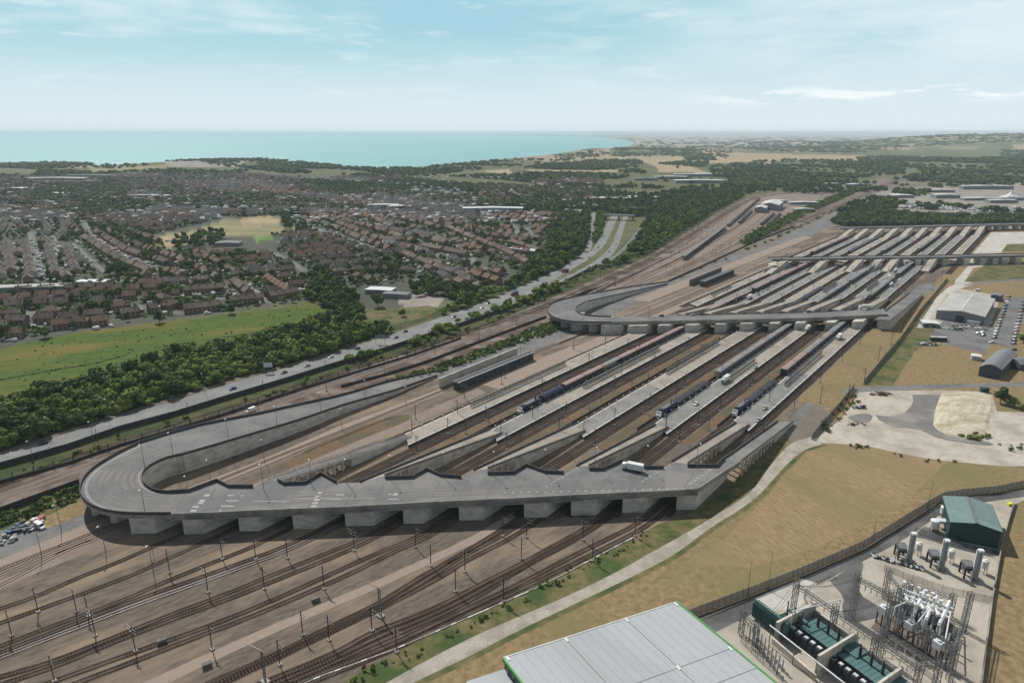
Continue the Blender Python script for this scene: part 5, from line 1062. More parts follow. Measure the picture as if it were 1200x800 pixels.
def gable(name, A, Bp, D, ze, zr, mw, mr, label, cat='building', skew=0.0, ridge=.5, door=None, trim=None, ribs=0, curved=False):
    A_, L, rz = frame(A, Bp); o = empty(name, (A_.x, A_.y, 0), rz, label, cat)
    b = MB(); 
    prof = [(0, ze), (L * ridge, zr), (L, ze)] if not curved else [(L * t, ze + (zr - ze) * math.sin(math.pi * t)) for t in [i / 10 for i in range(11)]]
    k = len(prof); n = len(b.v)
    for y in (0, D): b.v += [(x + y * skew, y, z) for x, z in prof]
    for y in (0, D): b.v += [(0 + y * skew, y, 0), (L + y * skew, y, 0)]
    f0 = n + 2 * k
    b.f.append(tuple([f0, f0 + 1] + [n + i for i in reversed(range(k))])); b.f.append(tuple([f0 + 3, f0 + 2] + [n + k + i for i in range(k)]))
    b.f.append((f0, n, n + k, f0 + 2)); b.f.append((f0 + 1, f0 + 3, n + 2 * k - 1, n + k - 1)); b.m += [0] * 4
    b.build('wall', mw, o)
    b = MB(); ov = .35
    for i in range(k - 1):
        (x0, z0), (x1, z1) = prof[i], prof[i + 1]; x0 -= ov if i == 0 else 0; x1 += ov if i == k - 2 else 0
        P = [(x0 - ov * skew, -ov), (x1 - ov * skew, -ov), (x1 + (D + ov) * skew, D + ov), (x0 + (D + ov) * skew, D + ov)]; zz = [z0, z1, z1, z0]
        b.prism(P, [z + .03 for z in zz], [z + .22 for z in zz])
    rf = b.build('roof', mr, o)
    if ribs:
        b = MB()
        for q in range(1, ribs):
            t = q / ribs; x = L * t; z = float(np.interp(x, [p[0] for p in prof], [p[1] for p in prof]))
            b.beam((x, -ov, z + .25), (x + D * skew, D + ov, z + .25), .12, .06)
        b.build('roof_ribs', mr, rf)
    if trim:
        b = MB()
        for i in range(k - 1):
            (x0, z0), (x1, z1) = prof[i], prof[i + 1]; b.beam((x0, -.42, z0), (x1, -.42, z1), .12, .5); b.beam((x0 + D * skew, D + .42, z0), (x1 + D * skew, D + .42, z1), .12, .5)
        for x in (-.42, L + .42): b.beam((x, -.3, ze), (x + D * skew, D + .3, ze), .12, .5)
        b.build('trim', trim, o)
    if door:
        for (x, w, h) in door: b = MB(); b.box((x, -.06, h / 2), (w, .1, h)); b.build('door', 'door_dark', o)
    return o, L
# big grey warehouse
A, Bp = at(1096, 373.5), at(1152, 381.5); C_ = at(1168, 355)
D = math.dist(Bp[:2], C_[:2])
wh, L = gable('warehouse', A, Bp, 80, 7.2, 9.4, 'cladding_grey', 'metal_roof_pale', 'big grey warehouse with a shallow pale gabled roof beside the car park', door=[(17, 6, 5.5)], ribs=12)
b = MB(); b.box((L * .5, 40, 9.7), (.9, 79, .25)); b.build('ridge_light', 'roof_white', wh)
b = MB(); b.box((L * .8, -1.6, 1.6), (9, 3, 3.2)); b.build('lean_to', 'roof_white', wh)
gable('shed', (lambda q: q)(at(1160, 352)), at(1170, 353.5), 14, 5, 6, 'cladding_dark', 'metal_roof_grey', 'low dark shed at the back right corner of the big grey warehouse', 'shed')
gable('shed', at(1081, 383), at(1100, 384.5), 11, 3.2, 3.6, 'cladding_grey', 'roof_white', 'small white-roofed shed left of the big grey warehouse', 'shed', door=[(3, 2, 2.4), (8, 2, 2.4)])
gable('cabin', at(1138, 421.5), at(1149, 423), 6, 2.8, 3.0, 'white_dull', 'roof_white', 'small white cabin on the dry grass beside the arched-roof hall', 'cabin')
# arched-roof hall in two wings
gable('arched_hall', at(1146, 440), at(1171, 444), 46, 6.0, 8.6, 'cladding_dark', 'metal_roof_grey', 'grey hall with a curved roof at the near end of the car park', curved=True, skew=.2)
gable('arched_hall', at(1177, 427), at(1194, 434), 26, 4.0, 6.4, 'cladding_dark', 'metal_roof_grey', 'shorter curved-roof wing standing right of the larger arched hall', curved=True)
gable('utility_cabinet', at(1151, 460), at(1159, 460), 2.5, 2.4, 2.5, 'cladding_green', 'cladding_green', 'small dark green cabinet at the edge of the chalk yard', 'cabinet')
# depot sheds
_h = Vector(at(903, 236)) - Vector(at(889, 246)); _h.normalize(); _n = Vector((_h.y, -_h.x, 0))
gable('depot_shed', at(890, 246), Vector(at(890, 246)) + _n * 36, 85, 11, 15, 'cladding_grey', 'white_dull', 'large pale depot shed with a white gabled roof among the sidings', door=[(8, 5, 8), (17, 5, 8)])
gable('depot_shed', at(884, 249), Vector(at(884, 249)) + _n * 20, 40, 9, 12, 'cladding_grey', 'white_dull', 'smaller pale depot shed against the left of the large one')
def far_box(a, w, d, h, label, mr='roof_white', mw='cladding_grey', zr=1.2, rz=0, cat='building', group=None):
    p = at(*a); o, _ = gable('far_building', p, (p[0] + w, p[1] + math.tan(rz) * w, 0), d, h, h + zr, mw, mr, label, cat)
    if group: o['group'] = group
    return o
for a, w, d, h, lab in (((1047, 232), 40, 30, 6, 'low white unit just left of the crowded lorry park'), ((1097, 232.5), 45, 25, 8, 'bright white marquee-roofed unit in the middle of the industrial estate'), ((1129, 222), 110, 22, 9, 'long white-roofed warehouse at the back of the industrial estate'), ((1088, 225.5), 55, 18, 6, 'pale low building left of the long white warehouse'),
                        ((1130, 235), 70, 18, 5, 'low pale shed in front of the long white warehouse'), ((1160, 238), 50, 18, 6, 'low pale shed below the pointed white tent'), ((1190, 235), 90, 28, 6, 'pale green-roofed building at the right edge of the estate'), ((1000, 252), 60, 8, 4, 'small white roof beside the approach road bend'), ((995, 219), 40, 25, 7, 'white building left of the railway bend'), ((968, 218), 34, 20, 7, 'white building farther left of the railway bend'),
                        ((905, 262 - 24), 26, 18, 5, 'small white store behind the depot sheds'), ((926, 240), 50, 16, 5, 'white-roofed store right of the depot sheds'), ((932, 248), 30, 14, 5, 'cream low store at the right of the depot yard'), ((768, 210), 90, 30, 8, 'long white warehouse left in the distant estate'), ((790, 207), 110, 30, 8, 'long white warehouse centre in the distant estate'), ((815, 206), 80, 30, 8, 'pale warehouse right in the distant estate'), ((792, 215), 120, 40, 9, 'wide blue-white warehouse nearer in the distant estate'), ((744, 212), 60, 30, 8, 'greenish warehouse at the left end of the distant estate'),
                        ((684, 236), 90, 30, 7, 'reddish-walled retail unit beyond the housing'), ((706, 234), 110, 22, 6, 'long white roof right of the retail unit'), ((662, 239), 50, 18, 6, 'low white roof left of the retail unit'), ((542, 249), 95, 26, 8, 'long white-roofed factory in the middle of the town'), ((430, 244.5), 50, 22, 7, 'white flat-roofed building in the middle of the town, farther left'), ((455, 246), 36, 22, 7, 'small white building right of the flat-roofed one in the town'),
                        ((1092, 200), 60, 16, 6, 'thin white roof far off on the right hillside'), ((1118, 199.5), 60, 16, 6, 'second thin white roof far off on the right hillside'), ((205, 192), 130, 40, 12, 'long pale barracks-like block on the left skyline'), ((283, 190), 80, 40, 14, 'pale block on the wooded left skyline'), ((30, 212), 150, 30, 9, 'long pale school roof at the far left of the town'), ((76, 208.5), 120, 30, 9, 'long greenish roof right of the far school'), ((0, 224), 60, 30, 7, 'pale roof at the left edge beyond the town'), ((32, 229.5), 100, 18, 6, 'long low pale roof beside the tan field at the left'), ((66, 224), 70, 18, 6, 'low pale roof above the tan field at the left'), ((148, 232), 80, 16, 6, 'low pale roof in the middle left of the town')):
    far_box(a, w * 1.25, d, h, lab, 'roof_white' if 'green' not in lab else 'roof_teal', 'cladding_grey' if 'reddish' not in lab else 'car_red')
# pointed tent
p = at(1184, 232.5); b = MB(); b.lathe((0, 0, 0), [(24, 3), (15, 6), (8, 9), (3, 14), (.3, 18)], 10); o = b.build('marquee', 'roof_white'); o.location = p; tag(o, 'pointed white tent roof at the right of the industrial estate', 'marquee')
# school-like flat buildings near the meadow and other town landmarks
far_box((428, 344), 26, 14, 4, 'white-roofed hut left end of the school beside the playing field', 'roof_white', zr=.3, rz=R(-12)); far_box((448, 349), 24, 10, 4, 'grey flat-roofed school block beside the playing field', 'metal_roof_grey', zr=.4, rz=R(-12))
far_box((-8, 346), 62, 14, 7, 'long flat grey-roofed block at the left edge of the town', 'metal_roof_pale', zr=.2, rz=R(8)); far_box((596, 296), 44, 12, 6, 'block with a pale blue-white flat roof among the terraces', 'roof_white', zr=.2, rz=R(-38)); far_box((250, 289), 34, 18, 4.5, 'large low grey-roofed building below the town park', 'metal_roof_grey', zr=1, rz=R(3)); far_box((88, 336), 30, 12, 5, 'white flat roof among the houses near the left', 'roof_white', zr=.2)
# motorway overbridges
def overbridge(a, c, h, label):
    A, Cc = at(*a, h), at(*c, h); o = empty('road_bridge', (0, 0, 0), 0, label, 'bridge'); b = MB(); b.beam(A, Cc, 12, 1.4); b.build('deck', 'concrete', o)
    for t in (.03, .5, .97):
        q = Vector(A).lerp(Vector(Cc), t); b = MB(); b.box((q.x, q.y, (h - .7) / 2), (2.2, 8, h - .7)); b.build('pier', 'concrete', o)
    b = MB(); d = Vector(Cc) - Vector(A); nn = Vector((-d.y, d.x, 0)).normalized() * 5.8
    for s in (-1, 1): b.beam(Vector(A) + nn * s + Vector((0, 0, 1.2)), Vector(Cc) + nn * s + Vector((0, 0, 1.2)), .25, 1.0)
    b.build('parapet', 'white_dull', o)
overbridge((708, 252), (743, 253), 8, 'nearer of the two overbridges crossing the curving motorway'); overbridge((724, 243), (752, 244), 8, 'farther of the two overbridges crossing the curving motorway')
# direction signs on the motorway
for q, m, lab, w in (((315, 437), 'white_dull', 'pale overhead motorway sign beyond the hairpin ramp', 5.5), ((446, 403), 'roof_teal', 'large pale blue direction sign on the motorway verge', 7.5), ((601, 342), 'car_blue', 'blue motorway sign among the trees', 5)):
    p = at(*q); o = empty('road_sign', p, R(12), lab, 'sign'); b = MB(); b.box((-w / 2 + .4, 0, 2.6), (.3, .3, 5.2)); b.box((w / 2 - .4, 0, 2.6), (.3, .3, 5.2)); b.build('post', 'steel_galv', o); b = MB(); b.box((0, -.25, 5.6), (w, .15, 3.0)); b.build('sign_panel', m, o)
# ------------------------------------------------------------------ fences and barriers
mat('mesh_fence', (.22, .24, .27), (.17, .19, .22), 1.0, alpha=.55); mat('mesh_light', (.2, .21, .22), (.16, .17, .18), 1.0, alpha=.2); mat('fence_solid', (.065, .065, .068), (.05, .05, .052), 1)
def fence(path, h, step, mp, mm, label, cat='fence', post=.14, top=None, panel_w=.05, name='fence', extra_top=.25):
    P = resample(path, step * 3); o = empty(name, (0, 0, 0), 0, label, cat)
    b = MB(); b.wall([(p[0], p[1], p[2] if len(p) > 2 else 0) for p in P], panel_w, h); b.build('panels', mm, o)
    b = MB()
    for q in along(P, step): b.box((q[0], q[1], q[2] + (h + extra_top) / 2), (post, post, h + extra_top), q[3])
    b.build('posts', mp, o)
    return o
BP = px([(-60, 568), (0, 548.5), (80, 526), (140, 505), (206, 487), (270, 467), (330, 449), (400, 427), (446, 413), (486, 400), (540, 382), (600, 361), (640, 343), (700, 312)])
fence(BP, 3.0, 7, 'steel_dark', 'fence_solid', 'long dark noise barrier along the near side of the motorway', 'barrier', .22, panel_w=.3, name='noise_barrier')
fence(px([(-60, 588), (0, 566), (80, 544), (140, 523), (206, 504), (267, 485), (330, 464), (400, 442), (486, 416), (540, 397)]), 1.5, 8, 'steel_dark', 'fence_solid', 'low dark retaining wall between the motorway verge and the railway', 'wall', .4, panel_w=.5, name='retaining_wall', extra_top=2.5)
fence(px([(-60, 628), (0, 602), (93, 568)]), 3.0, 9, 'steel_dark', 'fence_solid', 'dark wall below the railway at the far left, ending under the hairpin', 'wall', .3, panel_w=.4, name='retaining_wall')
fence(px([(400, 454), (452, 440), (500, 425), (560, 402), (600, 387), (640, 372)]), 1.8, 6, 'steel_dark', 'fence_solid', 'dark fence between the railway corridor and the hedge behind the approach road', 'fence', .2, panel_w=.25)
fence(px([(784, 330), (828, 310), (884, 284), (930, 266)]), 1.8, 7, 'steel_dark', 'fence_solid', 'dark fence between the depot bank and the approach road', 'fence', .2, panel_w=.25)
fence(px([(951, 515), (958, 506), (980, 481), (1001, 455)]), 3.0, 2.6, 'steel_dark', 'mesh_fence', 'tall dark mesh fence at the left of the chalk yard', 'fence', .16)
fence(px([(1012, 450), (1034, 424), (1050, 406), (1066, 384), (1078, 366), (1092, 350), (1110, 328)]), 3.0, 2.8, 'steel_dark', 'mesh_fence', 'tall dark mesh fence between the dry grass and the green strip', 'fence', .16)
for i, (x, y) in enumerate([(1037, 424), (1041, 417), (1045, 411), (1050, 403), (1055, 396)]):
    pass
SF = px([(806, 724), (816, 720), (880, 696), (946, 670), (1010, 642), (1054, 615), (1080, 599), (1094, 590), (1106, 584), (1130, 580), (1165, 577), (1200, 570), (1260, 560)])
fence(SF, 3.2, 2.6, 'steel_galv', 'mesh_fence', 'tall grey palisade security fence curving round the substation', 'fence', .12)
fence(offset(SF, 1.4), .5, 30, 'fence_solid', 'fence_solid', 'low dark kerb line just inside the palisade fence', 'kerb', .2, panel_w=.3, name='kerb_wall', extra_top=0)

# ------------------------------------------------------------------ hall in the foreground
zh = 13.0
P1 = Vector(at(793, 706, zh)); P0 = Vector(at(591, 771, zh)); PE = Vector(at(912, 803, zh))
e1 = (P0 - P1); L1 = e1.length; e1.normalize(); e2 = (PE - P1).normalized(); W2 = 62
o = empty('industrial_hall', (0, 0, 0), 0, 'large pale grey flat-roofed hall with bright green edge trim at the bottom of the photo', 'building')
c = [P1, P0, P0 + e2 * W2, P1 + e2 * W2]
b = MB(); b.prism([(p.x, p.y) for p in c], 0, zh - .3); b.build('wall', 'cladding_dark', o)
cen = sum(c, Vector()) / 4; c2 = [p + (p - cen).normalized() * .5 for p in c]
b = MB(); b.prism([(p.x, p.y) for p in c2], zh - .29, zh); rf = b.build('roof', 'hall_roof', o)
b = MB(); c3 = c2 + [c2[0]]
for p, q in zip(c3[:-1], c3[1:]): b.beam((p.x, p.y, zh - .45), (q.x, q.y, zh - .45), .35, .7); 
b.build('trim', 'trim_green', o)
b = MB()
b.beam((c3[0].x, c3[0].y, zh + .05), (c3[1].x, c3[1].y, zh + .05), .4, .12); b.build('gutter_edge', 'white_dull', rf)
for i in (1, 3): b = MB(); b.beam((c3[i].x, c3[i].y, zh + .1), (c3[i + 1].x, c3[i + 1].y, zh + .1), .5, .3); b.build('edge_trim', 'trim_green', rf)
b = MB(); z = Vector((0, 0, .03))
for t in (.318, .67): b.beam(P1 + e1 * L1 * t + z, P1 + e1 * L1 * t + e2 * W2 + z, .16, .05)
for t in (22, 30.5): b.beam(P1 + e2 * t + z, P0 + e2 * t + z, .12, .05)
for i in range(1, 20): 
    t = i / 20; b.beam(P1 + e1 * L1 * t + z * .5, P1 + e1 * L1 * t + e2 * W2 + z * .5, .03, .02)
b.build('roof_seams', 'mid_wall', rf)
b = MB()
for t in (0.01, .318, .67, .985):
    for s_ in (.5, 22, 50): q = P1 + e1 * L1 * t + e2 * s_; b.box((q.x, q.y, zh + .1), (1.5, .7, .12), math.atan2(e2.y, e2.x))
b.build('roof_vents', 'white_paint', rf)
for i in range(5): b = MB(); b.box((P0.x + e2.x * (2 + i * 3.0) + e1.x * .1, P0.y + e2.y * (2 + i * 3.0) + e1.y * .1, zh - 2.6), (1.2, .12, 3.0), math.atan2(e2.y, e2.x)); b.build('window', 'glass_dark', o)
za = 9.5; q0 = Vector(at(592, 783, za)); q1 = Vector(at(546, 798, za))
b = MB(); cc = [q0, q1, q1 + e2 * 40, q0 + e2 * 40]; b.prism([(p.x, p.y) for p in cc], 0, za, m=1, mtop=0); b.build('annex', ['hall_roof', 'cladding_dark'], o)

# ------------------------------------------------------------------ substation
sub_px = [(806, 727), (816, 722), (880, 698), (946, 672), (1010, 644), (1054, 617), (1080, 601), (1094, 592), (1108, 586), (1130, 582), (1165, 579), (1200, 572), (1215, 580), (1190, 590), (1182, 612), (1172, 645), (1161, 705), (1150, 790), (1138, 860), (1120, 900), (840, 900), (870, 800), (830, 760)]
sheet('substation_ground', px(sub_px), 'concrete_slab', Z4)
strip_sheet('service_road', smooth(px([(800, 735), (880, 701), (946, 675), (1010, 647), (1054, 620), (1082, 603), (1106, 589), (1132, 584), (1200, 575), (1260, 566)]), 1), smooth(px([(815, 752), (892, 714), (958, 685), (1012, 657), (1060, 632), (1088, 612), (1112, 596), (1140, 590), (1200, 582), (1260, 574)]), 1), 'asphalt', Z5)
sheet('pale_slab', px([(884, 701), (938, 677), (958, 683), (948, 700), (935, 712), (905, 716)]), 'pale_concrete', Z6)
sheet('service_road', smooth(crop(960, 560, 5, [(60, 600), (250, 480), (262, 520), (232, 600), (235, 680), (330, 740), (420, 800), (160, 860), (130, 760), (150, 700), (60, 600)]), 1), 'asphalt', Z6)
sheet('service_road', smooth(crop(960, 560, 5, [(560, 345), (610, 275), (660, 305), (760, 350), (900, 395), (1070, 425), (1055, 465), (900, 440), (740, 395), (640, 360), (560, 345)]), 1), 'asphalt', Z6)
sheet('dark_gravel', crop(980, 660, 5.717, [(380, 250), (720, 380), (800, 420), (800, 640), (560, 660), (230, 430)]), 'ballast', Z6)
# boundary wall along the right
b = MB(); b.wall([(p[0], p[1], 0) for p in px([(1188, 590), (1181, 612), (1173, 643), (1162, 704), (1151, 790), (1146, 830)])], .4, 1.6); tag(b.build('boundary_wall', 'concrete'), 'low concrete wall along the right side of the substation', 'wall')
# green building
gb, L = gable('switch_house', at(1110, 631), at(1169, 643), 21, 7.3, 8.9, 'cladding_green', 'roof_teal', 'dark green switch house with a teal gabled roof inside the substation', trim='cladding_green', ribs=12)
b = MB(); b.box((L / 2, 10.5, 9.2), (1.0, 21.5, .12)); b.build('ridge_cap', 'steel_galv', gb)
p = at(1183, 592); o = empty('drum', p, 0, 'small bright yellow box by the corner of the substation wall', 'box'); b = MB(); b.box((0, 0, .6), (1.6, 1.2, 1.0)); b.box((0, 0, 1.15), (1.7, 1.3, .12)); b.build('box', 'hiviz', o) if False else None
mat('hiviz', (.75, .80, .05), (.6, .65, .05), 1)
b.build('body', 'hiviz', o)
mat('teal_paint', (.105, .19, .185), (.085, .16, .155), .5, rough=.5); mat('porcelain', (.05, .045, .045), (.035, .03, .03), 1, rough=.3); mat('porcelain_grey', (.45, .46, .46), (.35, .36, .36), 1, rough=.4); mat('gis_metal', (.70, .72, .73), (.62, .64, .65), .6, rough=.35, metal=.1)
E1 = Vector(at(1020, 752, 0)) - Vector(at(929, 688, 0)); AX = math.atan2(E1.y, E1.x)
# three filter towers with raised boxes and tanks
for i, (bx, by) in enumerate([(1065, 659), (1103, 667.5), (1142, 680)]):
    lab = ['left', 'middle', 'right'][i]; q = at(bx, by); rz = R(-12)
    o = empty('filter_reactor', q, rz, '%s of the three tall ribbed white filter towers in the substation' % lab, 'reactor', 'three filter towers')
    b = MB()
    for zz in range(22): b.lathe((0, 0, 1.2 + zz * .48), [(.35, 0), (.82, .04), (.82, .16), (.35, .2), (.35, .48)], 12, 0)
    b.build('coil_stack', 'porcelain_grey', o)
    b = MB(); b.box((-.9, .4, 6.2), (.45, .5, 12.0)); b.box((0, 0, 12.1), (1.5, 1.5, .7)); b.box((.9, .6, 6.0), (.3, .3, 11.6)); b.build('support_column', 'white_paint', o)
    b = MB()
    for s in (-.8, .8):
        b.box((s, -.8, .6), (.2, .2, 1.2)); b.box((s, .8, .6), (.2, .2, 1.2))
    b.build('leg', 'steel_dark', o)
    o = empty('capacitor_box', at(bx - 10, by - 6), rz, 'raised grey box on dark legs beside the %s filter tower' % lab, 'cabinet', 'raised boxes by the filter towers')
    b = MB(); b.box((0, 0, 4.7), (3.2, 4.2, 1.0)); b.build('box', 'steel_galv', o)
    for sx in (-1, 1):
        for sy in (-1, 1): b = MB(); b.box((sx * 1.5, sy * 2.0, 2.05), (.5, .5, 4.1)); b.build('leg', 'porcelain', o)
    b = MB(); b.box((0, 0, 3.5), (3.2, 4.4, .3)); b.box((0, 0, 1.6), (2.8, .25, .25)); b.build('frame', 'steel_dark', o)
    o = empty('tank', at(bx + 10, by - 9), 0, 'white cylindrical tank right of the %s filter tower' % lab, 'tank', 'white tanks by the filter towers')
    b = MB(); b.lathe((0, 0, 2.3), [(0, 0), (1.15, 0), (1.15, 2.6), (.9, 2.9), (.5, 3.0), (.5, 3.3), (0, 3.3)], 14); b.build('drum', 'white_paint', o)
    for s in range(3): b = MB(); b.tube((1.2 * math.cos(s * 2.1), 1.2 * math.sin(s * 2.1), 0), (1.2 * math.cos(s * 2.1), 1.2 * math.sin(s * 2.1), 2.4), .13, n=6); b.build('leg', 'steel_galv', o)
for (x, y, lab) in ((1106, 601, 'white tank farther back beside the switch house'), (1094, 617, 'pale tank at the left of the switch house')):
    o = empty('tank', at(x, y + 4), 0, lab, 'tank'); b = MB(); b.lathe((0, 0, 1.4), [(0, 0), (1.7, 0), (1.7, 3.0), (1.3, 3.3), (0, 3.4)], 14); b.build('drum', 'white_paint', o); b = MB(); [b.box((sx, sy, .7), (.25, .25, 1.4)) for sx in (-1, 1) for sy in (-1, 1)]; b.build('leg', 'steel_dark', o)
o = empty('capacitor_box', at(1104, 618), R(-10), 'low grey box on legs between the two tanks by the switch house', 'cabinet'); b = MB(); b.box((0, 0, 3), (4.2, 2.6, 1.0)); b.build('box', 'gis_metal', o); b = MB(); [b.box((sx * 1.7, sy, 1.25), (.35, .35, 2.5)) for sx in (-1, 1) for sy in (-1, 1)]; b.build('leg', 'steel_dark', o)
# white gas-insulated pipework
g0 = Vector(at(1047, 716, 0)); ex = (Vector(at(1100, 738, 0)) - g0); LX = ex.length; ax = math.atan2(ex.y, ex.x)
o = empty('switchgear_pipes', g0, ax, 'gleaming white bundle of high-voltage pipes on a frame in the centre of the substation', 'switchgear')
b = MB(); [b.box((1 + i * LX / 7, s, 2), (.35, .35, 4)) for i in range(8) for s in (0, 6)]; [b.beam((0, s, 4), (LX + 2, s, 4), .3, .3) for s in (0, 6)]; [b.beam((1 + i * LX / 7, 0, 4), (1 + i * LX / 7, 6, 4), .25, .25) for i in range(8)]; b.box((LX / 2, 3, .4), (LX * .9, 4.5, .8)); b.build('frame', 'steel_galv', o)
for j in range(3): b = MB(); b.tube((0, .8 + j * 2.2, 5.2 + .35 * j), (LX + 2, .8 + j * 2.2, 5.2 + .35 * j), .48, n=10); [b.tube((k * 3.3 + 1, .8 + j * 2.2, 5.2 + .35 * j), (k * 3.3 + 1.3, .8 + j * 2.2, 5.2 + .35 * j), .72, n=10) for k in range(int(LX / 3.3))]; b.build('main_pipe', 'gis_metal', o)
for j in range(5): x = .5 + j * 2.1; b = MB(); b.tube((x, 7, 4.6), (x + 3.4, -1.2, 5.9), .42, n=10); b.build('cross_pipe', 'white_paint', o); b = MB(); b.tube((x - .2, 7.4, 3.4), (x - .2, 7.4, 7.3), .42, n=10); b.tube((x - .2, 7.4, 7.3), (x - .2, 7.4, 7.6), .58, n=10); b.build('riser', 'white_paint', o)
for j in range(3): x = LX - 7 + j * 3.6; b = MB(); b.tube((x, -3.2, 4.4), (x + .3, 7.6, 6.8), .55, n=10); b.tube((x, -3.2, 4.4), (x, -3.2, 1.0), .55, n=10); b.build('cross_pipe', 'white_paint', o)
for j in range(4): x = LX * .45 + j * 1.9; b = MB(); b.tube((x, 4, 5.6), (x, 4, 8.2), .5, n=10); b.build('riser', 'white_paint', o)
for j in range(6): b = MB(); x = 2 + j * 3; b.tube((x, -1.0, 0), (x, -1.0, 4.6), .35, n=8); b.build('post', 'porcelain_grey', o)
# post-mounted boxes (voltage transformers) with porcelain legs
for i, (x, y) in enumerate([(1032, 733), (1062, 752), (1095, 775)]):
    o = empty('voltage_transformer', at(x, y), AX, '%s of three pale grey boxes on dark insulator legs before the white pipes' % ['left', 'middle', 'right'][i], 'transformer', 'grey boxes on insulator legs')
    b = MB(); b.box((0, 0, 6.2), (2.4, 2.2, 2.4)); b.tube((0, 0, 7.4), (0, 0, 7.9), .6, n=10); b.build('box', 'gis_metal', o)
    for sx in (-2.2, 0, 2.2):
        b = MB()
        for zz in range(9): b.lathe((sx * .9, sx * -.2, .5 + zz * .5), [(.16, 0), (.34, .12), (.16, .3), (.16, .5)], 8)
        b.tube((sx * .9, sx * -.2, 0), (sx * .9, sx * -.2, .5), .3, n=6); b.build('insulator', 'porcelain', o)
    b = MB(); b.beam((-2.2, .5, 5.0), (2.2, -.5, 5.0), .3, .3); b.build('frame', 'steel_galv', o)
# more insulator posts scattered in rows
def insulator_post(p, h, label, group, m='porcelain'):
    o = empty('insulator_post', p, AX, label, 'insulator', group); b = MB(); b.tube((0, 0, 0), (0, 0, h * .45), .16, n=6); b.build('stand', 'steel_galv', o); b = MB()
    for zz in range(6): b.lathe((0, 0, h * .45 + zz * h * .09), [(.13, 0), (.32, .1), (.13, .25), (.13, h * .09)], 8)
    b.build('insulator', m, o); return o
k = 0
for r_, (a, c_, n_) in enumerate([((1046, 728), (1112, 768), 7), ((1040, 741), (1106, 785), 7), ((1068, 735), (1120, 764), 6), ((878, 748), (910, 790), 9), ((883, 745), (916, 786), 9)]):
    where = ['in the back row below the white pipes', 'in the front row below the white pipes', 'in the row right of the white pipes', 'in the outer row along the foreground hall', 'in the inner row along the foreground hall'][r_]
    for i in range(n_):
        t = i / (n_ - 1); insulator_post(at(a[0] + (c_[0] - a[0]) * t, a[1] + (c_[1] - a[1]) * t), 5.5 if r_ < 3 else 4.2, 'slim insulator post %s, %s from left' % (where, ordw(i + 1)), 'insulator posts ' + where, 'porcelain_grey' if r_ != 1 else 'porcelain')
# lattice towers and beams
def lattice_column(b, p, h, w=1.3, r=.09):
    x, y = p[0], p[1]; c = [(x - w / 2, y - w / 2), (x + w / 2, y - w / 2), (x + w / 2, y + w / 2), (x - w / 2, y + w / 2)]; n = max(3, int(h / 1.4))
    for q in c: b.beam((q[0], q[1], 0), (q[0], q[1], h), r * 1.6, r * 1.6)
    for i in range(n):
        z0, z1 = h * i / n, h * (i + 1) / n
        for j in range(4):
            a, d = c[j], c[(j + 1) % 4]
            if i % 2: a, d = d, a
            b.beam((a[0], a[1], z0), (d[0], d[1], z1), r, r); b.beam((c[j][0], c[j][1], z1), (c[(j + 1) % 4][0], c[(j + 1) % 4][1], z1), r, r)
def lattice_beam(b, p, q, w=1.1, r=.09):
    p, q = Vector(p), Vector(q); d = (q - p); L = d.length; d.normalize(); s = d.cross(Vector((0, 0, 1))).normalized() * w / 2; u = Vector((0, 0, w / 2)); n = max(3, int(L / 1.4)); cs = [s + u, -s + u, -s - u, s - u]
    for c in cs: b.beam(p + c, q + c, r * 1.5, r * 1.5)
    for i in range(n):
        a, e = p + d * L * i / n, p + d * L * (i + 1) / n
        for j in range(4): b.beam(a + cs[j], e + cs[(j + 1) % 4], r, r)
def gantry(label, pts, h, hc=None, ins=True):
    o = empty('lattice_gantry', (0, 0, 0), 0, label, 'gantry'); P = [at(*p) for p in pts]
    for p in P: b = MB(); lattice_column(b, p, hc or h + 2.5); b.build('tower', 'steel_galv', o)
    for a, c_ in zip(P[:-1], P[1:]):
        b = MB(); lattice_beam(b, (a[0], a[1], h), (c_[0], c_[1], h)); b.build('beam', 'steel_galv', o)
        if ins:
            n_ = 6
            for i in range(n_):
                t = (i + .5) / n_; x, y = a[0] + (c_[0] - a[0]) * t, a[1] + (c_[1] - a[1]) * t; b = MB(); [b.lathe((x, y, h - 1.0 - zz * .3), [(.08, 0), (.22, -.1), (.08, -.25)], 6) for zz in range(6)]; b.build('insulator', 'porcelain_grey', o)
    return o
gantry('long lattice gantry running past the transformer bays', [(929, 716), (973, 748), (1020, 782), (1070, 820)], 10)
gantry('tall lattice gantry left of the white pipes', [(997, 726), (1036, 748)], 15.5, 17.5)
gantry('lattice gantry right of the white pipes, ending at the bottom', [(1112, 797), (1128, 720 + 18)], 11, 14, False)
gantry('small lattice gantry beside the foreground hall', [(868, 743), (884, 760)], 7.5, 9)
gantry('lattice gantry along the front of the transformer bays', [(1030, 770), (1094, 812)], 9, 11)
for i, (x, y, h) in enumerate([(876, 697, 14), (900, 690, 15), (1048, 660, 12), (1023, 626 + 6, 9), (1087, 582 + 14, 13), (1052, 648, 10)]):
    o = empty('lightning_mast', at(x, y), 0, 'thin lightning mast by the palisade fence, %s' % ['leftmost of the pair over the dry grass', 'right one of the pair over the dry grass', 'beside the piled reels', 'short one on the fence bend', 'where the fence curves right', 'short one beside the service road'][i], 'mast'); b = MB(); b.tube((0, 0, 0), (0, 0, h), .14, .04, 6); b.box((0, 0, .2), (.8, .8, .4)); b.build('pole', 'steel_galv', o)
gantry('low lattice gantry across the middle of the white pipes', [(1050, 744), (1082, 764), (1112, 784)], 7.5, 9)
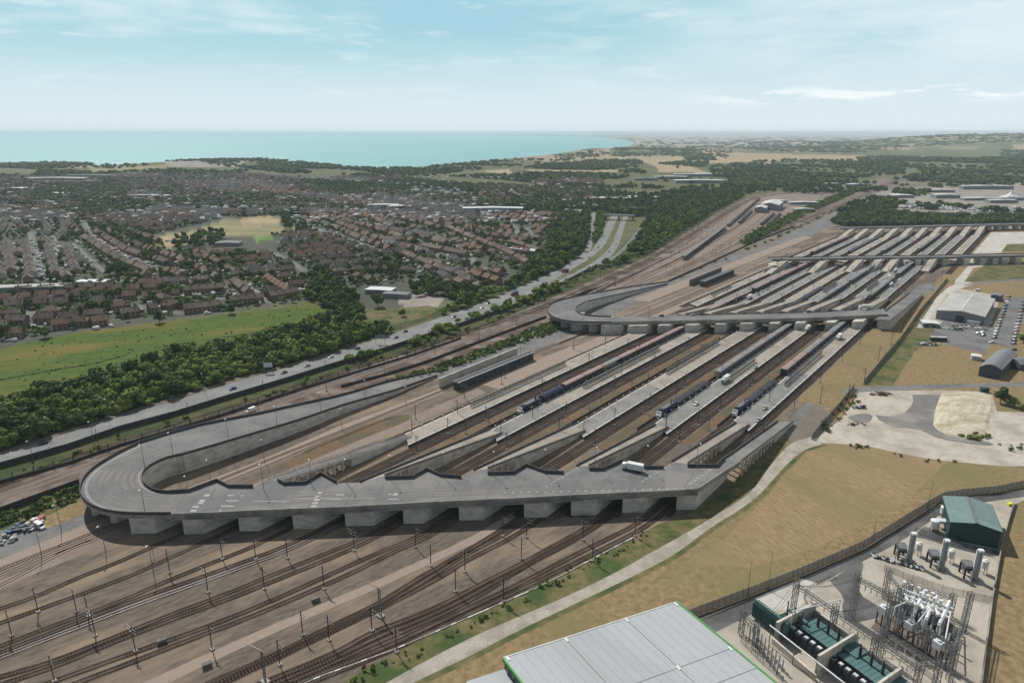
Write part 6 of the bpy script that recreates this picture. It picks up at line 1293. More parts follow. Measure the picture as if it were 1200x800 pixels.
gantry('lattice gantry beside the heap of cable reels', [(1036, 700), (1050, 720)], 9, 11, False)
gantry('lattice gantry behind the white pipes', [(1062, 706), (1112, 722)], 7, 8.5)
for i, (a, c_, za_, zb_) in enumerate([((929, 716), (997, 726), 10, 15.5), ((973, 748), (1036, 748), 10, 15.5), ((1020, 782), (1062, 752), 10, 8), ((1036, 748), (1062, 706), 15.5, 7), ((1070, 820), (1112, 797), 10, 11), ((1030, 770), (1082, 764), 9, 7.5), ((1094, 812), (1112, 784), 9, 7.5), ((884, 760), (929, 716), 7.5, 10)]):
    A = Vector(at(*a)[:2] + (za_,)); Bv = Vector(at(*c_)[:2] + (zb_,)); o = empty('conductor', (0, 0, 0), 0, '%s of the thin sagging conductors strung between the substation gantries, counted from the left' % ordw(i + 1), 'cable', 'conductors between the gantries')
    for k_ in (-1.2, 0, 1.2):
        b = MB(); P = [A.lerp(Bv, t / 8) + Vector((k_, 0, -1.6 * math.sin(math.pi * t / 8))) for t in range(9)]
        for p_, q_ in zip(P[:-1], P[1:]): b.tube(p_, q_, .05, n=4, caps=False)
        b.build('wire', 'steel_dark', o)
# transformer bays: green-roofed tanks between concrete fire walls
def bay_frame(c): return Vector(at(*c))
for i, (c_, lab) in enumerate([((962, 757), 'teal-topped transformer in the upper concrete bay'), ((1012, 795), 'teal-topped transformer in the lower concrete bay')]):
    q = at(c_[0], c_[1] + 4); o = empty('transformer', q, AX, lab, 'transformer')
    b = MB(); b.box((0, 1.5, 2.6), (13, 6.5, 3.4)); b.build('tank', 'cladding_dark', o)
    b = MB(); b.box((-1.5, 1.5, 4.45), (12, 7.5, .25)); b.box((7.5, 3.5, 4.9), (6, 5, .3)); [b.box((-7 + k_ * 1.5, 1.5, 4.62), (.08, 7.4, .08)) for k_ in range(9)]; b.build('top_cover', 'teal_paint', o)
    for k_ in range(7): b = MB(); [b.box((-8 + k_ * 2.4 + w_ * .32, -4.2, 2.4), (.1, 2.2, 3.4)) for w_ in range(5)]; b.box((-7.3 + k_ * 2.4, -4.2, 4.35), (1.3, 1.0, .35), 0, 1); b.build('radiator', ['cladding_dark', 'white_dull'], o)
    for k_ in range(3):
        b = MB(); b.tube((-4 + k_ * 3.6, 2.5, 4.6), (-4.2 + k_ * 3.6, 2.7, 9.0), .3, .16, 8); [b.lathe((-4 + k_ * 3.6, 2.5, 4.8 + z_ * .45), [(.25, 0), (.48, .1), (.25, .3)], 8) for z_ in range(8)]; b.build('bushing', 'porcelain', o)
    b = MB(); b.tube((5.5, -1, 5.3), (5.5, 4, 5.3), .7, n=10); b.build('conservator', 'teal_paint', o)
q = at(905, 735); o = empty('transformer', q, AX, 'transformer with a standing bank of dark green radiators nearest the foreground hall', 'transformer')
b = MB(); b.box((4, 3, 2.4), (8, 5, 3.2)); b.build('tank', 'cladding_green', o); b = MB(); [b.box((-6 + k_ * .8, -1.5, 3.6), (.14, 2.8, 5.6)) for k_ in range(16)]; b.box((0, -1.5, 6.6), (13, .5, .3)); b.build('radiator', 'teal_paint', o)
for k_ in range(3): b = MB(); b.tube((2 + k_ * 2.6, 3.5, 4), (1.6 + k_ * 2.8, 3.9, 9.5), .3, .16, 8); b.build('bushing', 'porcelain', o)
b = MB(); b.tube((1, 5.5, 5.4), (8, 5.5, 5.4), .6, n=10); b.build('conservator', 'teal_paint', o)
def fire_wall(a, c_, h, label, t=.7):
    A, Cc = at(*a), at(*c_); b = MB(); b.wall([A, Cc], t, h); o = b.build('fire_wall', 'pier_concrete'); tag(o, label, 'wall'); return o
fire_wall((908, 752), (952, 728), 7.5, 'concrete fire wall between the radiator bank and the upper teal transformer'); fire_wall((956, 792), (1000, 764), 7.5, 'concrete fire wall between the two teal-topped transformers'); fire_wall((906, 754), (954, 796), 2.0, 'low concrete kerb wall along the foreground side of the upper bay'); fire_wall((952, 729), (1001, 765), 5.0, 'white-topped concrete wall behind the upper teal transformer'); fire_wall((1001, 768), (1050, 804), 5.0, 'white-topped concrete wall behind the lower teal transformer'); fire_wall((1010, 836), (1052, 806), 7.5, 'concrete fire wall at the bottom right of the lower bay')
A = Vector(at(902, 732, 7.0)); Bv = Vector(at(1000, 808, 7.0)); b = MB(); b.tube(A, Bv, .22, n=8); o = empty('busbar', (0, 0, 0), 0, 'long bright white busbar tube running diagonally over the transformer bays', 'busbar'); b.build('tube', 'white_paint', o)
b = MB(); [b.tube(A.lerp(Bv, t) - Vector((0, 0, 7.0)), A.lerp(Bv, t), .14, n=6) for t in (.02, .33, .66, .98)]; b.build('stand', 'steel_galv', o)
for i, (a, c_, za_, zb_) in enumerate([((1046, 712), (1072, 700), 7, 7.5), ((1076, 728), (1092, 708), 8.5, 7), ((1108, 748), (1114, 716), 8, 6), ((929, 716), (985, 702), 10, 9)]):
    A = Vector(at(*a, za_)); Bv = Vector(at(*c_, zb_)); b = MB(); b.tube(A, Bv, .2, n=8); [b.tube((v_.x, v_.y, 0), tuple(v_), .13, n=6) for v_ in (A, Bv)]; tag(b.build('busbar', 'gis_metal'), 'short pale busbar tube, %s' % ['at the left end of the white pipes', 'rising over the middle grey box', 'rising at the right of the white pipes', 'stretching from the long gantry over the pale slab'][i], 'busbar')
# coiled reels and stores beside the service road
b = MB()
for i in range(80):
    a = random.uniform(0, 6.28); t = i / 80; x, y = t * 14, -t * 8 + random.uniform(-1.3, 1.3); r_ = random.uniform(.4, .9); b.lathe((x, y, random.uniform(0, .4)), [(r_ * .5, 0), (r_, .1), (r_, .5), (r_ * .5, .6)], 8, random.randrange(2))
o = b.build('cable_reels', ['white_dull', 'train_dark']); o.location = at(1024, 652); tag(o, 'heap of pale and dark cable reels beside the service road', 'cable reels')
fence(px([(1072, 624), (1110, 636), (1162, 652)]), 2.4, 3, 'steel_galv', 'mesh_light', 'inner mesh fence behind the filter towers', 'fence', .1); fence(px([(1036, 668), (1068, 680), (1110, 694), (1163, 706)]), 2.4, 3, 'steel_galv', 'mesh_light', 'inner mesh fence between the filter towers and the white pipes', 'fence', .1); fence(px([(998, 730), (1030, 752), (1068, 778), (1096, 800)]), 2.2, 3, 'steel_galv', 'mesh_light', 'inner mesh fence beside the long lattice gantry', 'fence', .1)
fence(px([(868, 752), (890, 775), (918, 800)]), 2.2, 2.5, 'steel_galv', 'mesh_light', 'inner mesh fence between the foreground hall and the transformers', 'fence', .1)
fence(smooth(px([(948, 712), (940, 700), (948, 688), (972, 677), (982, 680)]), 1), 1.2, 2, 'steel_galv', 'mesh_light', 'curved low rail round the rounded kerb of the substation', 'fence', .08)
# ------------------------------------------------------------------ the town: streets
def street(pts, w=8.0, m='old_asphalt', z=Z3): P = resample(smooth(px(pts), 1), 20); strip_sheet('street', offset(P, -w / 2), offset(P, w / 2), m, z); return P
STREETS = [([(36, 272), (42, 298), (49, 330)], 8.5), ([(62, 276), (72, 296)], 5), ([(96, 258), (103, 270), (112, 280), (130, 291), (150, 303), (190, 317), (228, 320)], 10), ([(86, 285), (104, 302), (124, 320)], 5), ([(-60, 343), (0, 339), (55, 334), (120, 330), (170, 328)], 9), ([(340, 256), (362, 265), (380, 271), (427, 287), (450, 296)], 12), ([(288, 334), (300, 345), (313, 355)], 9), ([(322, 296), (332, 303), (345, 309), (356, 318)], 8),
           ([(400, 276), (428, 289)], 9), ([(500, 272), (525, 282), (545, 296), (562, 312)], 8), ([(476, 286), (500, 292), (524, 303)], 8), ([(598, 262), (606, 267), (605, 276)], 8), ([(196, 222), (195, 230), (197, 237)], 14), ([(140, 356), (190, 362), (215, 368)], 7), ([(20, 378), (46, 384)], 10), ([(30, 364), (48, 372)], 9), ([(545, 330), (560, 338)], 9), ([(536, 300), (560, 312), (575, 318)], 7), ([(618, 266), (622, 276), (640, 282)], 9), ([(480, 330), (500, 325), (520, 318), (560, 312)], 7), ([(230, 348), (270, 350), (300, 345)], 7), ([(430, 262), (470, 270), (500, 272)], 8), ([(120, 245), (200, 250), (280, 246)], 8), ([(560, 258), (600, 262), (640, 258)], 8)]
SP = [street(*s) for s in STREETS]
sroads = np.array([p[:2] for P in SP for p in resample(P, 8)])
# ------------------------------------------------------------------ houses
mat('tile_brown', (.145, .115, .098), (.105, .084, .074), .3, c=(.20, .165, .14), cscale=.02); mat('tile_grey', (.12, .115, .115), (.095, .092, .092), .3, c=(.14, .13, .125), cscale=.02); mat('tile_red', (.21, .105, .075), (.17, .085, .065), .3); mat('tile_orange', (.20, .135, .10), (.16, .11, .082), .3)
mat('brick_wall', (.26, .19, .15), (.20, .15, .12), .5); mat('render_wall', (.46, .44, .40), (.40, .38, .35), .5); mat('yellow_brick', (.30, .24, .17), (.25, .20, .145), .5)
def house_meshes(L, W, ze, zr, hip, ext_):
    w = MB(); w.box((0, 0, ze / 2), (L, W, ze)) if True else None
    if not hip:
        for s in (-1, 1): w.quad([(s * L / 2, -W / 2, ze), (s * L / 2, W / 2, ze), (s * L / 2, 0, zr)][::s])
    if ext_: w.box((L * .22, -W / 2 - 1.5, 1.4), (3.4, 3, 2.8))
    r = MB(); o_ = .35; hh = (L / 2 - W * .45) if hip else L / 2 + o_
    a = [(-L / 2 - o_, -W / 2 - o_, ze - .15), (L / 2 + o_, -W / 2 - o_, ze - .15), (L / 2 + o_, W / 2 + o_, ze - .15), (-L / 2 - o_, W / 2 + o_, ze - .15)]; rd = [(-hh, 0, zr + .12), (hh, 0, zr + .12)]
    r.quad([a[0], a[1], rd[1], rd[0]]); r.quad([a[2], a[3], rd[0], rd[1]]); r.quad([a[1], a[2], rd[1]]) if hip else None; r.quad([a[3], a[0], rd[0]]) if hip else None; r.quad([a[3], a[2], a[1], a[0]])
    c = []
    for x in ((-L * .3, L * .3) if L > 12 else (L * .38,)): q_ = MB(); q_.box((x, .2, zr + .3), (.9, .7, 1.8)); c.append(q_)
    win = []; wg = MB(); wg.v, wg.f, wg.m = list(w.v), list(w.f), list(w.m)
    for s in (-1, 1):
        for z in (1.4, ze - 1.3):
            for i in range(max(2, int(L / 3.4))): win.append((-L / 2 + 1.7 + i * 3.4, s * (W / 2 + .03), z)); wg.box(win[-1], (1.4, .08, 1.1), 0, 1)
    d = MB(); d.box((-L * .1, -W / 2 - .05, 1.05), (1.0, .1, 2.1))
    k = MB(); 
    if ext_: k.prism([(L * .22 - 1.9, -W / 2 - 3.2), (L * .22 + 1.9, -W / 2 - 3.2), (L * .22 + 1.9, -W / 2), (L * .22 - 1.9, -W / 2)], 2.81, 2.95)
    return w, r, c, win, d, k, wg
HV = []   # variants: (parts, roof material, wall material, description)
for (L, W, ze, zr, hip, e, rm, wm, desc) in [(15, 9, 5, 8.2, True, True, 'tile_brown', 'brick_wall', 'brown hip-roofed semi'), (14, 8.5, 5, 8.4, False, False, 'tile_brown', 'brick_wall', 'brown gabled semi'), (16, 9, 5, 8.2, True, True, 'tile_grey', 'render_wall', 'grey-roofed white semi'), (7.2, 9.5, 5.2, 8.4, False, False, 'tile_brown', 'brick_wall', 'brown-roofed terraced house'),
                                           (7.2, 9.5, 5.2, 8.4, False, False, 'tile_grey', 'render_wall', 'grey-roofed white terraced house'), (7.2, 9, 5.2, 8.0, False, False, 'tile_brown', 'yellow_brick', 'yellow brick terraced house'), (13, 9, 3.0, 6.0, True, False, 'tile_brown', 'yellow_brick', 'brown-roofed bungalow'), (11, 9, 5, 8.5, False, False, 'tile_orange', 'brick_wall', 'tan-roofed detached house'), (7.2, 9, 5.2, 8.2, False, False, 'tile_red', 'render_wall', 'red-roofed terraced house')]:
    HV.append((house_meshes(L, W, ze, zr, hip, e), rm, wm, desc, L, W))
PLACES = []   # x, y, rz, variant, row name
def clear(x, y, dr=9):
    if len(sroads) and np.min((sroads[:, 0] - x) ** 2 + (sroads[:, 1] - y) ** 2) < dr * dr: return False
    return True
def hrow(pts, var, name, step=None, jit=0.0, flip=False):
    P = resample(px(pts), 5); L = HV[var if isinstance(var, int) else var[0]][4]; st = step or L + .02
    for i, (x, y, _, h) in enumerate(along(P, st, L / 2)):
        if i % 7 == 6 and L < 8: continue
        v = var if isinstance(var, int) else var[i % len(var)]
        PLACES.append((x + random.uniform(-jit, jit), y + random.uniform(-jit, jit), h + (math.pi if flip else 0) + (random.uniform(-.12, .12) if jit else 0), v, name))
hrow([(-30, 388), (10, 381), (38, 380)], (0, 1), 'at the left end of the meadow edge', 22, 1.5); hrow([(62, 386), (84, 383)], 7, 'beside the round tree on the meadow edge', 16, .8); hrow([(108, 383), (124, 380)], (7, 0), 'at the kink of the meadow edge', 18); hrow([(144, 372), (184, 366), (206, 360)], (1, 3, 0), 'in the dense block above the meadow', 18, 2)
hrow([(6, 372), (64, 369), (100, 366)], 0, 'in the second line back from the meadow', 26, 2); hrow([(4, 358), (32, 356), (62, 354), (96, 351)], 0, 'in the third line back from the meadow', 24, 2); hrow([(108, 358), (140, 352), (165, 350)], (2, 7), 'around the open plot in the third line', 24, 2)
hrow([(165, 336), (205, 334), (247, 331)], (3, 3, 5, 3, 4), 'in the long brown terrace below the town park'); hrow([(216, 345), (262, 341)], 3, 'in the second long brown terrace'); hrow([(216, 367), (262, 362)], 3, 'in the terrace touching the meadow'); hrow([(276, 333), (292, 347)], 3, 'in the slanting terrace left of the cul-de-sac'); hrow([(314, 329), (340, 345)], 7, 'in the slanting row right of the cul-de-sac', 13); hrow([(270, 357), (308, 353)], 3, 'in the terrace left of the meadow corner'); hrow([(316, 352), (348, 346)], 3, 'in the terrace behind the meadow corner')
hrow([(268, 326), (300, 323), (340, 319)], (0, 1), 'in the row behind the cul-de-sac', 19, 2); hrow([(185, 352), (205, 356)], 0, 'in the pocket beside the long terraces', 20)
hrow([(56, 290), (66, 325)], (4, 3, 5, 4), 'in the terrace between the two left streets'); hrow([(28, 285), (38, 325)], (3, 4, 5), 'in the terrace left of the bright street'); hrow([(8, 285), (14, 322)], (3, 5, 4, 4), 'in the terrace at the far left'); hrow([(78, 290), (90, 322)], (5, 3, 4), 'in the terrace right of the second street'); hrow([(112, 272), (150, 296), (200, 312)], 3, 'along the upper side of the main street'); hrow([(100, 280), (140, 306), (176, 321)], 5, 'along the lower side of the main street')
hrow([(418, 326), (438, 333)], (0, 1), 'left of the playing field trees', 20, 2); hrow([(540, 326), (570, 338)], (6, 0), 'by the motorway trees', 20, 3); hrow([(556, 320), (600, 316)], (6, 6), 'in the last bungalow row before the motorway trees', 20, 2); hrow([(430, 318), (480, 320)], (0, 1), 'in the row above the school', 20, 2)
hrow([(474, 300), (512, 316), (548, 328)], (3, 5, 3, 4), 'in the lowest long terrace of the estate'); hrow([(496, 291), (550, 302)], 3, 'in the flat-fronted terrace of the estate'); hrow([(446, 283), (476, 284)], 3, 'in the terrace by the estate entrance'); hrow([(546, 278), (590, 296), (620, 312)], (5, 3, 3, 8), 'in the long right-hand terrace of the estate'); hrow([(524, 268), (560, 284)], 5, 'in the upper slanting terrace of the estate'); hrow([(600, 286), (640, 300)], 5, 'in the short terrace beside the flat pale roof')
named = len(PLACES)
# the rest of the town: parallel streets of houses, district by district
DIST = [([(0, 258), (96, 258), (100, 330), (0, 334)], (42, 300), (48, 328), (4, 3, 5, 3, 4), 25), ([(100, 262), (180, 275), (200, 292), (250, 300), (290, 330), (250, 330), (170, 326), (104, 284)], (112, 282), (170, 315), (3, 3, 5, 1), 27), ([(0, 345), (120, 338), (170, 330), (215, 350), (210, 366), (100, 382), (0, 400)], (0, 350), (100, 344), (0, 1, 0, 7), 30),
        ([(200, 292), (280, 279), (330, 276), (380, 275), (430, 292), (480, 290), (470, 318), (420, 322), (372, 322), (350, 345), (300, 356), (262, 362), (250, 330)], (300, 300), (350, 296), (0, 1, 0, 2, 7), 27), ([(352, 262), (372, 250), (470, 252), (560, 262), (500, 272), (560, 310), (600, 330), (560, 345), (520, 335), (480, 300), (430, 290)], (476, 286), (540, 306), (3, 3, 5, 3, 4), 24),
        ([(560, 262), (600, 250), (672, 254), (660, 275), (640, 300), (608, 318), (560, 306), (520, 275)], (560, 280), (620, 290), (6, 0, 7, 6), 26), ([(0, 250), (100, 248), (200, 255), (260, 256), (180, 276), (100, 258), (0, 262)], (60, 258), (120, 256), (4, 4, 3), 30), ([(180, 240), (300, 238), (420, 240), (560, 245), (560, 262), (420, 252), (355, 252), (280, 254), (180, 256)], (300, 246), (380, 247), (4, 3, 4, 2), 30), ([(100, 205), (300, 204), (440, 222), (560, 232), (690, 236), (700, 246), (560, 245), (420, 240), (300, 238), (100, 236)], (200, 222), (300, 224), (4, 2, 3, 2, 8), 40), ([(0, 208), (100, 206), (100, 248), (0, 250)], (10, 230), (90, 228), (4, 2, 3, 6), 46),
        ([(278, 205), (330, 215), (350, 228), (310, 230), (276, 218)], (280, 212), (340, 226), (8, 8, 8), 26), ([(620, 212), (700, 210), (710, 216), (630, 218)], (630, 214), (700, 213), (8, 4, 8), 34), ([(380, 209), (470, 206), (470, 212), (400, 215)], (390, 211), (460, 209), (4, 8, 2), 34), ([(560, 218), (700, 222), (700, 236), (560, 232)], (570, 226), (660, 230), (0, 3, 7), 40)]
NOGO = [[(178, 275), (263, 255), (330, 252), (356, 262), (350, 272), (290, 280), (196, 294)], [(415, 330), (520, 325), (520, 372), (400, 385)], [(352, 322), (420, 322), (440, 345), (400, 385), (360, 352)], [(353, 213), (420, 209), (450, 217), (385, 228)], [(120, 193), (200, 193), (180, 202), (100, 202)], [(640, 270), (700, 245), (700, 320), (600, 335), (575, 348)], [(236, 272), (330, 277), (326, 298), (236, 298)]]
NG = [[at(*p)[:2] for p in q] for q in NOGO]
npl = [(p[0], p[1]) for p in PLACES]
import collections
cells = collections.defaultdict(list)
def free(x, y, r=11):
    cx_, cy_ = int(x // 24), int(y // 24)
    for i in (-1, 0, 1):
        for j in (-1, 0, 1):
            for (a, b_) in cells[(cx_ + i, cy_ + j)]:
                if (a - x) ** 2 + (b_ - y) ** 2 < r * r: return False
    return True
for p in npl: cells[(int(p[0] // 24), int(p[1] // 24))].append(p)
for di, (poly, a, c_, vs_, sp_) in enumerate(DIST):
    pw = [at(*p)[:2] for p in poly]; A, Cc = at(*a), at(*c_); h = math.atan2(Cc[1] - A[1], Cc[0] - A[0]); ch, sh = math.cos(h), math.sin(h)
    q = [((x - A[0]) * ch + (y - A[1]) * sh, -(x - A[0]) * sh + (y - A[1]) * ch) for x, y in pw]; s0, s1 = min(p[0] for p in q), max(p[0] for p in q); t0, t1 = min(p[1] for p in q), max(p[1] for p in q)
    t = t0; ri = 0
    while t < t1:
        s = s0 + random.uniform(0, 20); v = random.choice(vs_); run = random.randint(4, 12); bend = random.uniform(-.06, .06); ph = random.uniform(0, 6)
        while s < s1:
            if run <= 0: v = random.choice(vs_ + (1, 7)); run = random.randint(2, 6); s += random.uniform(6, 22)
            L = HV[v][4]; step = L + (.02 if L < 8 else random.uniform(2.5, 6)); s += step; run -= 1; tt = t + math.sin(s * .012 + ph) * 7
            tt += random.uniform(-.5, .5) if L < 8 else random.uniform(-2.5, 2.5); x = A[0] + s * ch - tt * sh; y = A[1] + s * sh + tt * ch
            if not inpoly([x], [y], pw)[0] or any(inpoly([x], [y], g_)[0] for g_ in NG) or not clear(x, y, 10) or not free(x, y, min(L * .92, 12)): continue
            PLACES.append((x, y, h + bend + (math.pi if ri % 2 else 0), v, None)); cells[(int(x // 24), int(y // 24))].append((x, y))
        t += sp_ * random.uniform(.85, 1.2); ri += 1
print('houses', named, len(PLACES))
order = sorted(range(len(PLACES)), key=lambda i: math.hypot(PLACES[i][0], PLACES[i][1]) + (0 if PLACES[i][4] else 60))
vis = [i for i in order if -20 < pj(*PLACES[i][:2])[0] < 1220]
IND = set(vis[:296])
hm_cache = {}
_wb = MB(); _wb.box((0, 0, 0), (1.4, .08, 1.1)); WIN_ME = _wb.mesh('window', 'glass_dark')
def hmesh(v):
    if v not in hm_cache:
        (w, r, c, win, d, k, wg), rm, wm, desc, L, W = HV[v]; hm_cache[v] = [w.mesh('wall', wm), r.mesh('roof', rm), [q_.mesh('chimney', wm) for q_ in c], win, d.mesh('door', 'white_dull'), k.mesh('extension_roof', 'white_paint') if k.v else None, wg.mesh('wall', [wm, 'glass_dark'])]
    return hm_cache[v]
rows = collections.defaultdict(list)
for i in vis[:296]:
    x, y, h, v, nm = PLACES[i]; ms_ = hmesh(v); o = empty('house', (x, y, 0), h, HV[v][3], 'house')
    def part(n_, me, par):
        q = bpy.data.objects.new(n_, me); COL.objects.link(q); q.parent = par; return q
    near = math.hypot(x, y) < 590
    part('wall', ms_[0 if near else 6], o); rf = part('roof', ms_[1], o); [part('chimney', q_, rf) for q_ in ms_[2]]
    if near:
        part('door', ms_[4], o)
        for wp in ms_[3]: part('window', WIN_ME, o).location = wp
    if ms_[5]: part('extension_roof', ms_[5], o)
    rows[nm if nm else 'rest' + str(v)].append((o, v))
for nm, L_ in rows.items():
    if nm.startswith('rest'):
        for o, v in L_: 
            P = pj(*o.location[:2]); side = 'left' if P[0] < 200 else ('middle' if P[0] < 400 else 'right')
            o['label'] = HV[v][3] + ' in the packed %s of the town' % side; o['group'] = HV[v][3] + ' of the packed streets, %s' % side
    else:
        for j, (o, v) in enumerate(sorted(L_, key=lambda t: pj(*t[0].location[:2])[0])): o['label'] = '%s, %s from left %s' % (HV[v][3], ordw(j + 1), nm); o['group'] = 'houses ' + nm
# houses beyond the nearest: one mass
def merged(name, items, meshes, mats_of, label, cat, scale_of=None):
    """items: (x, y, z, rz, sx, sz, key); meshes[key] = list of (verts Nx3, faces list idx array Nx4, material slot)"""
    VV, FF, MM = [], [], []; off = 0
    by = collections.defaultdict(list)
    for it in items: by[it[6]].append(it)
    for k_, L_ in by.items():
        for (V, Fq, slot) in meshes[k_]:
            A_ = np.array([it[:6] for it in L_]); n = len(A_); c_, s_ = np.cos(A_[:, 3])[:, None], np.sin(A_[:, 3])[:, None]
            X = V[None, :, 0] * A_[:, 4:5]; Y = V[None, :, 1] * A_[:, 4:5]; Zz = V[None, :, 2] * A_[:, 5:6]
            P = np.stack([X * c_ - Y * s_ + A_[:, 0:1], X * s_ + Y * c_ + A_[:, 1:2], Zz + A_[:, 2:3]], -1)
            VV.append(P.reshape(-1, 3)); FF.append((Fq[None] + (np.arange(n) * len(V))[:, None, None] + off).reshape(-1, Fq.shape[1])); MM.append(np.full(n * len(Fq), slot)); off += n * len(V)
    V = np.vstack(VV); F = np.vstack(FF); M = np.concatenate(MM); me = bpy.data.meshes.new(name)
    me.vertices.add(len(V)); me.vertices.foreach_set('co', V.astype(np.float32).ravel()); w = F.shape[1]
    me.loops.add(F.size); me.loops.foreach_set('vertex_index', F.astype(np.int32).ravel()); me.polygons.add(len(F)); me.polygons.foreach_set('loop_start', np.arange(0, F.size, w, dtype=np.int32)); me.polygons.foreach_set('loop_total', np.full(len(F), w, np.int32))
    for m_ in mats_of: me.materials.append(MAT[m_])
    me.polygons.foreach_set('material_index', M.astype(np.int32)); me.update(calc_edges=True)
    o = bpy.data.objects.new(name, me); COL.objects.link(o); o['kind'] = 'stuff'
    if label: o['label'] = label; o['category'] = cat
    return o
def tris(mb):
    V = np.array(mb.v); F = []
    for f in mb.f:
        for i in range(1, len(f) - 1): F.append((f[0], f[i], f[i + 1]))
    return V, np.array(F)
hmats = ['tile_brown', 'tile_grey', 'tile_red', 'tile_orange', 'brick_wall', 'render_wall', 'yellow_brick', 'white_paint', 'glass_dark']
HM = {}
for v in range(len(HV)):
    (w, r, c, win, d, k, wg), rm, wm, desc, L, W = HV[v]; HM[v] = [(*tris(w), hmats.index(wm)), (*tris(r), hmats.index(rm))] + [(*tris(q_), hmats.index(wm)) for q_ in c]
    if k.v: HM[v].append((*tris(k), 7))
rest = [(PLACES[i][0], PLACES[i][1], float(tz(PLACES[i][0], PLACES[i][1])), PLACES[i][2], 1, 1, PLACES[i][3]) for i in range(len(PLACES)) if i not in IND]
merged('distant_houses', rest, HM, hmats, 'densely packed roofs of the far part of the town towards the sea', 'houses')
# sheds, greenhouses and parked cars in gardens: small bright roofs
sb = MB(); sb.box((0, 0, 1.2), (3.2, 2.6, 2.4)); sc_ = MB(); sc_.box((0, 0, .75), (4.4, 1.8, 1.0)); sc_.box((.2, 0, 1.35), (2.2, 1.6, .5))
SM = {0: [(*tris(sb), 0)], 1: [(*tris(sc_), 0)], 2: [(*tris(sc_), 1)], 3: [(*tris(sb), 2)]}
its = []
for (x, y, h, v, nm) in PLACES:
    for _ in range(3):
        if random.random() < .75:
            a = random.uniform(9, 16) * random.choice((-1, 1)); s_ = random.uniform(-6, 6)
            its.append((x + math.cos(h) * s_ - math.sin(h) * a, y + math.sin(h) * s_ + math.cos(h) * a, float(tz(x, y)), h + random.choice((0, 1.57)), random.uniform(.8, 1.5), 1, random.choice((0, 0, 1, 1, 1, 2, 3))))
for i in range(1500):
    x, y, _ = at(random.uniform(0, 700), random.uniform(206, 262))
    if any(inpoly([x], [y], g_)[0] for g_ in (NG[0], NG[3], NG[4], NG[5])): continue
    k_ = random.uniform(1.0, 2.4); its.append((x, y, float(tz(x, y)) + random.choice((0, 3.0)), random.uniform(0, 3), k_ * 1.5, k_, random.choice((0, 0, 0, 1, 3))))
merged('garden_sheds', its, SM, ['white_dull', 'car_grey', 'steel_brown'], 'small sheds, greenhouses and cars scattered through the gardens of the town', 'sheds')

# ------------------------------------------------------------------ trees
def crown(n, size, h, r, seed, base=.22, lobes=6, flat_=1.0):
    rg = np.random.default_rng(seed); C = []
    for i in range(lobes):
        a = rg.uniform(0, 6.28); d = r * rg.uniform(.15, .62) if i else 0; C.append((d * math.cos(a), d * math.sin(a), h * rg.uniform(base + .18, .78) if i else h * .62, r * rg.uniform(.40, .62), h * rg.uniform(.16, .27)))
    V, F = [], []
    k = rg.integers(0, lobes, n); th = rg.uniform(0, 2 * np.pi, n); cz = rg.uniform(-.75, 1, n); rr = rg.uniform(.72, 1.08, n)
    for i in range(n):
        cx_, cy_, cz_, R_, H_ = C[k[i]]; s = math.sqrt(max(0, 1 - cz[i] ** 2)); nx, ny, nz_ = s * math.cos(th[i]), s * math.sin(th[i]), cz[i]
        p = np.array([cx_ + nx * R_ * rr[i], cy_ + ny * R_ * rr[i], max(cz_ + nz_ * H_ * rr[i], h * .08)]); nn = np.array([nx, ny, nz_ * 1.2 + .25]) + rg.normal(0, .38, 3); nn /= np.linalg.norm(nn)
        u_ = np.cross(nn, rg.normal(0, 1, 3)); u_ /= np.linalg.norm(u_); w_ = np.cross(nn, u_); sz = size * rg.uniform(.6, 1.35)
        b0 = len(V); V += [p - u_ * sz * .5 - w_ * sz * .5, p + u_ * sz * .5 - w_ * sz * .42, p + u_ * sz * .42 + w_ * sz * .5, p - u_ * sz * .5 + w_ * sz * .45]; F.append((b0, b0 + 1, b0 + 2, b0 + 3))
    return np.array(V), np.array(F)
def tmesh(V, F, m): me = bpy.data.meshes.new('crown'); me.from_pydata(V.tolist(), [], F.tolist()); me.materials.append(MAT[m]); me.update(); return me
trunk_b = MB(); trunk_b.tube((0, 0, 0), (0, 0, 4.5), .28, .14, 6); [trunk_b.tube((0, 0, 2.2 + i * .5), (math.cos(i * 2.1) * 2.2, math.sin(i * 2.1) * 2.2, 4.6 + i * .5), .13, .05, 5) for i in range(5)]
trunk_me = trunk_b.mesh('trunk', 'bark')
TV = []
for i, (h, r, m_, lb) in enumerate([(8.5, 4.6, 'leaf_mid', 6), (10, 5.2, 'leaf_dark', 7), (7, 4.0, 'leaf_mid', 5), (6, 4.2, 'leaf_light', 6), (11, 4.8, 'leaf_dark', 8), (5, 3.6, 'leaf_light', 5), (4.2, 3.4, 'leaf_dry', 5)]):
    V, F = crown(620, .95, h, r, 40 + i, lobes=lb); TV.append((tmesh(V, F, m_), h, r, m_))
def ppoly(pl): return [at(*p)[:2] for p in pl]
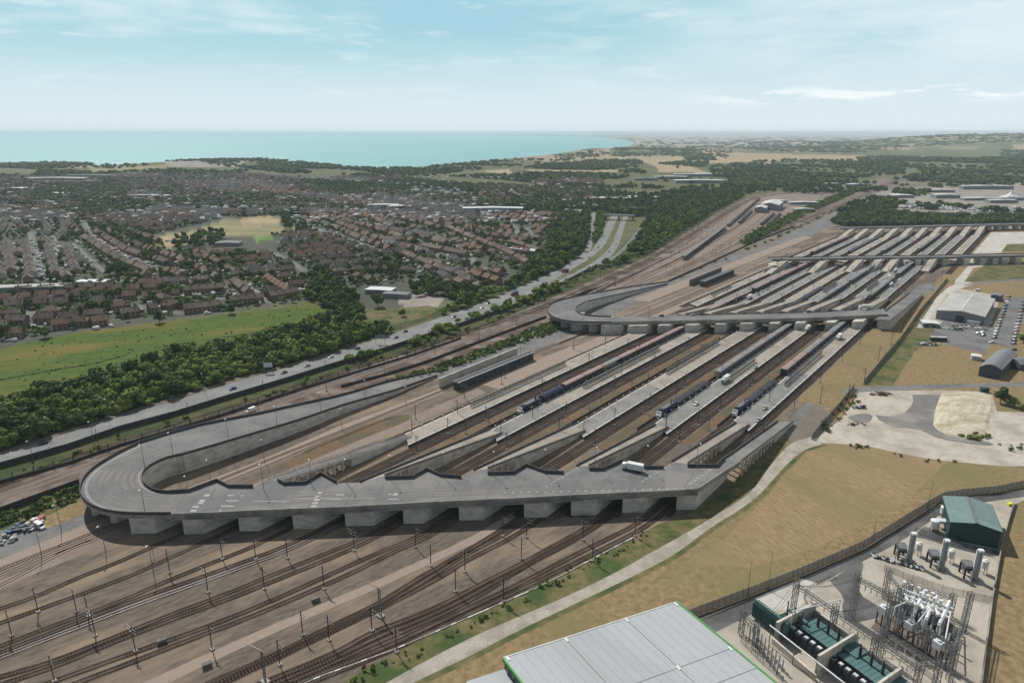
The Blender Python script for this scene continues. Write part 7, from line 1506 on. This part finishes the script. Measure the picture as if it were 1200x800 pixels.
def scatter(poly, n_or_sp, mind, ng=False):
    P = ppoly(poly); xs = [p[0] for p in P]; ys = [p[1] for p in P]; area = abs(sum(P[i][0] * P[(i + 1) % len(P)][1] - P[(i + 1) % len(P)][0] * P[i][1] for i in range(len(P)))) / 2
    n = int(area / n_or_sp); out_ = []; cells_ = collections.defaultdict(list); tries = 0
    while len(out_) < n and tries < n * 12:
        tries += 1; x, y = random.uniform(min(xs), max(xs)), random.uniform(min(ys), max(ys)); kx, ky = int(x // mind), int(y // mind)
        if any((a - x) ** 2 + (b_ - y) ** 2 < (mind * .8) ** 2 for i in (-1, 0, 1) for j in (-1, 0, 1) for a, b_ in cells_[(kx + i, ky + j)]): continue
        if not inpoly([x], [y], P)[0] or (ng and any(inpoly([x], [y], g_)[0] for g_ in NG[:1] + NG[6:])): continue
        out_.append((x, y)); cells_[(kx, ky)].append((x, y))
    return out_
TP = []    # x, y, variant, scale, place
BELT = [([(-60, 505), (-60, 482), (0, 478), (27, 469), (87, 453), (140, 437), (180, 425), (233, 415), (272, 404), (320, 391), (372, 379), (410, 385), (448, 391), (400, 408), (340, 426), (267, 446), (200, 466), (128, 488), (60, 509), (0, 528), (-60, 545)], 30, 4.6, (0, 2, 2, 3, 3, 0, 5, 1), 'in the dense belt between the meadow and the motorway'),
        ([(356, 352), (366, 330), (378, 320), (392, 328), (410, 345), (428, 372), (424, 388), (405, 386), (385, 362)], 60, 6, (1, 0, 4, 1), 'in the dark grove right of the meadow'), ([(396, 400), (430, 384), (470, 386), (500, 378), (520, 366), (545, 350), (556, 356), (528, 367), (448, 393)], 46, 5.5, (0, 1, 0, 3, 4), 'in the belt below the playing field'),
        ([(478, 335), (500, 330), (530, 335), (560, 345), (548, 356), (512, 346), (488, 348)], 60, 6, (1, 0, 4), 'in the trees around the school'), ([(555, 355), (575, 345), (600, 331), (620, 322), (640, 310), (640, 321), (608, 335), (570, 351)], 46, 5.5, (0, 1, 3, 0), 'in the belt below the bungalows'), ([(612, 322), (640, 292), (650, 252), (690, 248), (690, 278), (682, 297), (660, 312), (638, 322)], 55, 6, (0, 1, 0, 3, 4), 'in the wood left of the motorway curve'),
        ([(700, 250), (711, 252), (702, 278), (695, 285)], 50, 5.5, (0, 3, 0), 'between the slip road and the motorway'), ([(560, 376), (575, 368), (640, 339), (690, 322), (712, 308), (735, 303), (740, 305), (700, 318), (640, 347), (580, 371)], 34, 4.6, (3, 0, 3, 5), 'in the hedge line between the motorway and the railway'), ([(735, 300), (752, 270), (770, 245), (800, 232), (850, 222), (872, 230), (840, 246), (760, 296), (740, 304)], 70, 6.5, (0, 3, 0, 1), 'in the wood between the motorway and the depot'),
        ([(478, 402), (520, 384), (560, 370), (564, 375), (520, 393), (486, 408)], 60, 5, (5, 3), 'in the thin shrubs beside the motorway'), ([(410, 424), (436, 414), (440, 418), (414, 428)], 30, 4, (5, 2), 'in the shrubs by the blue direction sign')]
for pl, sp_, md, vv, wh_ in BELT:
    for (x, y) in scatter(pl, sp_, md): TP.append((x, y, random.choice(vv), random.choice((.6, .75, .9, 1.0, 1.1, 1.22)) * random.uniform(.9, 1.1), wh_))
SPECIAL = [((53, 396), 1, .95, 'rounded tree standing on the meadow edge'), ((187, 378), 4, 1.0, 'tall dark tree on the meadow edge'), ((270, 368), 4, .9, 'dark tree right of the middle of the meadow edge'), ((443, 360), 1, 1.2, 'broad dark tree casting a shadow on the playing field'), ((427, 322), 3, 1.1, 'bright green round tree above the school'), ((110, 366), 1, 1.1, 'large dark tree among the houses behind the meadow edge'), ((128, 362), 0, 1.0, 'green tree right of the large dark one among the houses'), ((560, 315), 1, 1.1, 'dark tree beside the estate terraces'), ((8, 396), 1, 1.1, 'dark tree group at the left edge by the meadow'), ((22, 394), 1, 1.0, 'second dark tree near the left edge by the meadow'), ((472, 371), 2, .9, 'small tree on the right of the playing field'),
           ((1172, 478 - 6), 4, .95, 'tall dark shrub tree beside the green cabinet'), ((1188, 476), 2, .8, 'dark bush between the cabinet shrubs'), ((1178, 470), 1, .6, 'small dark bush behind the cabinet shrubs'), ((1196, 480), 2, .6, 'dark bush at the right edge by the chalk yard'), ((1199, 402), 0, 1.0, 'green tree at the right edge by the car park'), ((1203, 372), 0, 1.0, 'green tree at the right edge above the car park')]
def tree(x, y, v, s, label, group=None, cat='tree', z=0):
    me, h, r, m_ = TV[v]; o = empty('tree' if h > 5.5 else 'shrub', (x, y, z), random.uniform(0, 6.28), label, cat, group); o.scale = (s, s, s * random.uniform(.85, 1.1))
    for n_, mm in (('crown', me), ('trunk', trunk_me)): q = bpy.data.objects.new(n_, mm); COL.objects.link(q); q.parent = o
    return o
for p, v, s, lab in SPECIAL: x, y, _ = at(*p); tree(x, y, v, s, lab)
TP.sort(key=lambda t: math.hypot(t[0], t[1])); NI = 262
desc = {'leaf_mid': 'mid green leafy tree ', 'leaf_dark': 'dark green tree ', 'leaf_light': 'light green bushy tree ', 'leaf_dry': 'dry tree '}
tvis = [t for t in TP if -10 < pj(t[0], t[1])[0] < 1210]
for t in tvis[:NI]: tree(t[0], t[1], t[2], t[3], desc[TV[t[2]][3]] + t[4], desc[TV[t[2]][3]] + 'group ' + t[4])
ind = set(id(t) for t in tvis[:NI])
lmats = ['leaf_mid', 'leaf_dark', 'leaf_light', 'leaf_dry', 'leaf_far']
MED = {}
for i, (me, h, r, m_) in enumerate(TV): V, F = crown(300, 1.35, h, r, 90 + i, lobes=6); MED[i] = [(V, F, lmats.index(m_))]
restt = [(t[0], t[1], 0, random.uniform(0, 6.28), t[3], t[3], t[2]) for t in TP if id(t) not in ind]
# trees in the gardens of the town
for poly in [[(0, 260), (100, 258), (110, 330), (0, 336)], [(100, 262), (350, 262), (350, 355), (180, 372), (0, 400), (0, 336), (110, 330)], [(350, 258), (560, 258), (660, 262), (640, 300), (560, 345), (470, 330), (350, 350)]]:
    for (x, y) in scatter(poly, 150, 8, True):
        if clear(x, y, 7) and free(x, y, 6.5): restt.append((x, y, 0, random.uniform(0, 6.28), random.uniform(.4, .95), random.uniform(.4, .9), random.choice((0, 1, 1, 2, 4, 0))))
for poly, sp_ in [([(98, 262), (150, 268), (180, 275), (176, 290), (150, 286), (120, 280)], 190), ([(200, 282), (240, 278), (262, 282), (250, 290), (205, 294)], 220), ([(330, 250), (352, 256), (360, 275), (335, 272)], 200), ([(235, 274), (262, 272), (262, 280), (235, 282)], 160), ([(270, 256), (290, 252), (350, 250), (350, 256), (300, 254)], 260), ([(60, 348), (140, 345), (150, 362), (100, 372), (60, 366)], 420), ([(165, 352), (215, 345), (280, 350), (250, 362), (180, 366)], 500), ([(250, 300), (300, 300), (290, 318), (245, 322)], 330), ([(120, 310), (160, 320), (150, 330), (118, 328)], 300), ([(150, 296), (180, 300), (180, 312), (150, 306)], 260), ([(420, 300), (470, 305), (470, 325), (420, 325)], 260), ([(556, 268), (600, 262), (612, 276), (566, 282)], 260)]:
    for (x, y) in scatter(poly, sp_, 9):
        if clear(x, y, 7): restt.append((x, y, 0, random.uniform(0, 6.28), random.uniform(.8, 1.35), random.uniform(.8, 1.25), random.choice((1, 0, 4, 1))))
merged('wooded_background', restt, MED, lmats, 'trees and shrubs of the town gardens and the farther part of the tree belts', 'trees')
# bushes on the banks beside the tracks
BM = {0: [(*crown(110, .75, 3.0, 2.4, 5, base=.05, lobes=4), 0)], 1: [(*crown(110, .75, 2.4, 2.6, 6, base=.05, lobes=4), 1)], 2: [(*crown(110, .75, 2.6, 2.2, 8, base=.05, lobes=4), 2)], 3: [(*crown(70, .5, 1.4, 1.8, 9, base=.05, lobes=3), 3)]}
def bushes(poly, sp_, md, vv, s0, s1, label, name='hedge'):
    its = [(x, y, 0, random.uniform(0, 6.28), random.uniform(s0, s1), random.uniform(s0, s1), random.choice(vv)) for x, y in scatter(poly, sp_, md)]
    if its: merged(name, its, BM, lmats, label, 'bushes')
bushes([(0, 480), (27, 471), (87, 455), (140, 439), (180, 427), (233, 417), (272, 406), (320, 393), (372, 381), (410, 387), (444, 392), (400, 407), (340, 425), (267, 445), (200, 464), (128, 487), (60, 508), (0, 527)], 15, 2.6, (0, 2, 3, 0, 2, 1), .7, 1.7, 'tangled undergrowth filling the belt between meadow and motorway', 'undergrowth_bushes')
bushes([(0, 474), (0, 414), (68, 398), (132, 389), (240, 377), (360, 358), (396, 374), (380, 384), (272, 408), (180, 430), (87, 455)], 150, 4, (3, 2, 3), .25, .6, 'scattered tussocks and weeds across the green meadow', 'tussocks')
bushes([(448, 449), (520, 426), (580, 403), (640, 380), (652, 378), (660, 383), (645, 392), (580, 412), (520, 436), (456, 455)], 9, 2.4, (0, 2, 1, 3), .7, 1.1, 'long green hedge between the railway fence and the approach road')
bushes([(868, 284), (884, 273), (930, 250), (996, 222), (1001, 227), (940, 254), (890, 280), (870, 290)], 22, 4, (0, 1, 2, 0), 1.3, 2.4, 'dark green bushes along the bank beside the depot')
bushes([(790, 325), (850, 301), (930, 268), (990, 240), (990, 242), (930, 271), (850, 305), (792, 328)], 26, 3.5, (1, 0), .8, 1.3, 'dark hedge at the foot of the depot fence')
bushes([(-60, 626), (0, 604), (93, 571), (95, 584), (50, 602), (0, 622), (-60, 648)], 16, 3, (1, 1, 0), .6, 1.1, 'dark scrub on the bank under the railway wall at the left')
bushes([(-60, 576), (0, 552), (80, 530), (206, 492), (400, 430), (540, 384), (640, 346), (640, 352), (540, 395), (400, 440), (206, 502), (80, 542), (-60, 588)], 60, 4, (0, 2, 1, 3), .5, 1.0, 'patchy green bushes between the noise barrier and the railway')
bushes([(400, 798), (470, 764), (540, 738), (620, 690), (690, 652), (750, 622), (770, 616), (765, 628), (700, 662), (620, 704), (540, 746), (440, 792), (400, 820)], 7, 1.4, (3, 3, 3, 1, 0, 2), .2, .62, 'rough scrub and weeds along the right edge of the track fan')
bushes([(960, 500), (980, 478), (1003, 458), (1010, 470), (985, 492), (966, 512)], 16, 2, (1, 0, 3), .3, .8, 'green weeds at the foot of the fence left of the chalk yard')
bushes(crop(960, 380, 5, [(60, 700), (300, 705), (440, 735), (600, 780), (760, 800), (900, 812), (900, 826), (600, 800), (440, 752), (300, 722), (60, 712)]), 30, 2.5, (3, 3, 1), .4, .9, 'brown weeds along the near edge of the chalk yard') if False else bushes([(972, 520), (1020, 522), (1048, 528), (1090, 538), (1140, 543), (1140, 547), (1080, 542), (1046, 532), (1000, 525)], 26, 2.5, (3, 3, 3, 1), .4, .9, 'brown weeds along the near edge of the chalk yard')
bushes([(1126, 508), (1160, 506), (1162, 514), (1140, 516), (1126, 512)], 10, 2.0, (3, 2), .5, 1.0, 'clump of dry weeds at the foot of the chalk bank'); bushes([(1170, 520), (1200, 520), (1200, 530), (1176, 530)], 16, 2, (3, 1), .4, .8, 'dark weeds at the right edge of the chalk yard')
bushes([(1110, 424 - 16), (1122, 380), (1060, 452), (1120, 448)], 4000, 2, (3,), .3, .5, 'weeds') if False else None
# woodland behind the last bridge and distant woods
FARM = {}
for i in range(4): V, F = crown(64, 4.2, 13, 8.5, 200 + i, base=.05, lobes=5); FARM[i] = [(V, F, 4 if i % 3 else 0)]
for i in range(4): V, F = crown(150, 2.6, 13, 8.0, 210 + i, base=.05, lobes=6); FARM[4 + i] = [(V, F, (4, 1, 0, 4)[i])]
far = []
def far_wood(poly, npx, w0=.8, w1=1.3, det=0, hz=1.0, gap=None):
    xs = [p[0] for p in poly]; ys = [p[1] for p in poly]; area = abs(sum(poly[i][0] * poly[(i + 1) % len(poly)][1] - poly[(i + 1) % len(poly)][0] * poly[i][1] for i in range(len(poly)))) / 2
    n = int(area * npx); X = rng.uniform(min(xs), max(xs), n * 2); Y = rng.uniform(min(ys), max(ys), n * 2); k_ = inpoly(X, Y, poly)
    for x_, y_ in zip(X[k_], Y[k_]):
        x, y, _ = at(x_, y_); d = math.hypot(x, y)
        if (det == 0 if gap is None else gap) and math.sin(x / 130 + 1.3 + y / 300) * math.sin(y / 210 - x / 500) + .55 * math.sin((x + y) / 71) + random.uniform(-.25, .25) < -.28: continue
        s = random.uniform(w0, w1) * max(1.0, d / 3200 if det == 0 else 1.0); hs = random.uniform(w0, w1) * hz
        far.append((x, y, float(tz(x, y)) - (0 if d < 3000 else 0), random.uniform(0, 6.28), s, hs, det * 4 + random.randrange(4)))
far_wood([(975, 262), (985, 252), (1010, 246), (1040, 249), (1100, 254), (1200, 253), (1240, 253), (1240, 262), (1140, 263), (1000, 266)], .40, .5, .9, 1, .85)
far_wood([(980, 250), (1000, 238), (1020, 232), (1050, 234), (1040, 246)], .25, .5, .9, 1); far_wood([(700, 248), (740, 236), (800, 222), (870, 214), (960, 208), (990, 214), (985, 226), (960, 228), (900, 224), (860, 230), (800, 240), (760, 252), (748, 256)], .3, .6, 1.0, 1)
far_wood([(600, 232), (700, 226), (740, 216), (760, 220), (820, 214), (760, 234), (700, 248), (640, 250), (600, 248)], .22, .6, 1.0, 1, gap=True)
for pl, d_ in [([(860, 200), (1000, 192), (1060, 190), (1060, 204), (980, 210), (870, 216)], .35), ([(1062, 206), (1200, 196), (1200, 212), (1140, 216), (1070, 216)], .30), ([(985, 214), (1060, 208), (1200, 206), (1200, 218), (1080, 220), (1000, 226)], .12), ([(480, 199), (520, 194), (560, 190), (600, 187), (660, 182), (700, 178), (720, 180), (700, 184), (640, 192), (560, 199), (500, 207), (470, 208)], .5), ([(560, 206), (640, 203), (720, 203), (745, 198), (760, 204), (720, 210), (600, 214), (560, 214)], .35),
              ([(640, 192), (700, 188), (750, 188), (755, 195), (700, 200), (620, 199), (600, 199)], .5), ([(740, 174), (800, 176), (840, 178), (860, 177), (850, 186), (806, 184), (718, 184), (720, 178)], .35), ([(718, 177), (760, 175), (800, 177), (780, 181), (730, 182)], .5), ([(800, 184), (836, 184), (838, 188), (806, 188)], .5), ([(770, 192), (800, 190), (830, 190), (828, 196), (790, 198)], .4), ([(830, 196), (880, 190), (920, 188), (1000, 190), (1000, 200), (900, 204), (850, 212), (834, 206)], .3), ([(1000, 184), (1040, 183), (1100, 186), (1160, 186), (1180, 196), (1100, 200), (1010, 194)], .35), ([(1172, 178), (1200, 178), (1240, 180), (1240, 196), (1180, 192)], .4),
              ([(880, 168), (930, 166), (1000, 170), (1040, 166), (1200, 164), (1240, 164), (1240, 174), (1090, 174), (1040, 178), (990, 180), (900, 178), (870, 176)], .45), ([(0, 193), (60, 191), (110, 193), (100, 197), (40, 198), (0, 197)], .7), ([(60, 195), (140, 195), (200, 191), (230, 189), (240, 192), (190, 194), (140, 198)], .5), ([(232, 188), (300, 186), (345, 190), (400, 195), (400, 202), (340, 204), (290, 198), (236, 193)], .6), ([(400, 196), (440, 198), (480, 197), (500, 204), (440, 210), (400, 205)], .5), ([(0, 200), (60, 200), (110, 203), (240, 198), (290, 200), (280, 206), (100, 208), (0, 210)], .3), ([(440, 210), (560, 206), (620, 212), (700, 218), (740, 222), (640, 230), (560, 226), (480, 218)], .16), ([(0, 236), (30, 238), (80, 246), (120, 240), (170, 246), (100, 256), (0, 258)], .16), ([(0, 212), (100, 210), (280, 206), (420, 214), (560, 226), (640, 236), (560, 248), (300, 246), (100, 240), (0, 230)], .05), ([(1060, 186), (1200, 184), (1200, 200), (1080, 204)], .2), ([(1150, 240), (1200, 236), (1200, 250), (1150, 248)], .05), ([(1060, 240), (1120, 236), (1140, 244), (1090, 248)], .06), ([(1050, 222), (1090, 224), (1080, 232), (1048, 230)], .1), ([(1020, 236), (1045, 232), (1060, 240), (1040, 246)], .2), ([(350, 222), (470, 216), (480, 224), (380, 232)], .15), ([(60, 206), (140, 208), (140, 228), (60, 226)], .1), ([(850, 206), (1010, 204), (990, 216), (860, 222)], .25), ([(40, 228), (60, 226), (66, 236), (40, 238)], .2), ([(760, 206), (850, 204), (860, 212), (780, 214)], .06)]:
    tw = d_ < .21 and pl[0][0] < 700; far_wood(pl, d_ * (7 if tw else 1), .45 if tw else .8, 1.0 if tw else 1.3, 0 if not tw else 1, hz=.8, gap=True)
# hedgerows and copses out on the plain
for i in range(900):
    x_, y_ = random.uniform(745, 1200), random.uniform(160.5, 174)
    if random.random() < .35: continue
    for j in range(3):
        x, y, _ = at(x_ + j * random.uniform(1, 3), y_ + random.uniform(-.15, .15)); far.append((x, y, float(tz(x, y)), 0, random.uniform(1.2, 2.2) * max(1, math.hypot(x, y) / 5000), random.uniform(.5, 1.0), random.randrange(4)))
merged('distant_woods', far, FARM, lmats, 'dark woods and hedgerows rolling away to the hazy horizon', 'woods')
print('far trees', len(far), 'mid', len(restt), 'ind', len(tvis))
# crowded lorry and car park in the industrial estate: tiny bright vehicles
its = []
for i in range(420):
    t = random.random(); x_ = 1054 + random.random() * 62; y_ = 238 + random.random() * 6 + (x_ - 1054) * .04; x, y, _ = at(x_, y_); its.append((x, y, 0, random.choice((0, .3)), 1.5, 1.5, random.choice((0, 1, 1, 2))))
for i in range(160): x, y, _ = at(random.uniform(1120, 1200), random.uniform(243, 249)); its.append((x, y, 0, 0, 1.4, 1.4, random.choice((0, 1, 2))))
merged('distant_parked_cars', its, SM, ['white_dull', 'car_grey', 'steel_brown'], 'crowded rows of vehicles parked in the far industrial estate', 'cars')
